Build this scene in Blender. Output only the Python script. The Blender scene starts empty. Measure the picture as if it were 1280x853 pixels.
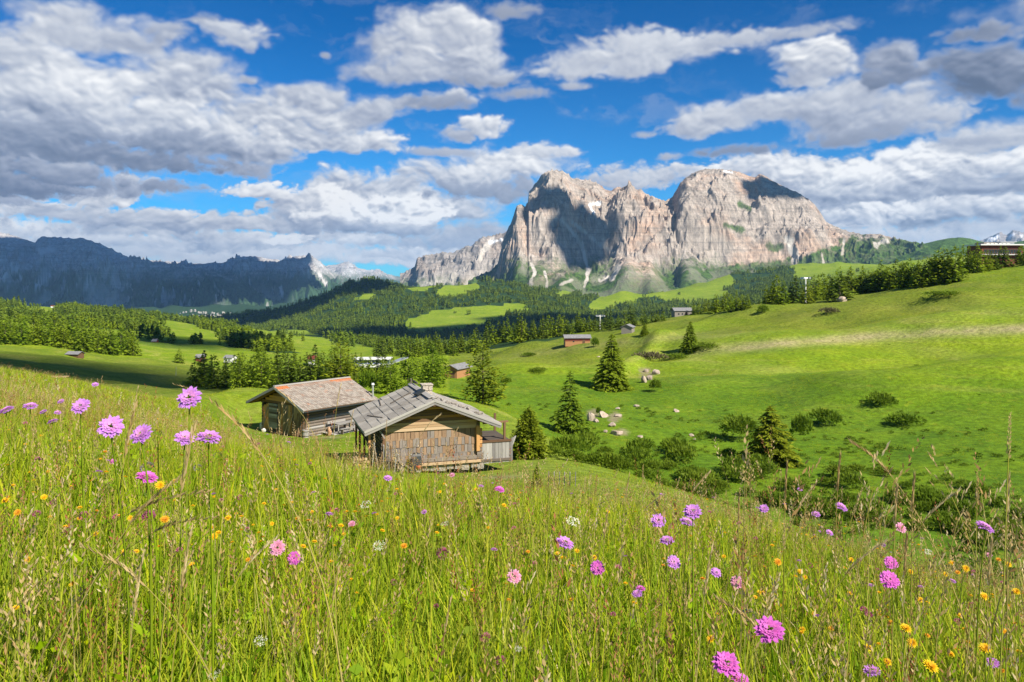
import bpy, bmesh, math, random
import numpy as np
from mathutils import Vector, Matrix, Euler

random.seed(7)
RNG = np.random.default_rng(11)
SC = bpy.context.scene
COL = SC.collection

# ------------------------------------------------------------------ camera
F, CX, HY = 995.0, 640.0, 350.0          # focal length, centre column and eye-level row of the 1280 px frame
cam_d = bpy.data.cameras.new('camera')
cam_d.sensor_width = 36.0
cam_d.lens = F * 36.0 / 1280.0
cam_d.shift_y = (HY - 426.5) / 1280.0
cam_d.clip_start = 0.05
cam_d.clip_end = 120000
cam = bpy.data.objects.new('camera', cam_d)
COL.objects.link(cam)
cam.location = (0, 0, 0)
cam.rotation_euler = (math.radians(90), 0, 0)
SC.camera = cam

# ------------------------------------------------------------------ light
SUN_AZ, SUN_EL = math.radians(134), math.radians(42)     # azimuth clockwise from the view direction (+Y)
SUN_DIR = Vector((math.sin(SUN_AZ) * math.cos(SUN_EL), math.cos(SUN_AZ) * math.cos(SUN_EL), math.sin(SUN_EL)))
sun_d = bpy.data.lights.new('sun', 'SUN')
sun_d.energy = 5.0
sun_d.angle = math.radians(0.6)
sun_d.color = (1.0, 0.92, 0.78)
sun = bpy.data.objects.new('sun', sun_d)
COL.objects.link(sun)
sun.rotation_euler = SUN_DIR.to_track_quat('Z', 'Y').to_euler()
sun.location = (0, 0, 50)

SC.view_settings.view_transform = 'Standard'
SC.view_settings.look = 'None'
SC.view_settings.gamma = 1
SC.view_settings.use_curve_mapping = False
SC.view_settings.exposure = 0.8
SC.cycles.max_bounces = 7
SC.cycles.diffuse_bounces = 3
SC.cycles.transmission_bounces = 4
SC.cycles.transparent_max_bounces = 6
SC.cycles.volume_bounces = 0
SC.cycles.use_fast_gi = False
SC.render.use_persistent_data = False


class NT:
    """small node-tree writer"""
    def __init__(self, tree):
        self.t = tree
        self.n = tree.nodes
        self.l = tree.links

    def add(self, typ, **kw):
        nd = self.n.new(typ)
        ins = kw.pop('ins', {})
        for k, v in kw.items():
            setattr(nd, k, v)
        for k, v in ins.items():
            s = nd.inputs[k]
            if isinstance(v, bpy.types.NodeSocket):
                self.l.new(v, s)
            else:
                s.default_value = v
        return nd

    def math(self, op, a, b=None, c=None, clamp=False):
        nd = self.n.new('ShaderNodeMath')
        nd.operation = op
        nd.use_clamp = clamp
        for i, v in enumerate((a, b, c)):
            if v is None:
                continue
            if isinstance(v, bpy.types.NodeSocket):
                self.l.new(v, nd.inputs[i])
            else:
                nd.inputs[i].default_value = v
        return nd.outputs[0]

    def vmath(self, op, a, b=None, c=None):
        nd = self.n.new('ShaderNodeVectorMath')
        nd.operation = op
        for i, v in enumerate((a, b, c)):
            if v is None:
                continue
            if isinstance(v, bpy.types.NodeSocket):
                self.l.new(v, nd.inputs[i])
            else:
                nd.inputs[i].default_value = v
        return nd.outputs['Value'] if op in ('DOT_PRODUCT', 'LENGTH', 'DISTANCE') else nd.outputs['Vector']

    def mix(self, f, a, b, typ='MIX'):
        nd = self.n.new('ShaderNodeMix')
        nd.data_type = 'RGBA'
        nd.blend_type = typ
        nd.clamp_factor = True
        for k, v in ((0, f), (6, a), (7, b)):
            if isinstance(v, bpy.types.NodeSocket):
                self.l.new(v, nd.inputs[k])
            elif k == 0:
                nd.inputs[0].default_value = v
            else:
                nd.inputs[k].default_value = (*v[:3], 1)
        return nd.outputs[2]

    def ramp(self, f, stops, interp='LINEAR'):
        nd = self.n.new('ShaderNodeValToRGB')
        cr = nd.color_ramp
        cr.interpolation = interp
        while len(cr.elements) < len(stops):
            cr.elements.new(0.5)
        for e, (p, c) in zip(cr.elements, stops):
            e.position = p
            e.color = (*c[:3], 1) if hasattr(c, '__len__') else (c, c, c, 1)
        self.l.new(f, nd.inputs[0])
        return nd.outputs[0]

    def noise(self, vec, scale, detail=4, rough=0.55, dist=0.0, dims='3D'):
        nd = self.n.new('ShaderNodeTexNoise')
        nd.noise_dimensions = dims
        if vec is not None:
            self.l.new(vec, nd.inputs['Vector'])
        nd.inputs['Scale'].default_value = scale
        nd.inputs['Detail'].default_value = detail
        nd.inputs['Roughness'].default_value = rough
        nd.inputs['Distortion'].default_value = dist
        return nd.outputs['Fac']

    def smooth(self, v, lo, hi, a=0.0, b=1.0):
        nd = self.n.new('ShaderNodeMapRange')
        nd.interpolation_type = 'SMOOTHSTEP'
        self.l.new(v, nd.inputs[0])
        for i, x in enumerate((lo, hi, a, b)):
            if isinstance(x, bpy.types.NodeSocket):
                self.l.new(x, nd.inputs[i + 1])
            else:
                nd.inputs[i + 1].default_value = x
        return nd.outputs[0]


# ------------------------------------------------------------------ numeric helpers
def _hash(ix, iy, seed):
    h = (ix.astype(np.int64) * 374761393 + iy.astype(np.int64) * 668265263 + seed * 974711) & 0xffffffff
    h = ((h ^ (h >> 13)) * 1274126177) & 0xffffffff
    return ((h ^ (h >> 16)) & 0xffffffff)


def perlin(x, y, seed=0):
    x = np.asarray(x, float); y = np.asarray(y, float)
    ix = np.floor(x); iy = np.floor(y)
    fx = x - ix; fy = y - iy
    u = fx * fx * fx * (fx * (fx * 6 - 15) + 10); v = fy * fy * fy * (fy * (fy * 6 - 15) + 10)
    r = 0
    for dx in (0, 1):
        for dy in (0, 1):
            a = _hash(ix + dx, iy + dy, seed) * (2 * math.pi / 4294967296.0)
            g = np.cos(a) * (fx - dx) + np.sin(a) * (fy - dy)
            r = r + g * (u if dx else 1 - u) * (v if dy else 1 - v)
    return r * 1.5


def fbm(x, y, octv=4, seed=0, gain=0.5, lac=2.03):
    s = 0; a = 1; n = 0
    for i in range(octv):
        s = s + a * perlin(x, y, seed + i * 17); n += a
        x = x * lac + 3.7; y = y * lac + 1.3; a *= gain
    return s / n


def ridged(x, y, octv=5, seed=0, gain=0.5, lac=2.05):
    s = 0; a = 1; n = 0; w = 1
    for i in range(octv):
        r = (1 - np.abs(perlin(x, y, seed + i * 31)) * 1.6)
        r = np.clip(r, 0, 1) ** 2 * w
        w = np.clip(r * 1.6, 0, 1)
        s = s + a * r; n += a
        x = x * lac + 5.1; y = y * lac + 2.9; a *= gain
    return s / n


def pchip(xk, yk, x):
    """monotone cubic through (xk, yk)"""
    xk = np.asarray(xk, float); yk = np.asarray(yk, float)
    h = np.diff(xk); d = np.diff(yk) / h
    m = np.zeros_like(yk)
    for i in range(1, len(xk) - 1):
        if d[i - 1] * d[i] > 0:
            w1 = 2 * h[i] + h[i - 1]; w2 = h[i] + 2 * h[i - 1]
            m[i] = (w1 + w2) / (w1 / d[i - 1] + w2 / d[i])
    m[0] = d[0]; m[-1] = d[-1]
    x = np.clip(x, xk[0], xk[-1])
    i = np.clip(np.searchsorted(xk, x, side='right') - 1, 0, len(h) - 1)
    t = (x - xk[i]) / h[i]
    return ((2 * t**3 - 3 * t**2 + 1) * yk[i] + (t**3 - 2 * t**2 + t) * h[i] * m[i]
            + (-2 * t**3 + 3 * t**2) * yk[i + 1] + (t**3 - t**2) * h[i] * m[i + 1])


def sstep(x, a, b):
    t = np.clip((np.asarray(x, float) - a) / (b - a), 0, 1)
    return t * t * (3 - 2 * t)



# ------------------------------------------------------------------ clouds
def cloud_maps(NX=2400, NY=860):
    """brightness and cover of the clouds on an azimuth/elevation grid, finer where the view is;
    every cloud is shaded by itself (lit from the sun's side, grey base) and laid over those farther off"""
    def inv_u(u):
        s = u * 2 - 1
        a = np.abs(s)
        return np.sign(s) * np.where(a < 0.8, a / 0.8 * 38.0, 38.0 + (a - 0.8) / 0.2 * 142.0)
    def inv_v(v):
        return np.where(v < 0.8, v / 0.8 * 23.0, 23.0 + (v - 0.8) / 0.2 * 67.0)
    az = inv_u((np.arange(NX) + .5) / NX)
    el = inv_v((np.arange(NY) + .5) / NY)
    A, E = np.meshgrid(az, el)
    w1 = fbm(A / 5.0, E / 3.6, 5, 301, 0.55); w2 = fbm(A / 5.0 + 9, E / 3.6, 5, 302, 0.55)
    # shared billow relief, in three sizes
    def billow(f, seed, octv):
        b = 0; amp = 1; tot = 0
        a0, e0 = A + 0.8 * w1, E + 0.6 * w2
        for i in range(octv):
            n = perlin(a0 * f * 0.8 + 3.1 * i, e0 * f * 1.25 + 1.7 * i, seed + i)
            b = b + amp * (np.abs(n) * 1.5 - 0.33 + n * 0.35); tot += amp; amp *= 0.58; f *= 2.03
        return b / tot * 2.0
    B1 = billow(0.24, 321, 7); B2 = billow(0.75, 341, 5)
    S1 = billow(0.24, 321, 4); S2 = billow(0.75, 341, 2)
    def grad(B, sx, sy):
        R = np.zeros_like(B); R[:-sy] = B[:-sy] - np.roll(B, -sx, 1)[sy:]
        return R
    R1 = grad(S1, 7, 14); R2 = grad(S2, 3, 6)
    px = lambda x, y: (math.degrees(math.atan((x - CX) / F)), math.degrees(math.atan((HY - y) / F * math.cos(math.atan((x - CX) / F)))))
    k = 57.3 / F * 0.95
    out = list(CLOUDS)
    rr = np.random.default_rng(5)
    # the same kind of sky goes on all round and overhead
    for i in range(150):
        a = rr.uniform(-180, 180); e = 90 * (1 - rr.uniform(0, 1) ** 0.5) if i % 2 else rr.uniform(1, 16)
        if abs(a) < 36 and e < 23: continue
        s = rr.uniform(0.6, 1.5) * (0.35 + e / 18)
        s = min(s, 2.2)
        out.append(((a, e), None, 60 * s, 22 * s, rr.uniform(.45, .9), rr.uniform(.4, .6), rr.uniform(.3, .8)))
    L = np.full_like(A, 0.6); AL = np.zeros_like(A)
    dwn = (E[1, 0] - E[0, 0])
    for q, (x, y, rx, ry, br, ct, soft) in enumerate(out):
        c = x if y is None else px(x, y)
        gx, gy = rx * k * 1.25, ry * k * 1.25
        i0, i1 = np.searchsorted(el, [c[1] - gy * 2.2 - .6, c[1] + gy * 2.2 + .6])
        j0, j1 = np.searchsorted(az, [c[0] - gx * 2.2 - 1.0, c[0] + gx * 2.2 + 1.0])
        if i1 <= i0 or j1 <= j0: continue
        sl = (slice(i0, i1), slice(j0, j1))
        a, e = A[sl], E[sl]
        wsc = min(1.0, ry / 30.0)
        U = (a + 2.4 * wsc * w1[sl] - c[0]) / gx
        V = (e + 1.5 * wsc * w2[sl] - c[1]) / gy
        Vb = np.where(V < 0, V * (1.55 - 0.3 * soft), V)
        r2 = (np.abs(U) ** 2.2 + np.abs(Vb) ** 2.2)
        sh = 1.0 - r2 ** 0.7
        f = 0.30 * 30 / max(ry, 8)
        n = B1[sl] if ry > 16 else B2[sl]
        D = sh + (0.60 - 0.18 * soft) * n + (0.26 - 0.20 * soft) * B2[sl] * (1 if ry > 16 else .5) - 0.03
        al = sstep(D, -0.10, 0.24 + 0.95 * soft) * (1 - 0.25 * soft * (1 - sstep(D, 0.2, 0.8)))
        up = np.clip(V * 0.75 + 0.22 * U, -1.3, 1.3)
        l = br - 0.07 + ct * (0.36 * up) + R1[sl] * ct * 0.44 * (1.05 - soft) + R2[sl] * ct * 0.26 * (0.95 - soft)
        # thin margins take on light
        l = l + 0.14 * (1 - sstep(D, 0.05, 0.55)) * (1 if br > .35 else .4)
        l = np.clip(l, 0.02, 1.0)
        L[sl] = L[sl] * (1 - al) + l * al
        AL[sl] = AL[sl] + (1 - AL[sl]) * al
    wisp = sstep(fbm(A / 8 + 1.2 * w1, E / 2.6 + w2 * .8, 6, 351), 0.05, 0.55) * (0.35 + 0.4 * sstep(fbm(A / 20, E / 10, 2, 361), -.1, .3))
    def soften(a, r):
        for ax in (0, 1):
            pad = [(r + 1, r) if i == ax else (0, 0) for i in (0, 1)]
            c = np.cumsum(np.pad(a, pad, mode='edge'), axis=ax)
            m_ = a.shape[ax]
            a = (np.take(c, np.arange(2 * r + 1, 2 * r + 1 + m_), axis=ax) - np.take(c, np.arange(0, m_), axis=ax)) / (2 * r + 1)
        return a
    hi = sstep(E, 6, 14)
    AL = AL * (1 - hi) + soften(AL, 2) * hi
    L = L * (1 - hi) + soften(L, 2) * hi
    return L, AL, np.clip(wisp, 0, 1)


CLOUDS = [  # column, row, half-width, half-height in the frame, brightness, contrast, softness - from the farthest to the nearest
    # lowest bank along the horizon
    (40, 306, 40, 9, .95, .8, .3), (120, 300, 50, 9, .92, .8, .3), (210, 306, 46, 9, .95, .8, .3), (290, 309, 40, 8, .98, .8, .3), (400, 316, 46, 9, 1.0, .8, .3), (540, 318, 44, 8, .98, .8, .4),
    (100, 318, 160, 18, 0.87, 0.46, 0.72), (330, 322, 160, 18, 0.87, 0.46, 0.72), (560, 318, 120, 22, 0.75, 0.46, 0.72), (1150, 302, 160, 16, 0.87, 0.46, 0.72), (1300, 300, 100, 16, 0.87, 0.46, 0.72), (900, 300, 200, 14, 0.73, 0.34, 0.80),
    (60, 292, 90, 14, 0.93, 0.69, 0.40), (250, 318, 140, 12, 0.85, 0.46, 0.64), (480, 326, 90, 10, 0.93, 0.46, 0.64), (300, 303, 120, 13, 0.75, 0.69, 0.40), (440, 300, 80, 14, 0.79, 0.69, 0.32),
    (180, 288, 110, 14, 0.71, 0.69, 0.48), (560, 300, 70, 22, 0.63, 0.57, 0.64), (380, 284, 70, 14, 0.65, 0.69, 0.40), (360, 300, 22, 9, 0.99, 0.80, 0.16), (247, 307, 16, 6, 0.55, 0.23, 0.32), (500, 318, 60, 10, 0.83, 0.57, 0.56), (130, 305, 90, 10, 0.79, 0.57, 0.56),
    (610, 290, 40, 18, 0.61, 0.57, 0.64), (1170, 290, 130, 12, 0.85, 0.46, 0.64), (1050, 282, 80, 12, 0.83, 0.57, 0.48), (1260, 285, 70, 12, 0.79, 0.46, 0.56),
    # middle rank
    (300, 280, 150, 14, 0.73, 0.69, 0.40), (210, 278, 80, 12, 0.65, 0.69, 0.40), (30, 262, 50, 12, 0.91, 0.92, 0.24), (90, 268, 70, 12, 0.68, 0.57, 0.48), (200, 268, 50, 8, 0.79, 0.57, 0.40),
    (540, 262, 80, 24, 0.63, 0.69, 0.40), (450, 245, 70, 26, 0.64, .8, .3), (398, 262, 56, 24, 0.69, 0.80, 0.32), (430, 268, 50, 26, 0.99, 1.15, 0.12), (500, 270, 46, 22, 1.02, 1.15, 0.12), (372, 252, 34, 14, 0.76, .8, .3), (470, 286, 90, 12, 0.59, 0.57, 0.40),
    (322, 238, 38, 10, 0.90, .8, .25), (118, 248, 40, 13, 0.80, .8, .25), (12, 252, 28, 10, 0.56, .5, .5), (60, 236, 50, 12, 0.51, .6, .4), (160, 232, 40, 14, 0.60, .7, .4), (215, 233, 34, 8, 0.42, .4, .5),
    (640, 205, 74, 20, 0.82, .9, .45), (570, 222, 74, 22, 0.72, .9, .45), (620, 238, 90, 16, 0.46, .5, .6), (676, 190, 40, 10, .78, .6, .5), (555, 190, 40, 7, .60, .3, .9),
    (810, 222, 82, 16, 0.72, .7, .5), (770, 232, 50, 12, 0.64, .5, .6), (900, 215, 70, 12, 0.76, .7, .5), (960, 206, 70, 16, 0.82, .8, .4), (1010, 215, 90, 20, 0.72, .9, .35), (1000, 240, 90, 20, 0.56, .6, .5),
    (1100, 262, 130, 24, 0.63, 0.80, 0.36), (1240, 262, 110, 26, 0.61, 0.80, 0.36), (1060, 225, 60, 22, 0.82, 1.0, .25), (1130, 218, 70, 24, 0.92, 1.0, .25), (1180, 238, 80, 22, 0.66, .9, .35), (1090, 244, 80, 16, 0.58, .8, .4),
    (1200, 210, 40, 16, 0.98, 1.0, .2), (1245, 205, 44, 16, 0.94, 1.0, .25), (1150, 262, 70, 12, 0.75, 1.03, 0.28), (1290, 222, 60, 22, 0.62, .9, .4), (1240, 235, 60, 14, 0.52, .6, .4), (1260, 262, 60, 14, 0.73, 0.92, 0.32), (1060, 275, 60, 10, 0.79, 0.92, 0.32),
    # upper right
    (1275, 168, 62, 22, .70, .5, .6), (1215, 176, 40, 8, .55, .3, .9), (900, 150, 66, 20, .70, .6, .45), (865, 160, 36, 12, .66, .5, .5), (960, 142, 70, 20, .70, .6, .5), (1040, 142, 80, 26, .62, .6, .55), (1110, 148, 70, 30, .58, .6, .5), (1170, 142, 46, 13, .68, .5, .6), (1080, 170, 60, 12, .42, .3, .7), (925, 188, 50, 8, .34, .2, .8), (838, 196, 18, 6, .60, .3, .8), (805, 168, 14, 5, .6, .3, .8),
    (1020, 84, 38, 25, .72, .8, .3), (1005, 98, 34, 14, .60, .6, .5), (1035, 72, 22, 12, .78, .7, .3), (1112, 76, 30, 20, .42, .6, .35), (1130, 96, 40, 16, .32, .5, .4), (1165, 82, 20, 8, .60, .4, .6), (1110, 100, 34, 16, .30, .4, .5),
    (1228, 42, 34, 10, .30, .4, .5), (1236, 92, 46, 28, .22, .7, .35), (1262, 84, 34, 22, .26, .7, .4), (1230, 110, 44, 18, .12, .5, .4), (1330, 90, 60, 30, .3, .6, .5),
    (720, 88, 56, 14, .72, .5, .6), (770, 76, 76, 18, .72, .6, .55), (820, 70, 80, 20, .74, .6, .5), (870, 56, 80, 15, .74, .6, .6), (935, 48, 60, 11, .66, .4, .7), (1010, 40, 56, 9, .60, .4, .8), (800, 52, 60, 14, .76, .5, .6), (720, 108, 24, 5, .6, .3, .8),
    # upper middle
    (600, 160, 34, 13, .82, .8, .4), (575, 168, 22, 10, .60, .6, .5), (640, 14, 40, 12, .45, .3, .9), (650, 120, 46, 9, .50, .3, .9),
    (530, 34, 62, 22, .70, .7, .5), (575, 50, 54, 26, .66, .7, .5), (500, 60, 52, 24, .62, .6, .5), (560, 84, 76, 22, .58, .7, .5), (500, 92, 60, 18, .60, .6, .55), (600, 100, 52, 14, .52, .6, .6), (560, 126, 40, 9, .60, .7, .5), (530, 132, 60, 10, .42, .4, .6),
    # upper left
    (75, 26, 56, 18, .72, .5, .6), (120, 44, 60, 24, .66, .6, .55), (165, 56, 40, 14, .60, .5, .6), (212, 42, 26, 13, .55, .4, .7), (262, 28, 20, 9, .50, .3, .8), (300, 46, 38, 16, .68, .6, .6), (405, 70, 6, 4, .5, .3, .8), (60, 44, 40, 14, .62, .5, .6),
    # the great bank on the left, seen partly from beneath
    (430, 178, 66, 20, .72, .8, .4), (470, 180, 40, 12, .78, .8, .4), (420, 150, 60, 22, .60, .7, .5), (460, 140, 50, 20, .62, .6, .5), (380, 125, 46, 22, .60, .6, .5), (310, 100, 10, 6, .6, .5, .5),
    (300, 212, 40, 12, .52, .5, .6), (20, 75, 60, 34, .66, .6, .5), (70, 100, 70, 34, .64, .7, .5), (235, 92, 66, 26, .62, .6, .5), (190, 120, 70, 30, .66, .7, .5), (270, 118, 60, 22, .54, .6, .5),
    (330, 150, 90, 28, .66, .8, .45), (380, 172, 60, 20, .62, .8, .45), (-40, 140, 110, 60, .5, .6, .6), (20, 150, 80, 40, .50, .7, .5), (110, 140, 80, 36, .70, .8, .4), (150, 160, 60, 26, .60, .8, .45), (250, 165, 80, 26, .70, .8, .4), (280, 186, 80, 20, .50, .7, .45), (330, 188, 50, 16, .58, .8, .4),
    (30, 185, 100, 22, .34, .6, .5), (120, 196, 110, 20, .28, .5, .5), (200, 205, 80, 14, .30, .5, .5), (80, 165, 60, 16, .40, .6, .5), (20, 215, 90, 18, .30, .6, .5), (60, 212, 50, 9, .46, .6, .4), (0, 235, 60, 14, .26, .5, .5), (215, 180, 60, 16, .40, .6, .5), (90, 225, 40, 10, .34, .5, .4), (30, 147, 20, 6, .62, .6, .4),
]

# ------------------------------------------------------------------ world: physical sky with fair-weather clouds
def build_world():
    w = bpy.data.worlds.new('World')
    SC.world = w
    w.use_nodes = True
    w.node_tree.nodes.clear()
    T = NT(w.node_tree)
    out = T.add('ShaderNodeOutputWorld')
    bg = T.add('ShaderNodeBackground', ins={'Strength': 0.1})
    T.l.new(bg.outputs[0], out.inputs[0])
    sky = T.add('ShaderNodeTexSky', sky_type='NISHITA', sun_disc=False, sun_elevation=SUN_EL, sun_rotation=SUN_AZ,
                altitude=1900, air_density=1.0, dust_density=0.3, ozone_density=3.0)
    L, AL, W = cloud_maps()
    h, wd = L.shape
    img = bpy.data.images.new('cloud_field', wd, h, alpha=False, float_buffer=True, is_data=True)
    buf = np.ones((h, wd, 4), np.float32)
    buf[..., 0] = L; buf[..., 1] = AL; buf[..., 2] = W
    img.pixels.foreach_set(buf.ravel())
    img.pack()
    d = T.add('ShaderNodeTexCoord').outputs['Generated']
    sp = T.add('ShaderNodeSeparateXYZ', ins={0: d})
    az = T.math('MULTIPLY', T.math('ARCTAN2', sp.outputs[0], sp.outputs[1]), 57.29578)
    el = T.math('MULTIPLY', T.math('ARCSINE', sp.outputs[2]), 57.29578)
    s = T.math('ABSOLUTE', az)
    ua = T.math('MINIMUM', T.math('MULTIPLY', s, 0.8 / 38), T.math('MULTIPLY_ADD', s, 0.2 / 142, 0.8 - 38 * 0.2 / 142))
    u = T.math('MULTIPLY_ADD', T.math('MULTIPLY', ua, T.math('SIGN', az)), 0.5, 0.5)
    v = T.math('MINIMUM', T.math('MULTIPLY', T.math('MAXIMUM', el, 0.0), 0.8 / 23), T.math('MULTIPLY_ADD', el, 0.2 / 67, 0.8 - 23 * 0.2 / 67))
    uv = T.add('ShaderNodeCombineXYZ', ins={0: u, 1: v}).outputs[0]
    tex = T.add('ShaderNodeTexImage', image=img, extension='EXTEND', interpolation='Linear', ins={0: uv})
    sc = T.add('ShaderNodeSeparateColor', ins={0: tex.outputs[0]})
    ccol = T.ramp(sc.outputs[0], [(0.0, CLOUD_RAMP[0]), (0.25, CLOUD_RAMP[1]), (0.5, CLOUD_RAMP[2]), (0.75, CLOUD_RAMP[3]), (1.0, CLOUD_RAMP[4])])
    ccol = T.vmath('SCALE', ccol)
    ccol.node.inputs[3].default_value = CLOUD_GAIN
    # the blue deepens overhead, as the polarised high-mountain sky does
    up = T.smooth(sp.outputs[2], 0.0, 0.36)
    tint = T.mix(up, SKY_LOW, SKY_HIGH)
    skyc = T.mix(1.0, sky.outputs[0], tint, 'MULTIPLY')
    skyc = T.mix(T.math('MULTIPLY', sc.outputs[2], 0.30), skyc, ccol)
    col = T.mix(sc.outputs[1], skyc, ccol)
    T.l.new(col, bg.inputs[0])
    w.cycles.sampling_method = 'MANUAL'
    w.cycles.sample_map_resolution = 512


def lin(r, g, b):
    f = lambda c: (c / 255 / 12.92) if c <= 10 else ((c / 255 + 0.055) / 1.055) ** 2.4
    return (f(r), f(g), f(b))


CLOUD_RAMP = [lin(92, 106, 132), lin(130, 141, 164), lin(170, 178, 196), lin(213, 217, 225), lin(252, 252, 252)]
CLOUD_GAIN = 10.6 / 2 ** 0.8
SKY_LOW, SKY_HIGH = (0.12, 0.54, 0.82), (0.0, 0.31, 0.60)
build_world()


def tag(o, label=None, cat=None, group=None, kind=None):
    if label: o['label'] = label
    if cat: o['category'] = cat
    if group: o['group'] = group
    if kind: o['kind'] = kind
    return o


def empty(name, loc, rz=0.0):
    o = bpy.data.objects.new(name, None)
    o.empty_display_size = 0.2
    COL.objects.link(o)
    o.location = loc
    o.rotation_euler = (0, 0, rz)
    return o


def mesh_obj(name, verts, faces, mat=None, parent=None, smooth=False, link=True):
    me = bpy.data.meshes.new(name)
    if isinstance(verts, np.ndarray) and isinstance(faces, np.ndarray):
        me.vertices.add(len(verts)); me.vertices.foreach_set('co', verts.astype(np.float32).ravel())
        nf, k = faces.shape
        me.loops.add(nf * k); me.loops.foreach_set('vertex_index', faces.astype(np.int32).ravel())
        me.polygons.add(nf)
        me.polygons.foreach_set('loop_start', np.arange(0, nf * k, k, dtype=np.int32))
        me.update(calc_edges=True)
    else:
        me.from_pydata([tuple(v) for v in verts], [], [tuple(f) for f in faces])
        me.update()
    if smooth:
        me.polygons.foreach_set('use_smooth', np.ones(len(me.polygons), bool))
    mats = mat if isinstance(mat, (list, tuple)) else ([mat] if mat else [])
    for m in mats:
        me.materials.append(m)
    o = bpy.data.objects.new(name, me)
    if link:
        COL.objects.link(o)
    if parent is not None:
        o.parent = parent
    return o


def set_attr(o, name, arr):
    a = o.data.attributes.new(name, 'FLOAT', 'POINT')
    a.data.foreach_set('value', np.asarray(arr, np.float32))


def copy_thing(o, loc=None, rz=None, scale=None, label=None, group=None):
    def rec(s, parent):
        c = s.copy()
        COL.objects.link(c)
        if parent is not None:
            c.parent = parent
            c.matrix_parent_inverse = s.matrix_parent_inverse.copy()
        for ch in s.children:
            rec(ch, c)
        return c
    c = rec(o, None)
    if loc is not None: c.location = loc
    if rz is not None: c.rotation_euler = (o.rotation_euler[0], o.rotation_euler[1], rz)
    if scale is not None: c.scale = scale if hasattr(scale, '__len__') else (scale,) * 3
    if label: c['label'] = label
    if group: c['group'] = group
    return c


# ------------------------------------------------------------------ terrain: feature lines, each a (distance, frame row) pair per column
COLS = [-900, -300, 0, 150, 230, 300, 380, 450, 600, 750, 900, 1050, 1280, 1700, 2400]
LINES = [
    # nearest ridge profile
    [(9, 490), (9, 505), (9, 522), (9, 550), (10, 565), (12, 580), (12, 592), (12, 632), (12, 652), (12, 668), (12, 686), (8, 730), (5.8, 810), (5.6, 850), (5.6, 870)],
    [(14, 468), (14, 480), (13, 499), (14, 525), (18, 545), (25, 566), (25, 580), (28, 610), (25, 624), (22, 637), (18, 668), (11, 710), (6.6, 794), (6.3, 832), (6.3, 850)],
    [(19, 450), (18, 462), (17, 484), (20, 508), (28, 527), (43, 552), (41, 571), (45, 581), (40, 600), (32, 614), (24, 653), (14, 696), (7.4, 780), (7, 818), (7, 833)],
    [(24, 438), (22, 452), (21, 473), (27, 497), (40, 512), (67, 537), (65, 547), (66, 542), (60, 552), (43, 594), (30, 638), (17, 688), (8.2, 770), (7.7, 805), (7.7, 820)],
    [(30, 432), (28, 446), (27, 466), (36, 492), (60, 502), (93, 485), (93, 489), (92, 489), (86, 506), (56, 581), (36, 629), (20, 683), (9.2, 764), (8.5, 795), (8.5, 808)],
    # behind the crest, into the ravine
    [(60, 460), (60, 470), (62, 492), (72, 506), (98, 506), (122, 499), (122, 500), (114, 490), (110, 515), (70, 600), (50, 660), (35, 712), (20, 840), (16, 900), (16, 900)],
    [(120, 465), (120, 478), (120, 493), (130, 506), (140, 507), (150, 502), (150, 492), (140, 481), (130, 506), (92, 590), (75, 655), (65, 700), (60, 740), (60, 740), (60, 740)],
    # the far side rises
    [(180, 440), (180, 450), (180, 466), (180, 489), (190, 494), (190, 497), (190, 485), (180, 475), (160, 489), (115, 550), (95, 600), (90, 618), (90, 612), (90, 600), (90, 580)],
    [(250, 425), (250, 440), (250, 451), (250, 471), (250, 481), (250, 485), (250, 475), (250, 465), (200, 472), (150, 497), (130, 538), (130, 540), (125, 534), (120, 520), (120, 490)],
    [(350, 415), (350, 428), (350, 437), (350, 455), (350, 463), (350, 469), (350, 463), (330, 457), (260, 456), (210, 466), (185, 472), (180, 467), (175, 452), (170, 420), (170, 400)],
    [(500, 405), (500, 415), (500, 425), (500, 438), (500, 446), (500, 452), (500, 450), (450, 450), (360, 442), (300, 434), (260, 429), (240, 421), (230, 396), (230, 350), (230, 330)],
    [(800, 385), (800, 398), (800, 408), (800, 420), (800, 427), (800, 433), (800, 436), (700, 441), (480, 433), (430, 410), (380, 391), (350, 374), (320, 331), (310, 280), (310, 260)],
    [(1300, 375), (1300, 385), (1300, 395), (1300, 405), (1300, 412), (1300, 418), (1300, 424), (1200, 432), (800, 445), (700, 425), (600, 400), (550, 380), (480, 333), (480, 280), (480, 260)],
    [(2200, 365), (2200, 374), (2200, 381), (2200, 391), (2200, 402), (2200, 410), (2200, 421), (2200, 428), (2200, 435), (2200, 420), (2200, 396), (2200, 372), (2200, 334), (2200, 300), (2200, 290)],
    [(3000, 410), (3000, 415), (3000, 420), (3000, 420), (3000, 418), (3000, 416), (3000, 410), (3000, 406), (3000, 402), (3000, 396), (3000, 378), (3000, 352), (3000, 326), (3000, 300), (3000, 290)],
    [(4500, 412), (4500, 412), (4500, 412), (4500, 410), (4500, 404), (4500, 397), (4500, 379), (4500, 354), (4500, 356), (4500, 368), (4500, 352), (4500, 330), (4500, 316), (4500, 310), (4500, 300)],
    [(6000, 402), (6000, 402), (6000, 402), (6000, 402), (6000, 402), (6000, 400), (6000, 392), (6000, 378), (6000, 372), (6000, 372), (6000, 360), (6000, 340), (6000, 325), (6000, 320), (6000, 310)],
    [(9000, 384)] * 8 + [(9000, 382), (9000, 378), (9000, 370), (9000, 355), (9000, 345), (9000, 345), (9000, 345)],
    [(60000, 356)] * 15,
]
EYE = 0.74
NEAR = []
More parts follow.
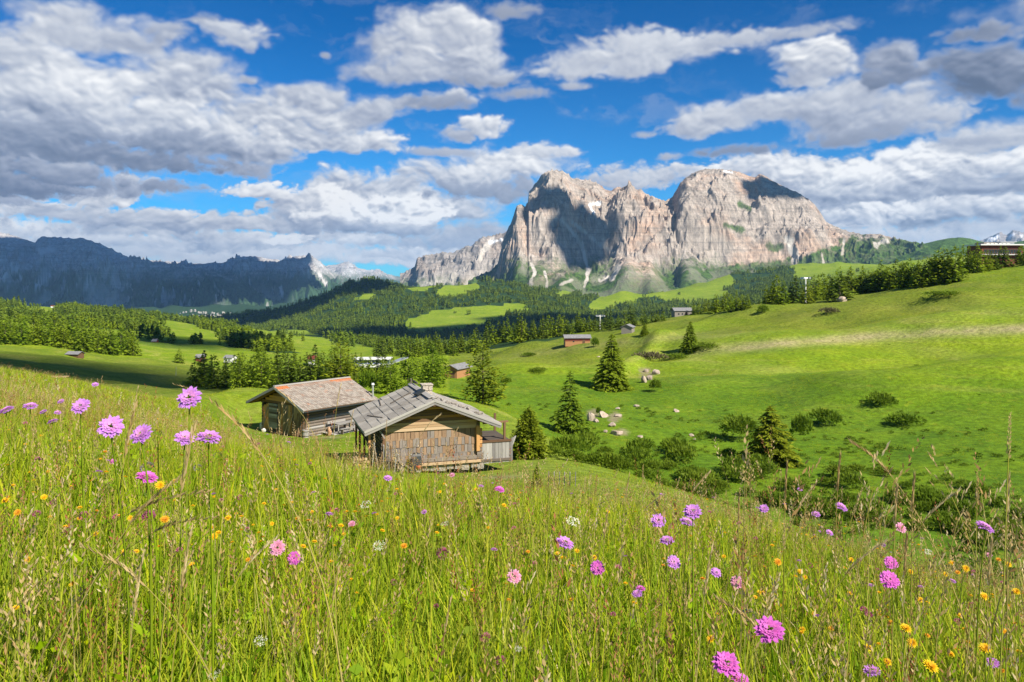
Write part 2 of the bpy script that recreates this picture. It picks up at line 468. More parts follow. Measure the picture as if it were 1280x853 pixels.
for Yn in (0.5, 1.2, 2.4, 4.2):
    row = []
    for c in COLS:
        o = 157 + 0.14 * (min(max(c, -500), 1500) - 640)
        row.append((Yn, HY + EYE * F / Yn + o + (30 if (c >= 1280 and Yn > 4) else 0)))
    NEAR.append(row)
ALL = NEAR + LINES
PXG = np.arange(-900, 2401, 10.0)
VG = np.linspace(math.log(0.5), math.log(60000), 520)
_TY = np.array([pchip(COLS, [math.log(p[0]) for p in L], PXG) for L in ALL])
_TO = np.array([pchip(COLS, [p[1] - EYE * F / p[0] for p in L], PXG) for L in ALL])
TAB = np.zeros((len(PXG), len(VG)))
for i in range(len(PXG)):
    TAB[i] = pchip(_TY[:, i], _TO[:, i], VG)
# light smoothing along the columns' direction so that crests stay rounded
for _ in range(2):
    TAB[:, 1:-1] = 0.25 * TAB[:, :-2] + 0.5 * TAB[:, 1:-1] + 0.25 * TAB[:, 2:]
    TAB[1:-1] = 0.25 * TAB[:-2] + 0.5 * TAB[1:-1] + 0.25 * TAB[2:]


def to_px(x, y):
    """azimuth column and effective distance of a ground point"""
    x = np.asarray(x, float); y = np.asarray(y, float)
    r = np.hypot(x, y)
    th = np.arctan2(x, y)
    thc = np.clip(th, -0.98, 1.05)
    Y = r * np.cos(thc)
    return CX + F * np.tan(thc), np.maximum(Y, 0.5)


def ground(x, y):
    px, Y = to_px(x, y)
    v = np.log(Y)
    fi = np.clip((px - PXG[0]) / 10.0, 0, len(PXG) - 1.001)
    fj = np.clip((v - VG[0]) / (VG[1] - VG[0]), 0, len(VG) - 1.001)
    i = fi.astype(int); j = fj.astype(int); a = fi - i; b = fj - j
    o = TAB[i, j] * (1 - a) * (1 - b) + TAB[i + 1, j] * a * (1 - b) + TAB[i, j + 1] * (1 - a) * b + TAB[i + 1, j + 1] * a * b
    z = -EYE - (o - HY) / F * Y
    z = z + 0.035 * perlin(x * 1.3, y * 1.3, 3) * sstep(Y, 0.8, 2) * (1 - sstep(Y, 20, 50))
    z = z + 0.28 * fbm(x / 9, y / 9, 3, 5) * sstep(Y, 8, 60) * (1 - sstep(Y, 300, 900)) * (1 - 0.7 * hutmask(x, y))
    z = z + brows(px, Y) + 3.4 * fbm(x / 42, y / 42, 3, 9, 0.42) * sstep(Y, 85, 190) * (1 - sstep(Y, 700, 1600))
    z = z + 9 * fbm(x / 260, y / 260, 4, 21) * sstep(Y, 420, 1200)
    z = z + 85 * (ridged(x / 1500, y / 1500, 5, 33) - 0.45) * sstep(Y, 2300, 4200) * (1 - sstep(Y, 9000, 14000))
    return z


def brows(px, Y):
    """convex brows that run along the near right slope"""
    y1 = pchip([600, 750, 900, 1050, 1280, 1700], [330, 285, 246, 236, 214, 200], px)
    y2 = pchip([900, 1000, 1100, 1280, 1700], [170, 165, 160, 156, 150], px)
    y3 = pchip([600, 750, 900, 1050, 1280, 1700], [215, 200, 330, 300, 268, 250], px)
    r = 3.4 * np.exp(-((Y - y1) / 15) ** 2) * sstep(px, 560, 700)
    r = r + 3.8 * np.exp(-((Y - y2) / 14) ** 2) * sstep(px, 930, 1080)
    r = r + 2.2 * np.exp(-((Y - y3) / 16) ** 2) * sstep(px, 560, 640)
    return r


def hutmask(x, y):
    return np.clip(np.exp(-((x + 5.5) ** 2 + (y - 47) ** 2) / 60.0) + np.exp(-((x + 17) ** 2 + (y - 69) ** 2) / 70.0), 0, 1)


def G1(x, y):
    return float(ground(np.array([x]), np.array([y]))[0])


def at(px, Y, dz=0.0):
    """the point of the ground in frame column px at distance Y"""
    x = (px - CX) / F * Y
    return Vector((x, Y, G1(x, Y) + dz))


def at_row(px, py, Ymin, Ymax):
    """the first ground point that shows in the frame at (px, py), searched between two distances"""
    Ys = np.exp(np.linspace(math.log(Ymin), math.log(Ymax), 600))
    xs = (px - CX) / F * Ys
    rows = HY - F * ground(xs, Ys) / Ys
    best = np.minimum.accumulate(rows)
    vis = (rows <= best + 1e-6)
    idx = np.where((rows <= py) & vis)[0]
    i = idx[0] if len(idx) else int(np.argmin(np.abs(rows - py)))
    return Vector((xs[i], Ys[i], ground(xs[i:i + 1], Ys[i:i + 1])[0]))

# ------------------------------------------------------------------ materials
def new_mat(name):
    m = bpy.data.materials.new(name)
    m.use_nodes = True
    m.node_tree.nodes.clear()
    T = NT(m.node_tree)
    T.out = T.add('ShaderNodeOutputMaterial')
    return m, T


def principled(T, col, rough=0.8, spec=0.3, normal=None, **kw):
    p = T.add('ShaderNodeBsdfPrincipled')
    for k, v in (('Base Color', col), ('Roughness', rough), ('Specular IOR Level', spec)):
        if isinstance(v, bpy.types.NodeSocket): T.l.new(v, p.inputs[k])
        elif k == 'Base Color': p.inputs[k].default_value = (*v[:3], 1)
        else: p.inputs[k].default_value = v
    for k, v in kw.items():
        p.inputs[k].default_value = v
    if normal is not None: T.l.new(normal, p.inputs['Normal'])
    return p.outputs[0]


def bump(T, h, strength=0.5, dist=0.1):
    b = T.add('ShaderNodeBump', ins={'Height': h, 'Strength': strength, 'Distance': dist})
    return b.outputs[0]


def attr(T, name):
    return T.add('ShaderNodeAttribute', attribute_name=name).outputs['Fac']


def mat_ground():
    m, T = new_mat('meadow_ground')
    pos = T.add('ShaderNodeNewGeometry').outputs['Position']
    sp = T.add('ShaderNodeSeparateXYZ', ins={0: pos})
    p2 = T.add('ShaderNodeCombineXYZ', ins={0: sp.outputs[0], 1: sp.outputs[1]}).outputs[0]
    dist = T.vmath('LENGTH', p2)
    nL = T.noise(p2, 0.012, 5, 0.6)
    nM = T.noise(p2, 0.075, 6, 0.65)
    nS = T.noise(p2, 0.9, 6, 0.7)
    nF = T.noise(p2, 5.0, 5, 0.7)
    c = T.ramp(nM, [(0.28, (0.095, 0.175, 0.008)), (0.46, (0.165, 0.255, 0.010)), (0.60, (0.235, 0.305, 0.014)), (0.75, (0.33, 0.34, 0.045))])
    c2 = T.ramp(nL, [(0.3, (0.085, 0.16, 0.008)), (0.55, (0.18, 0.26, 0.012)), (0.72, (0.30, 0.32, 0.04))])
    c = T.mix(0.45, c, c2)
    # mown and grazed terraces: contour-following streaks of paler, drier sward
    ct = T.add('ShaderNodeCombineXYZ', ins={0: T.math('MULTIPLY', sp.outputs[0], 0.012), 1: T.math('MULTIPLY', sp.outputs[1], 0.02), 2: T.math('MULTIPLY', sp.outputs[2], 0.42)}).outputs[0]
    streak = T.smooth(T.noise(ct, 1.6, 5, 0.62), 0.50, 0.70)
    c = T.mix(T.math('MULTIPLY', streak, 0.55), c, (0.33, 0.32, 0.075))
    pale = attr(T, 'pale')
    c = T.mix(T.math('MULTIPLY', pale, T.smooth(nM, 0.30, 0.62, 0.45, 1.0)), c, (0.36, 0.31, 0.165))
    rough_ = attr(T, 'rank_shade')  # rough ravine growth, plus cloud shade painted on the left field
    c = T.mix(T.math('MULTIPLY', rough_, 0.75), c, T.ramp(nS, [(0.3, (0.028, 0.075, 0.010)), (0.65, (0.085, 0.17, 0.018))]))
    # small light and dark of the sward itself
    sm = T.smooth(nS, 0.28, 0.72, 0.62, 1.30)
    fm = T.smooth(nF, 0.25, 0.75, 0.72, 1.25)
    nearf = T.smooth(dist, 60.0, 600.0, 1.0, 0.0)
    mul = T.math('MULTIPLY', sm, T.math('ADD', T.math('MULTIPLY', T.math('SUBTRACT', fm, 1.0), nearf), 1.0))
    mc = T.add('ShaderNodeCombineXYZ', ins={0: mul, 1: mul, 2: mul}).outputs[0]
    lush_shade = attr(T, 'lush_shade')
    c = T.mix(T.math('MULTIPLY', lush_shade, 0.75), c, T.ramp(nM, [(0.3, (0.050, 0.120, 0.006)), (0.7, (0.125, 0.225, 0.010))]))
    oliv = attr(T, 'olive')
    c = T.mix(T.math('MULTIPLY', oliv, T.smooth(nL, 0.35, 0.6, 0.25, 0.8)), c, T.ramp(nM, [(0.3, (0.085, 0.125, 0.014)), (0.7, (0.20, 0.22, 0.03))]))
    c = T.mix(1.0, c, mc, 'MULTIPLY')
    # patches of flowering herbs
    fl = T.math('MULTIPLY', T.smooth(T.noise(p2, 0.35, 4, 0.6), 0.58, 0.74), nearf)
    c = T.mix(T.math('MULTIPLY', fl, 0.35), c, (0.36, 0.33, 0.03))
    fo = attr(T, 'forest')
    fcol = T.ramp(T.noise(p2, 0.02, 6, 0.7), [(0.3, (0.012, 0.032, 0.012)), (0.6, (0.03, 0.065, 0.018)), (0.78, (0.07, 0.12, 0.03))])
    edge = T.smooth(T.math('ADD', fo, T.math('MULTIPLY', T.math('SUBTRACT', T.noise(p2, 0.006, 6, 0.65), 0.5), 0.9)), 0.42, 0.56)
    c = T.mix(edge, c, fcol)
    soil = attr(T, 'soil')
    c = T.mix(soil, c, T.ramp(nS, [(0.3, (0.17, 0.14, 0.085)), (0.7, (0.34, 0.29, 0.19))]))
    h = T.math('ADD', T.math('MULTIPLY', nS, 0.22), T.math('MULTIPLY', nF, 0.10))
    hb = T.math('ADD', T.math('MULTIPLY', h, 1.0), T.math('MULTIPLY', T.math('MULTIPLY', nM, 1.6), T.smooth(dist, 60, 200)))
    nrm = bump(T, hb, 0.8, 1.0)
    T.l.new(principled(T, c, 0.95, 0.1, nrm), T.out.inputs[0])
    return m


def ell(px, py, cx, cy, rx, ry, ang=0.0):
    a = math.radians(ang)
    dx = px - cx; dy = py - cy
    u = (dx * math.cos(a) + dy * math.sin(a)) / rx
    v = (-dx * math.sin(a) + dy * math.cos(a)) / ry
    return 1 - np.sqrt(u * u + v * v)


def cover(x, y, z):
    """forest cover of the far ground, 0..1, from where the woods and the clearings lie"""
    px, Y = to_px(x, y)
    py = HY - F * z / Y
    f = sstep(Y, 900, 1400)
    plate = (Y > 380) & (Y < 2900)
    far = Y >= 2900
    n = fbm(x / 90, y / 90, 4, 71) * 0.5
    nf = fbm(x / 420, y / 420, 4, 72) * 0.55
    mead = np.zeros_like(px)
    for (cx, cy, rx, ry, ang) in ((40, 387, 38, 6, 0), (130, 396, 40, 5, 6), (235, 416, 48, 12, 14), (310, 414, 22, 6, 5),
                                  (365, 424, 66, 15, 12), (570, 399, 70, 15, -8), (215, 436, 75, 11, 8), (75, 398, 30, 5, 0)):
        mead = np.where(plate, np.maximum(mead, ell(px, py, cx, cy, rx, ry, ang) * 1.6 + n * 0.6), mead)
    for (cx, cy, rx, ry, ang) in ((572, 362, 32, 10, -10), (525, 352, 30, 12, 0), (708, 366, 18, 4, -10), (800, 362, 75, 13, -20),
                                  (870, 358, 55, 18, -12), (880, 371, 40, 7, -8), (640, 385, 30, 6, 0), (570, 399, 70, 15, -8),
                                  (1100, 330, 120, 40, 0), (1240, 320, 120, 40, 0), (600, 340, 30, 8, 0), (455, 372, 16, 4, -10)):
        mead = np.where(far, np.maximum(mead, ell(px, py, cx, cy, rx, ry, ang) * 1.6 + nf * 0.7), mead)
    # woods on the plateau that stand nearer than the general forest
    wood = np.zeros_like(px)
    for (cx, cy, rx, ry, ang) in ((90, 402, 120, 8, 4), (330, 432, 60, 8, 8), (640, 425, 90, 10, -8), (180, 408, 60, 9, 10), (210, 428, 60, 3, 6)):
        wood = np.where(plate, np.maximum(wood, ell(px, py, cx, cy, rx, ry, ang) * 1.8 + n), wood)
    f = np.maximum(f * np.clip(1 + n * 0.5, 0, 1), np.clip(wood * 2, 0, 1))
    f = f * (1 - sstep(mead, 0.0, 0.22))
    f = np.where(far & (Y < 8000), np.clip(1 - sstep(mead, 0.0, 0.25), 0, 1), f)
    f = np.where(px > 1500, np.minimum(f, 0.6), f)
    # valley floor with the town stays open
    town = sstep(1 - np.abs(px - 262) / 60.0, 0.0, 0.3) * sstep(Y, 4700, 5200) * (1 - sstep(Y, 8000, 9000)) * (py > 396)
    return f * (1 - town)


def build_ground():
    cols = np.concatenate([np.radians(np.arange(-180, -52, 4.0)), np.arctan((np.arange(-600, -60, 18.0) - CX) / F),
                           np.arctan((np.arange(-60, 1340, 3.6) - CX) / F), np.arctan((np.arange(1340, 2100, 18.0) - CX) / F),
                           np.radians(np.arange(57, 180, 4.0))])
    rad = np.concatenate([np.exp(np.linspace(math.log(0.6), math.log(70), 150)), np.exp(np.linspace(math.log(71.2), math.log(520), 170)),
                          np.exp(np.linspace(math.log(530), math.log(27000), 130))])
    TH, R = np.meshgrid(cols, rad, indexing='ij')
    cs = np.cos(np.clip(TH, -0.98, 1.05))
    RR = R / cs                                   # rows lie at equal depth inside the frame
    X = RR * np.sin(TH); Yy = RR * np.cos(TH)
    Z = ground(X, Yy)
    n, k = X.shape
    V = np.stack([X.ravel(), Yy.ravel(), Z.ravel()], 1)
    idx = np.arange(n * k).reshape(n, k)
    nx = np.roll(idx, -1, axis=0)
    Fq = np.stack([idx[:, :-1], nx[:, :-1], nx[:, 1:], idx[:, 1:]], -1).reshape(-1, 4)
    Fq = Fq[:, ::-1].copy()
    # close the small hole under the camera
    V = np.vstack([V, [[0, 0, G1(0, 0.5)]]])
    cap = np.stack([idx[:, 0], nx[:, 0], np.full(n, n * k), np.full(n, n * k)], 1)
    o = mesh_obj('ground', V, Fq, mat_ground(), smooth=True)
    me = o.data
    bm = bmesh.new(); bm.from_mesh(me); bm.verts.ensure_lookup_table()
    c = bm.verts[n * k]
    for a, b in zip(idx[:, 0], nx[:, 0]):
        try:
            f = bm.faces.new((bm.verts[int(b)], bm.verts[int(a)], c)); f.smooth = True
        except ValueError:
            pass
    bmesh.ops.recalc_face_normals(bm, faces=bm.faces)
    bm.to_mesh(me); bm.free()
    if me.polygons[1000].normal.z < 0:
        me.flip_normals()
    x, y, z = V[:, 0], V[:, 1], V[:, 2]
    px, Y = to_px(x, y)
    py = HY - F * z / Y
    set_attr(o, 'forest', cover(x, y, z))
    # the dry pale band along the right hill
    mid = pchip([600, 800, 900, 1000, 1100, 1280, 1600], [470, 446, 437, 428, 420, 411, 400], px)
    band = np.exp(-((py - mid) / 5.5) ** 2) * sstep(px, 780, 980) * (Y > 120) * (Y < 420)
    mid2 = pchip([600, 700, 800, 900, 1300], [452, 437, 426, 418, 395], px)
    band = band + 0.45 * np.exp(-((py - mid2) / 5) ** 2) * sstep(px, 600, 680) * (1 - sstep(px, 850, 1000)) * (Y > 120) * (Y < 500)
    band = band + 0.35 * np.clip(fbm(x / 30, z / 3, 3, 41), 0, 1) * (Y > 150) * (Y < 450) * (px > 560)
    # ripe, seeding top of the near meadow
    band = band + 0.13 * sstep(Y, 16, 24) * (1 - sstep(Y, 75, 95)) * sstep(px, 560, 640) * (uncut(x, y) < .5)
    band = band + 0.45 * sstep(Y, 7, 16) * (1 - sstep(Y, 40, 48)) * sstep(fbm(x / 5, y / 5, 3, 43), -0.2, 0.5) * (uncut(x, y) > 0.3)
    set_attr(o, 'pale', np.clip(band, 0, 1))
    # rank damp growth down in the ravine
    rank_shade = sstep(-z - 21.2, 0.0, 3.5) * (Y > 55) * (Y < 175) * (px > 640) * sstep(fbm(x / 7, y / 7, 3, 47), -0.25, 0.3)
    rank_shade = np.clip(rank_shade + 0.7 * (Y > 600) * (Y < 1500) * ell(px, py, 225, 433, 65, 9, 7).clip(0, .3) * 3, 0, 1)  # adds a cloud shadow painted as darker colour on the far left field
    set_attr(o, 'rank_shade', rank_shade)
    soil = np.zeros_like(px)
    for (ax, ay, ar) in ((-0.6, 42.0, 1.1), (-7.2, 41.5, 0.9), (-14.6, 63.4, 1.2)):
        soil = np.maximum(soil, np.exp(-((x - ax) ** 2 + (y - ay) ** 2) / ar ** 2) * 0.7)
    # slips of bare earth on the bank by the boulders
    for (qx, qy, rx, ry) in ((768, 522, 10, 9), (742, 517, 10, 7), (776, 540, 12, 5), (808, 468, 11, 9)):
        soil = np.maximum(soil, sstep(ell(px, py, qx, qy, rx, ry) + 0.5 * fbm(x / 2.2, y / 2.2, 3, 53), 0.0, 0.5) * (Y > 90) * (Y < 260) * 0.85)
    set_attr(o, 'soil', soil)
    set_attr(o, 'lush_shade', np.clip(sstep(-z - 15.5, 0, 6.5) * (Y > 55) * (Y < 190) * (px > 560) + 0.0, 0, 1))  # lusher green low down, with the slope's shade worked into the colour
    set_attr(o, 'olive', np.clip(sstep(Y, 215, 275) * (Y < 700) * (px > 560) + 0.8 * sstep(Y, 90, 150) * (Y < 420) * (px < 420), 0, 1))
    tag(o, kind='structure')
    return o


def uncut(x, y):
    """1 where the tall unmown meadow stands"""
    px, Y = to_px(x, y)
    lim = pchip([-900, 0, 150, 230, 300, 380, 450, 600, 700, 800, 900, 1050, 1280, 2000],
                [30, 30, 40, 58, 50, 38, 30, 24, 18.5, 15.5, 13.5, 12, 9.6, 9], px)
    lim = lim * (1 + 0.05 * fbm(np.asarray(x) / 3, np.asarray(y) / 3, 2, 61))
    return (Y < lim).astype(float) * (1 - ((np.asarray(y) < 0.3)).astype(float))


# ------------------------------------------------------------------ mountains
def mat_rock(name, rock, warm, green, gz0, gz1, scree=(0.52, 0.49, 0.45), snow_z=None, nscale=0.0016, greenamp=350.0):
    m, T = new_mat(name)
    geo = T.add('ShaderNodeNewGeometry')
    pos = geo.outputs['Position']
    sp = T.add('ShaderNodeSeparateXYZ', ins={0: pos})
    nz = T.add('ShaderNodeSeparateXYZ', ins={0: geo.outputs['Normal']}).outputs[2]
    vert = T.vmath('MULTIPLY', pos, (1.0, 1.0, 0.28))
    lay = T.vmath('MULTIPLY', pos, (0.22, 0.22, 2.4))
    nA = T.noise(vert, nscale * 3.2, 9, 0.68, 0.3)
    nB = T.noise(lay, nscale * 3.0, 8, 0.66)
    nC = T.noise(pos, nscale * 1.1, 6, 0.6)
    nD = T.noise(vert, nscale * 14, 6, 0.72, 0.3)
    dk = tuple(v * 0.46 for v in rock); lt = tuple(min(1, v * 1.42) for v in rock)
    c = T.ramp(nA, [(0.28, dk), (0.47, rock), (0.68, lt)])
    c = T.mix(T.math('MULTIPLY', T.smooth(nC, 0.46, 0.64), 0.62), c, warm)
    c = T.mix(T.smooth(nB, 0.35, 0.66, 0.0, 0.35), c, lt)
    mul = T.smooth(nD, 0.3, 0.7, 0.66, 1.25)
    c = T.mix(1.0, c, T.add('ShaderNodeCombineXYZ', ins={0: mul, 1: mul, 2: mul}).outputs[0], 'MULTIPLY')
    strata = T.noise(T.vmath('MULTIPLY', pos, (0.10, 0.10, 5.0)), nscale * 4.5, 5, 0.6, 0.6)
    c = T.mix(T.math('MULTIPLY', T.smooth(strata, 0.50, 0.60), 0.38), c, dk)
    crk = T.smooth(T.noise(T.vmath('MULTIPLY', pos, (2.6, 2.6, 0.35)), nscale * 9, 5, 0.65, 0.5), 0.52, 0.64)
    c = T.mix(T.math('MULTIPLY', crk, 0.42), c, tuple(v * 0.42 for v in rock))
    # scree in gullies and on fans
    c = T.mix(T.math('MULTIPLY', attr(T, 'scree'), 0.9), c, scree)
    # turf low down and on ledges that are not too steep
    gh = T.math('MULTIPLY_ADD', T.math('SUBTRACT', nC, 0.5), greenamp * 1.6, T.math('MULTIPLY_ADD', T.math('SUBTRACT', nD, 0.5), greenamp * .8, sp.outputs[2]))
    gz = T.math('SUBTRACT', 1.0, T.smooth(gh, gz0, gz1))
    gl = T.math('MULTIPLY', gz, T.smooth(nz, 0.18, 0.42))
    gl = T.math('MAXIMUM', gl, attr(T, 'turf'))
    gl = T.math('MULTIPLY', gl, T.math('SUBTRACT', 1.0, attr(T, 'scree')))
    gcol = T.mix(T.smooth(nD, 0.40, 0.60), green, tuple(v * 0.42 for v in green))
    c = T.mix(gl, c, gcol)
    if snow_z is not None:
        c = T.mix(attr(T, 'snow'), c, (0.8, 0.82, 0.86))
    h = T.math('ADD', T.math('MULTIPLY', nA, 1.0), T.math('MULTIPLY', nD, 0.35))
    nrm = bump(T, h, 1.0, 0.055 / nscale)
    T.l.new(principled(T, c, 0.95, 0.08, nrm), T.out.inputs[0])
    return m


def mountain(name, sky_pts, foot_pts, Yc, Yf, step, rows, amp, wl, seed, mat, cliff=0.6, label=None, feats=None, back=1500.0, crestnoise=1.0, spurs=(), treeline=None, talus=0.0):
    """rock mass: from a foot line up to a crest line and down its back, with ribs, gullies and ledges"""
    x0, x1 = sky_pts[0][0], sky_pts[-1][0]
    P = np.arange(x0, x1 + step * 0.5, step)
    skx = [p[0] for p in sky_pts]; sky = np.interp(P, skx, [p[1] for p in sky_pts])
    foot = np.interp(P, [p[0] for p in foot_pts], [p[1] for p in foot_pts])
    yc = np.interp(P, [p[0] for p in Yc], [p[1] for p in Yc]); yf = np.interp(P, [p[0] for p in Yf], [p[1] for p in Yf])
    t = np.concatenate([np.linspace(0, 1, rows), 1 + (np.linspace(0, 1, rows // 5)[1:])])
    PX, TT = np.meshgrid(P, t, indexing='ij')
    SK = sky[:, None]; FT = foot[:, None]; YC = yc[:, None]; YF = yf[:, None]
    zc = (HY - SK) / F * YC; zf = (HY - FT) / F * YF
    tt = np.clip(TT, 0, 1)
    Y = YF + (YC - YF) * tt + np.clip(TT - 1, 0, 1) * back
    X = (PX - CX) / F * Y
    # profile: gentle fan, then wall, then shelving top
    tw = tt + 0.07 * fbm(X / wl * 0.8, Y / wl * 0.8, 4, seed + 5) * np.sin(np.pi * tt)
    prof = (1 - cliff) * tw + cliff * (0.30 * sstep(tw, 0.05, 0.55) + 0.45 * sstep(tw, 0.30, 0.62) + 0.25 * sstep(tw, 0.62, 0.97))
    if talus:
        up_ = 0.42 * sstep(tw, 0.46, 0.66) + 0.33 * sstep(tw, 0.58, 0.86) + 0.25 * np.clip((tw - 0.46) / 0.54, 0, 1.1)
        prof = talus * np.clip(tw / 0.52, 0, 1) ** 1.15 + (1 - talus) * up_
    Z = zf + (zc - zf) * prof
    Z = Z - np.clip(TT - 1, 0, 1) ** 1.2 * (zc - zf) * 1.05
    env = np.sin(np.pi * np.clip(tt, 0, 1)) ** 0.7
    if talus: env = env * (0.30 + 0.70 * sstep(tw, 0.40, 0.58))
    # vertical ribs: wavelength short across, long up the wall
    WX = X + wl * 0.55 * fbm(X / wl / 1.3 + 7, Y / wl / 1.3, 4, seed + 61)
    ribs = ridged(WX / wl, Y / (wl * 2.2) + Z / (wl * 4), 6, seed, 0.60) - 0.5
    big = fbm(X / (wl * 2.6), Y / (wl * 2.6), 3, seed + 9)
    fine = ridged(WX / (wl * 0.30), Y / (wl * 0.55), 5, seed + 13, 0.65) - 0.5
    micro = ridged(WX / (wl * 0.085), Y / (wl * 0.13), 3, seed + 23, 0.7) - 0.5
    led = np.sin(Z / (amp * 0.55) + 3 * big)
    Z = Z + env * amp * (1.0 * ribs + 0.55 * big + 0.46 * fine + 0.13 * micro) + env * amp * 0.11 * led
    for (sx, s0, s1, w, h) in spurs:      # buttresses that stand out from the wall
        Z = Z + h * np.exp(-((PX - (sx + (TT - s0) * 0)) / w) ** 2) * sstep(TT, s0 - 0.12, s0 + .05) * (1 - sstep(TT, s1 - 0.1, s1 + .06))
    # broken crest
    cr = np.exp(-((TT - 1) / 0.06) ** 2)
    Z = Z + cr * amp * 0.16 * crestnoise * (ridged(X / (wl * 0.22), Y / (wl * 2), 4, seed + 3) - 0.55)
    n, k = X.shape
    V = np.stack([X.ravel(), Y.ravel(), Z.ravel()], 1)
    idx = np.arange(n * k).reshape(n, k)
    Fq = np.stack([idx[:-1, :-1], idx[1:, :-1], idx[1:, 1:], idx[:-1, 1:]], -1).reshape(-1, 4)
    o = mesh_obj(name, V, Fq, mat, smooth=(amp < 60))
    scr = np.zeros_like(X); snow = np.zeros_like(X); turf = np.zeros_like(X)
    PYv = HY - F * Z / Y
    conc = sstep(-(ribs + 0.3 * big), 0.16, 0.34) * sstep(TT, 0.02, 0.12) * (1 - sstep(TT, 0.34, 0.6))
    scr = np.maximum(scr, conc * (0.7 if not treeline else 0.35))
    nz = fbm(PX / 9, PYv / 9, 4, seed + 40)
    for ft in (feats or ()):
        kind, pts, w = ft
        pts = np.array(pts, float)
        d = np.full(X.shape, 1e9)
        for a, b in zip(pts[:-1], pts[1:]):
            ab = b - a; L = (ab ** 2).sum() + 1e-9
            u = np.clip(((PX - a[0]) * ab[0] + (PYv - a[1]) * ab[1]) / L, 0, 1)
            d = np.minimum(d, np.hypot(PX - a[0] - u * ab[0], PYv - a[1] - u * ab[1]))
        msk = 1 - sstep(d + nz * w * 1.3, w * 0.55, w * 1.15)
        if kind == 'scree': scr = np.maximum(scr, msk)
        elif kind == 'snow': snow = np.maximum(snow, msk)
        else: turf = np.maximum(turf, msk * 0.9)
    if treeline:
        tl = np.interp(PX, [p[0] for p in treeline], [p[1] for p in treeline])
        low = sstep(PYv - tl + nz * 9, 0, 5)
        turf = np.maximum(turf, low * (0.72 + 0.28 * sstep(nz, -.2, .1)))
        scr = scr * (1 - low * 0.25)
    set_attr(o, 'scree', scr.ravel()); set_attr(o, 'snow', snow.ravel()); set_attr(o, 'turf', turf.ravel())
    tag(o, kind='structure')
    return o


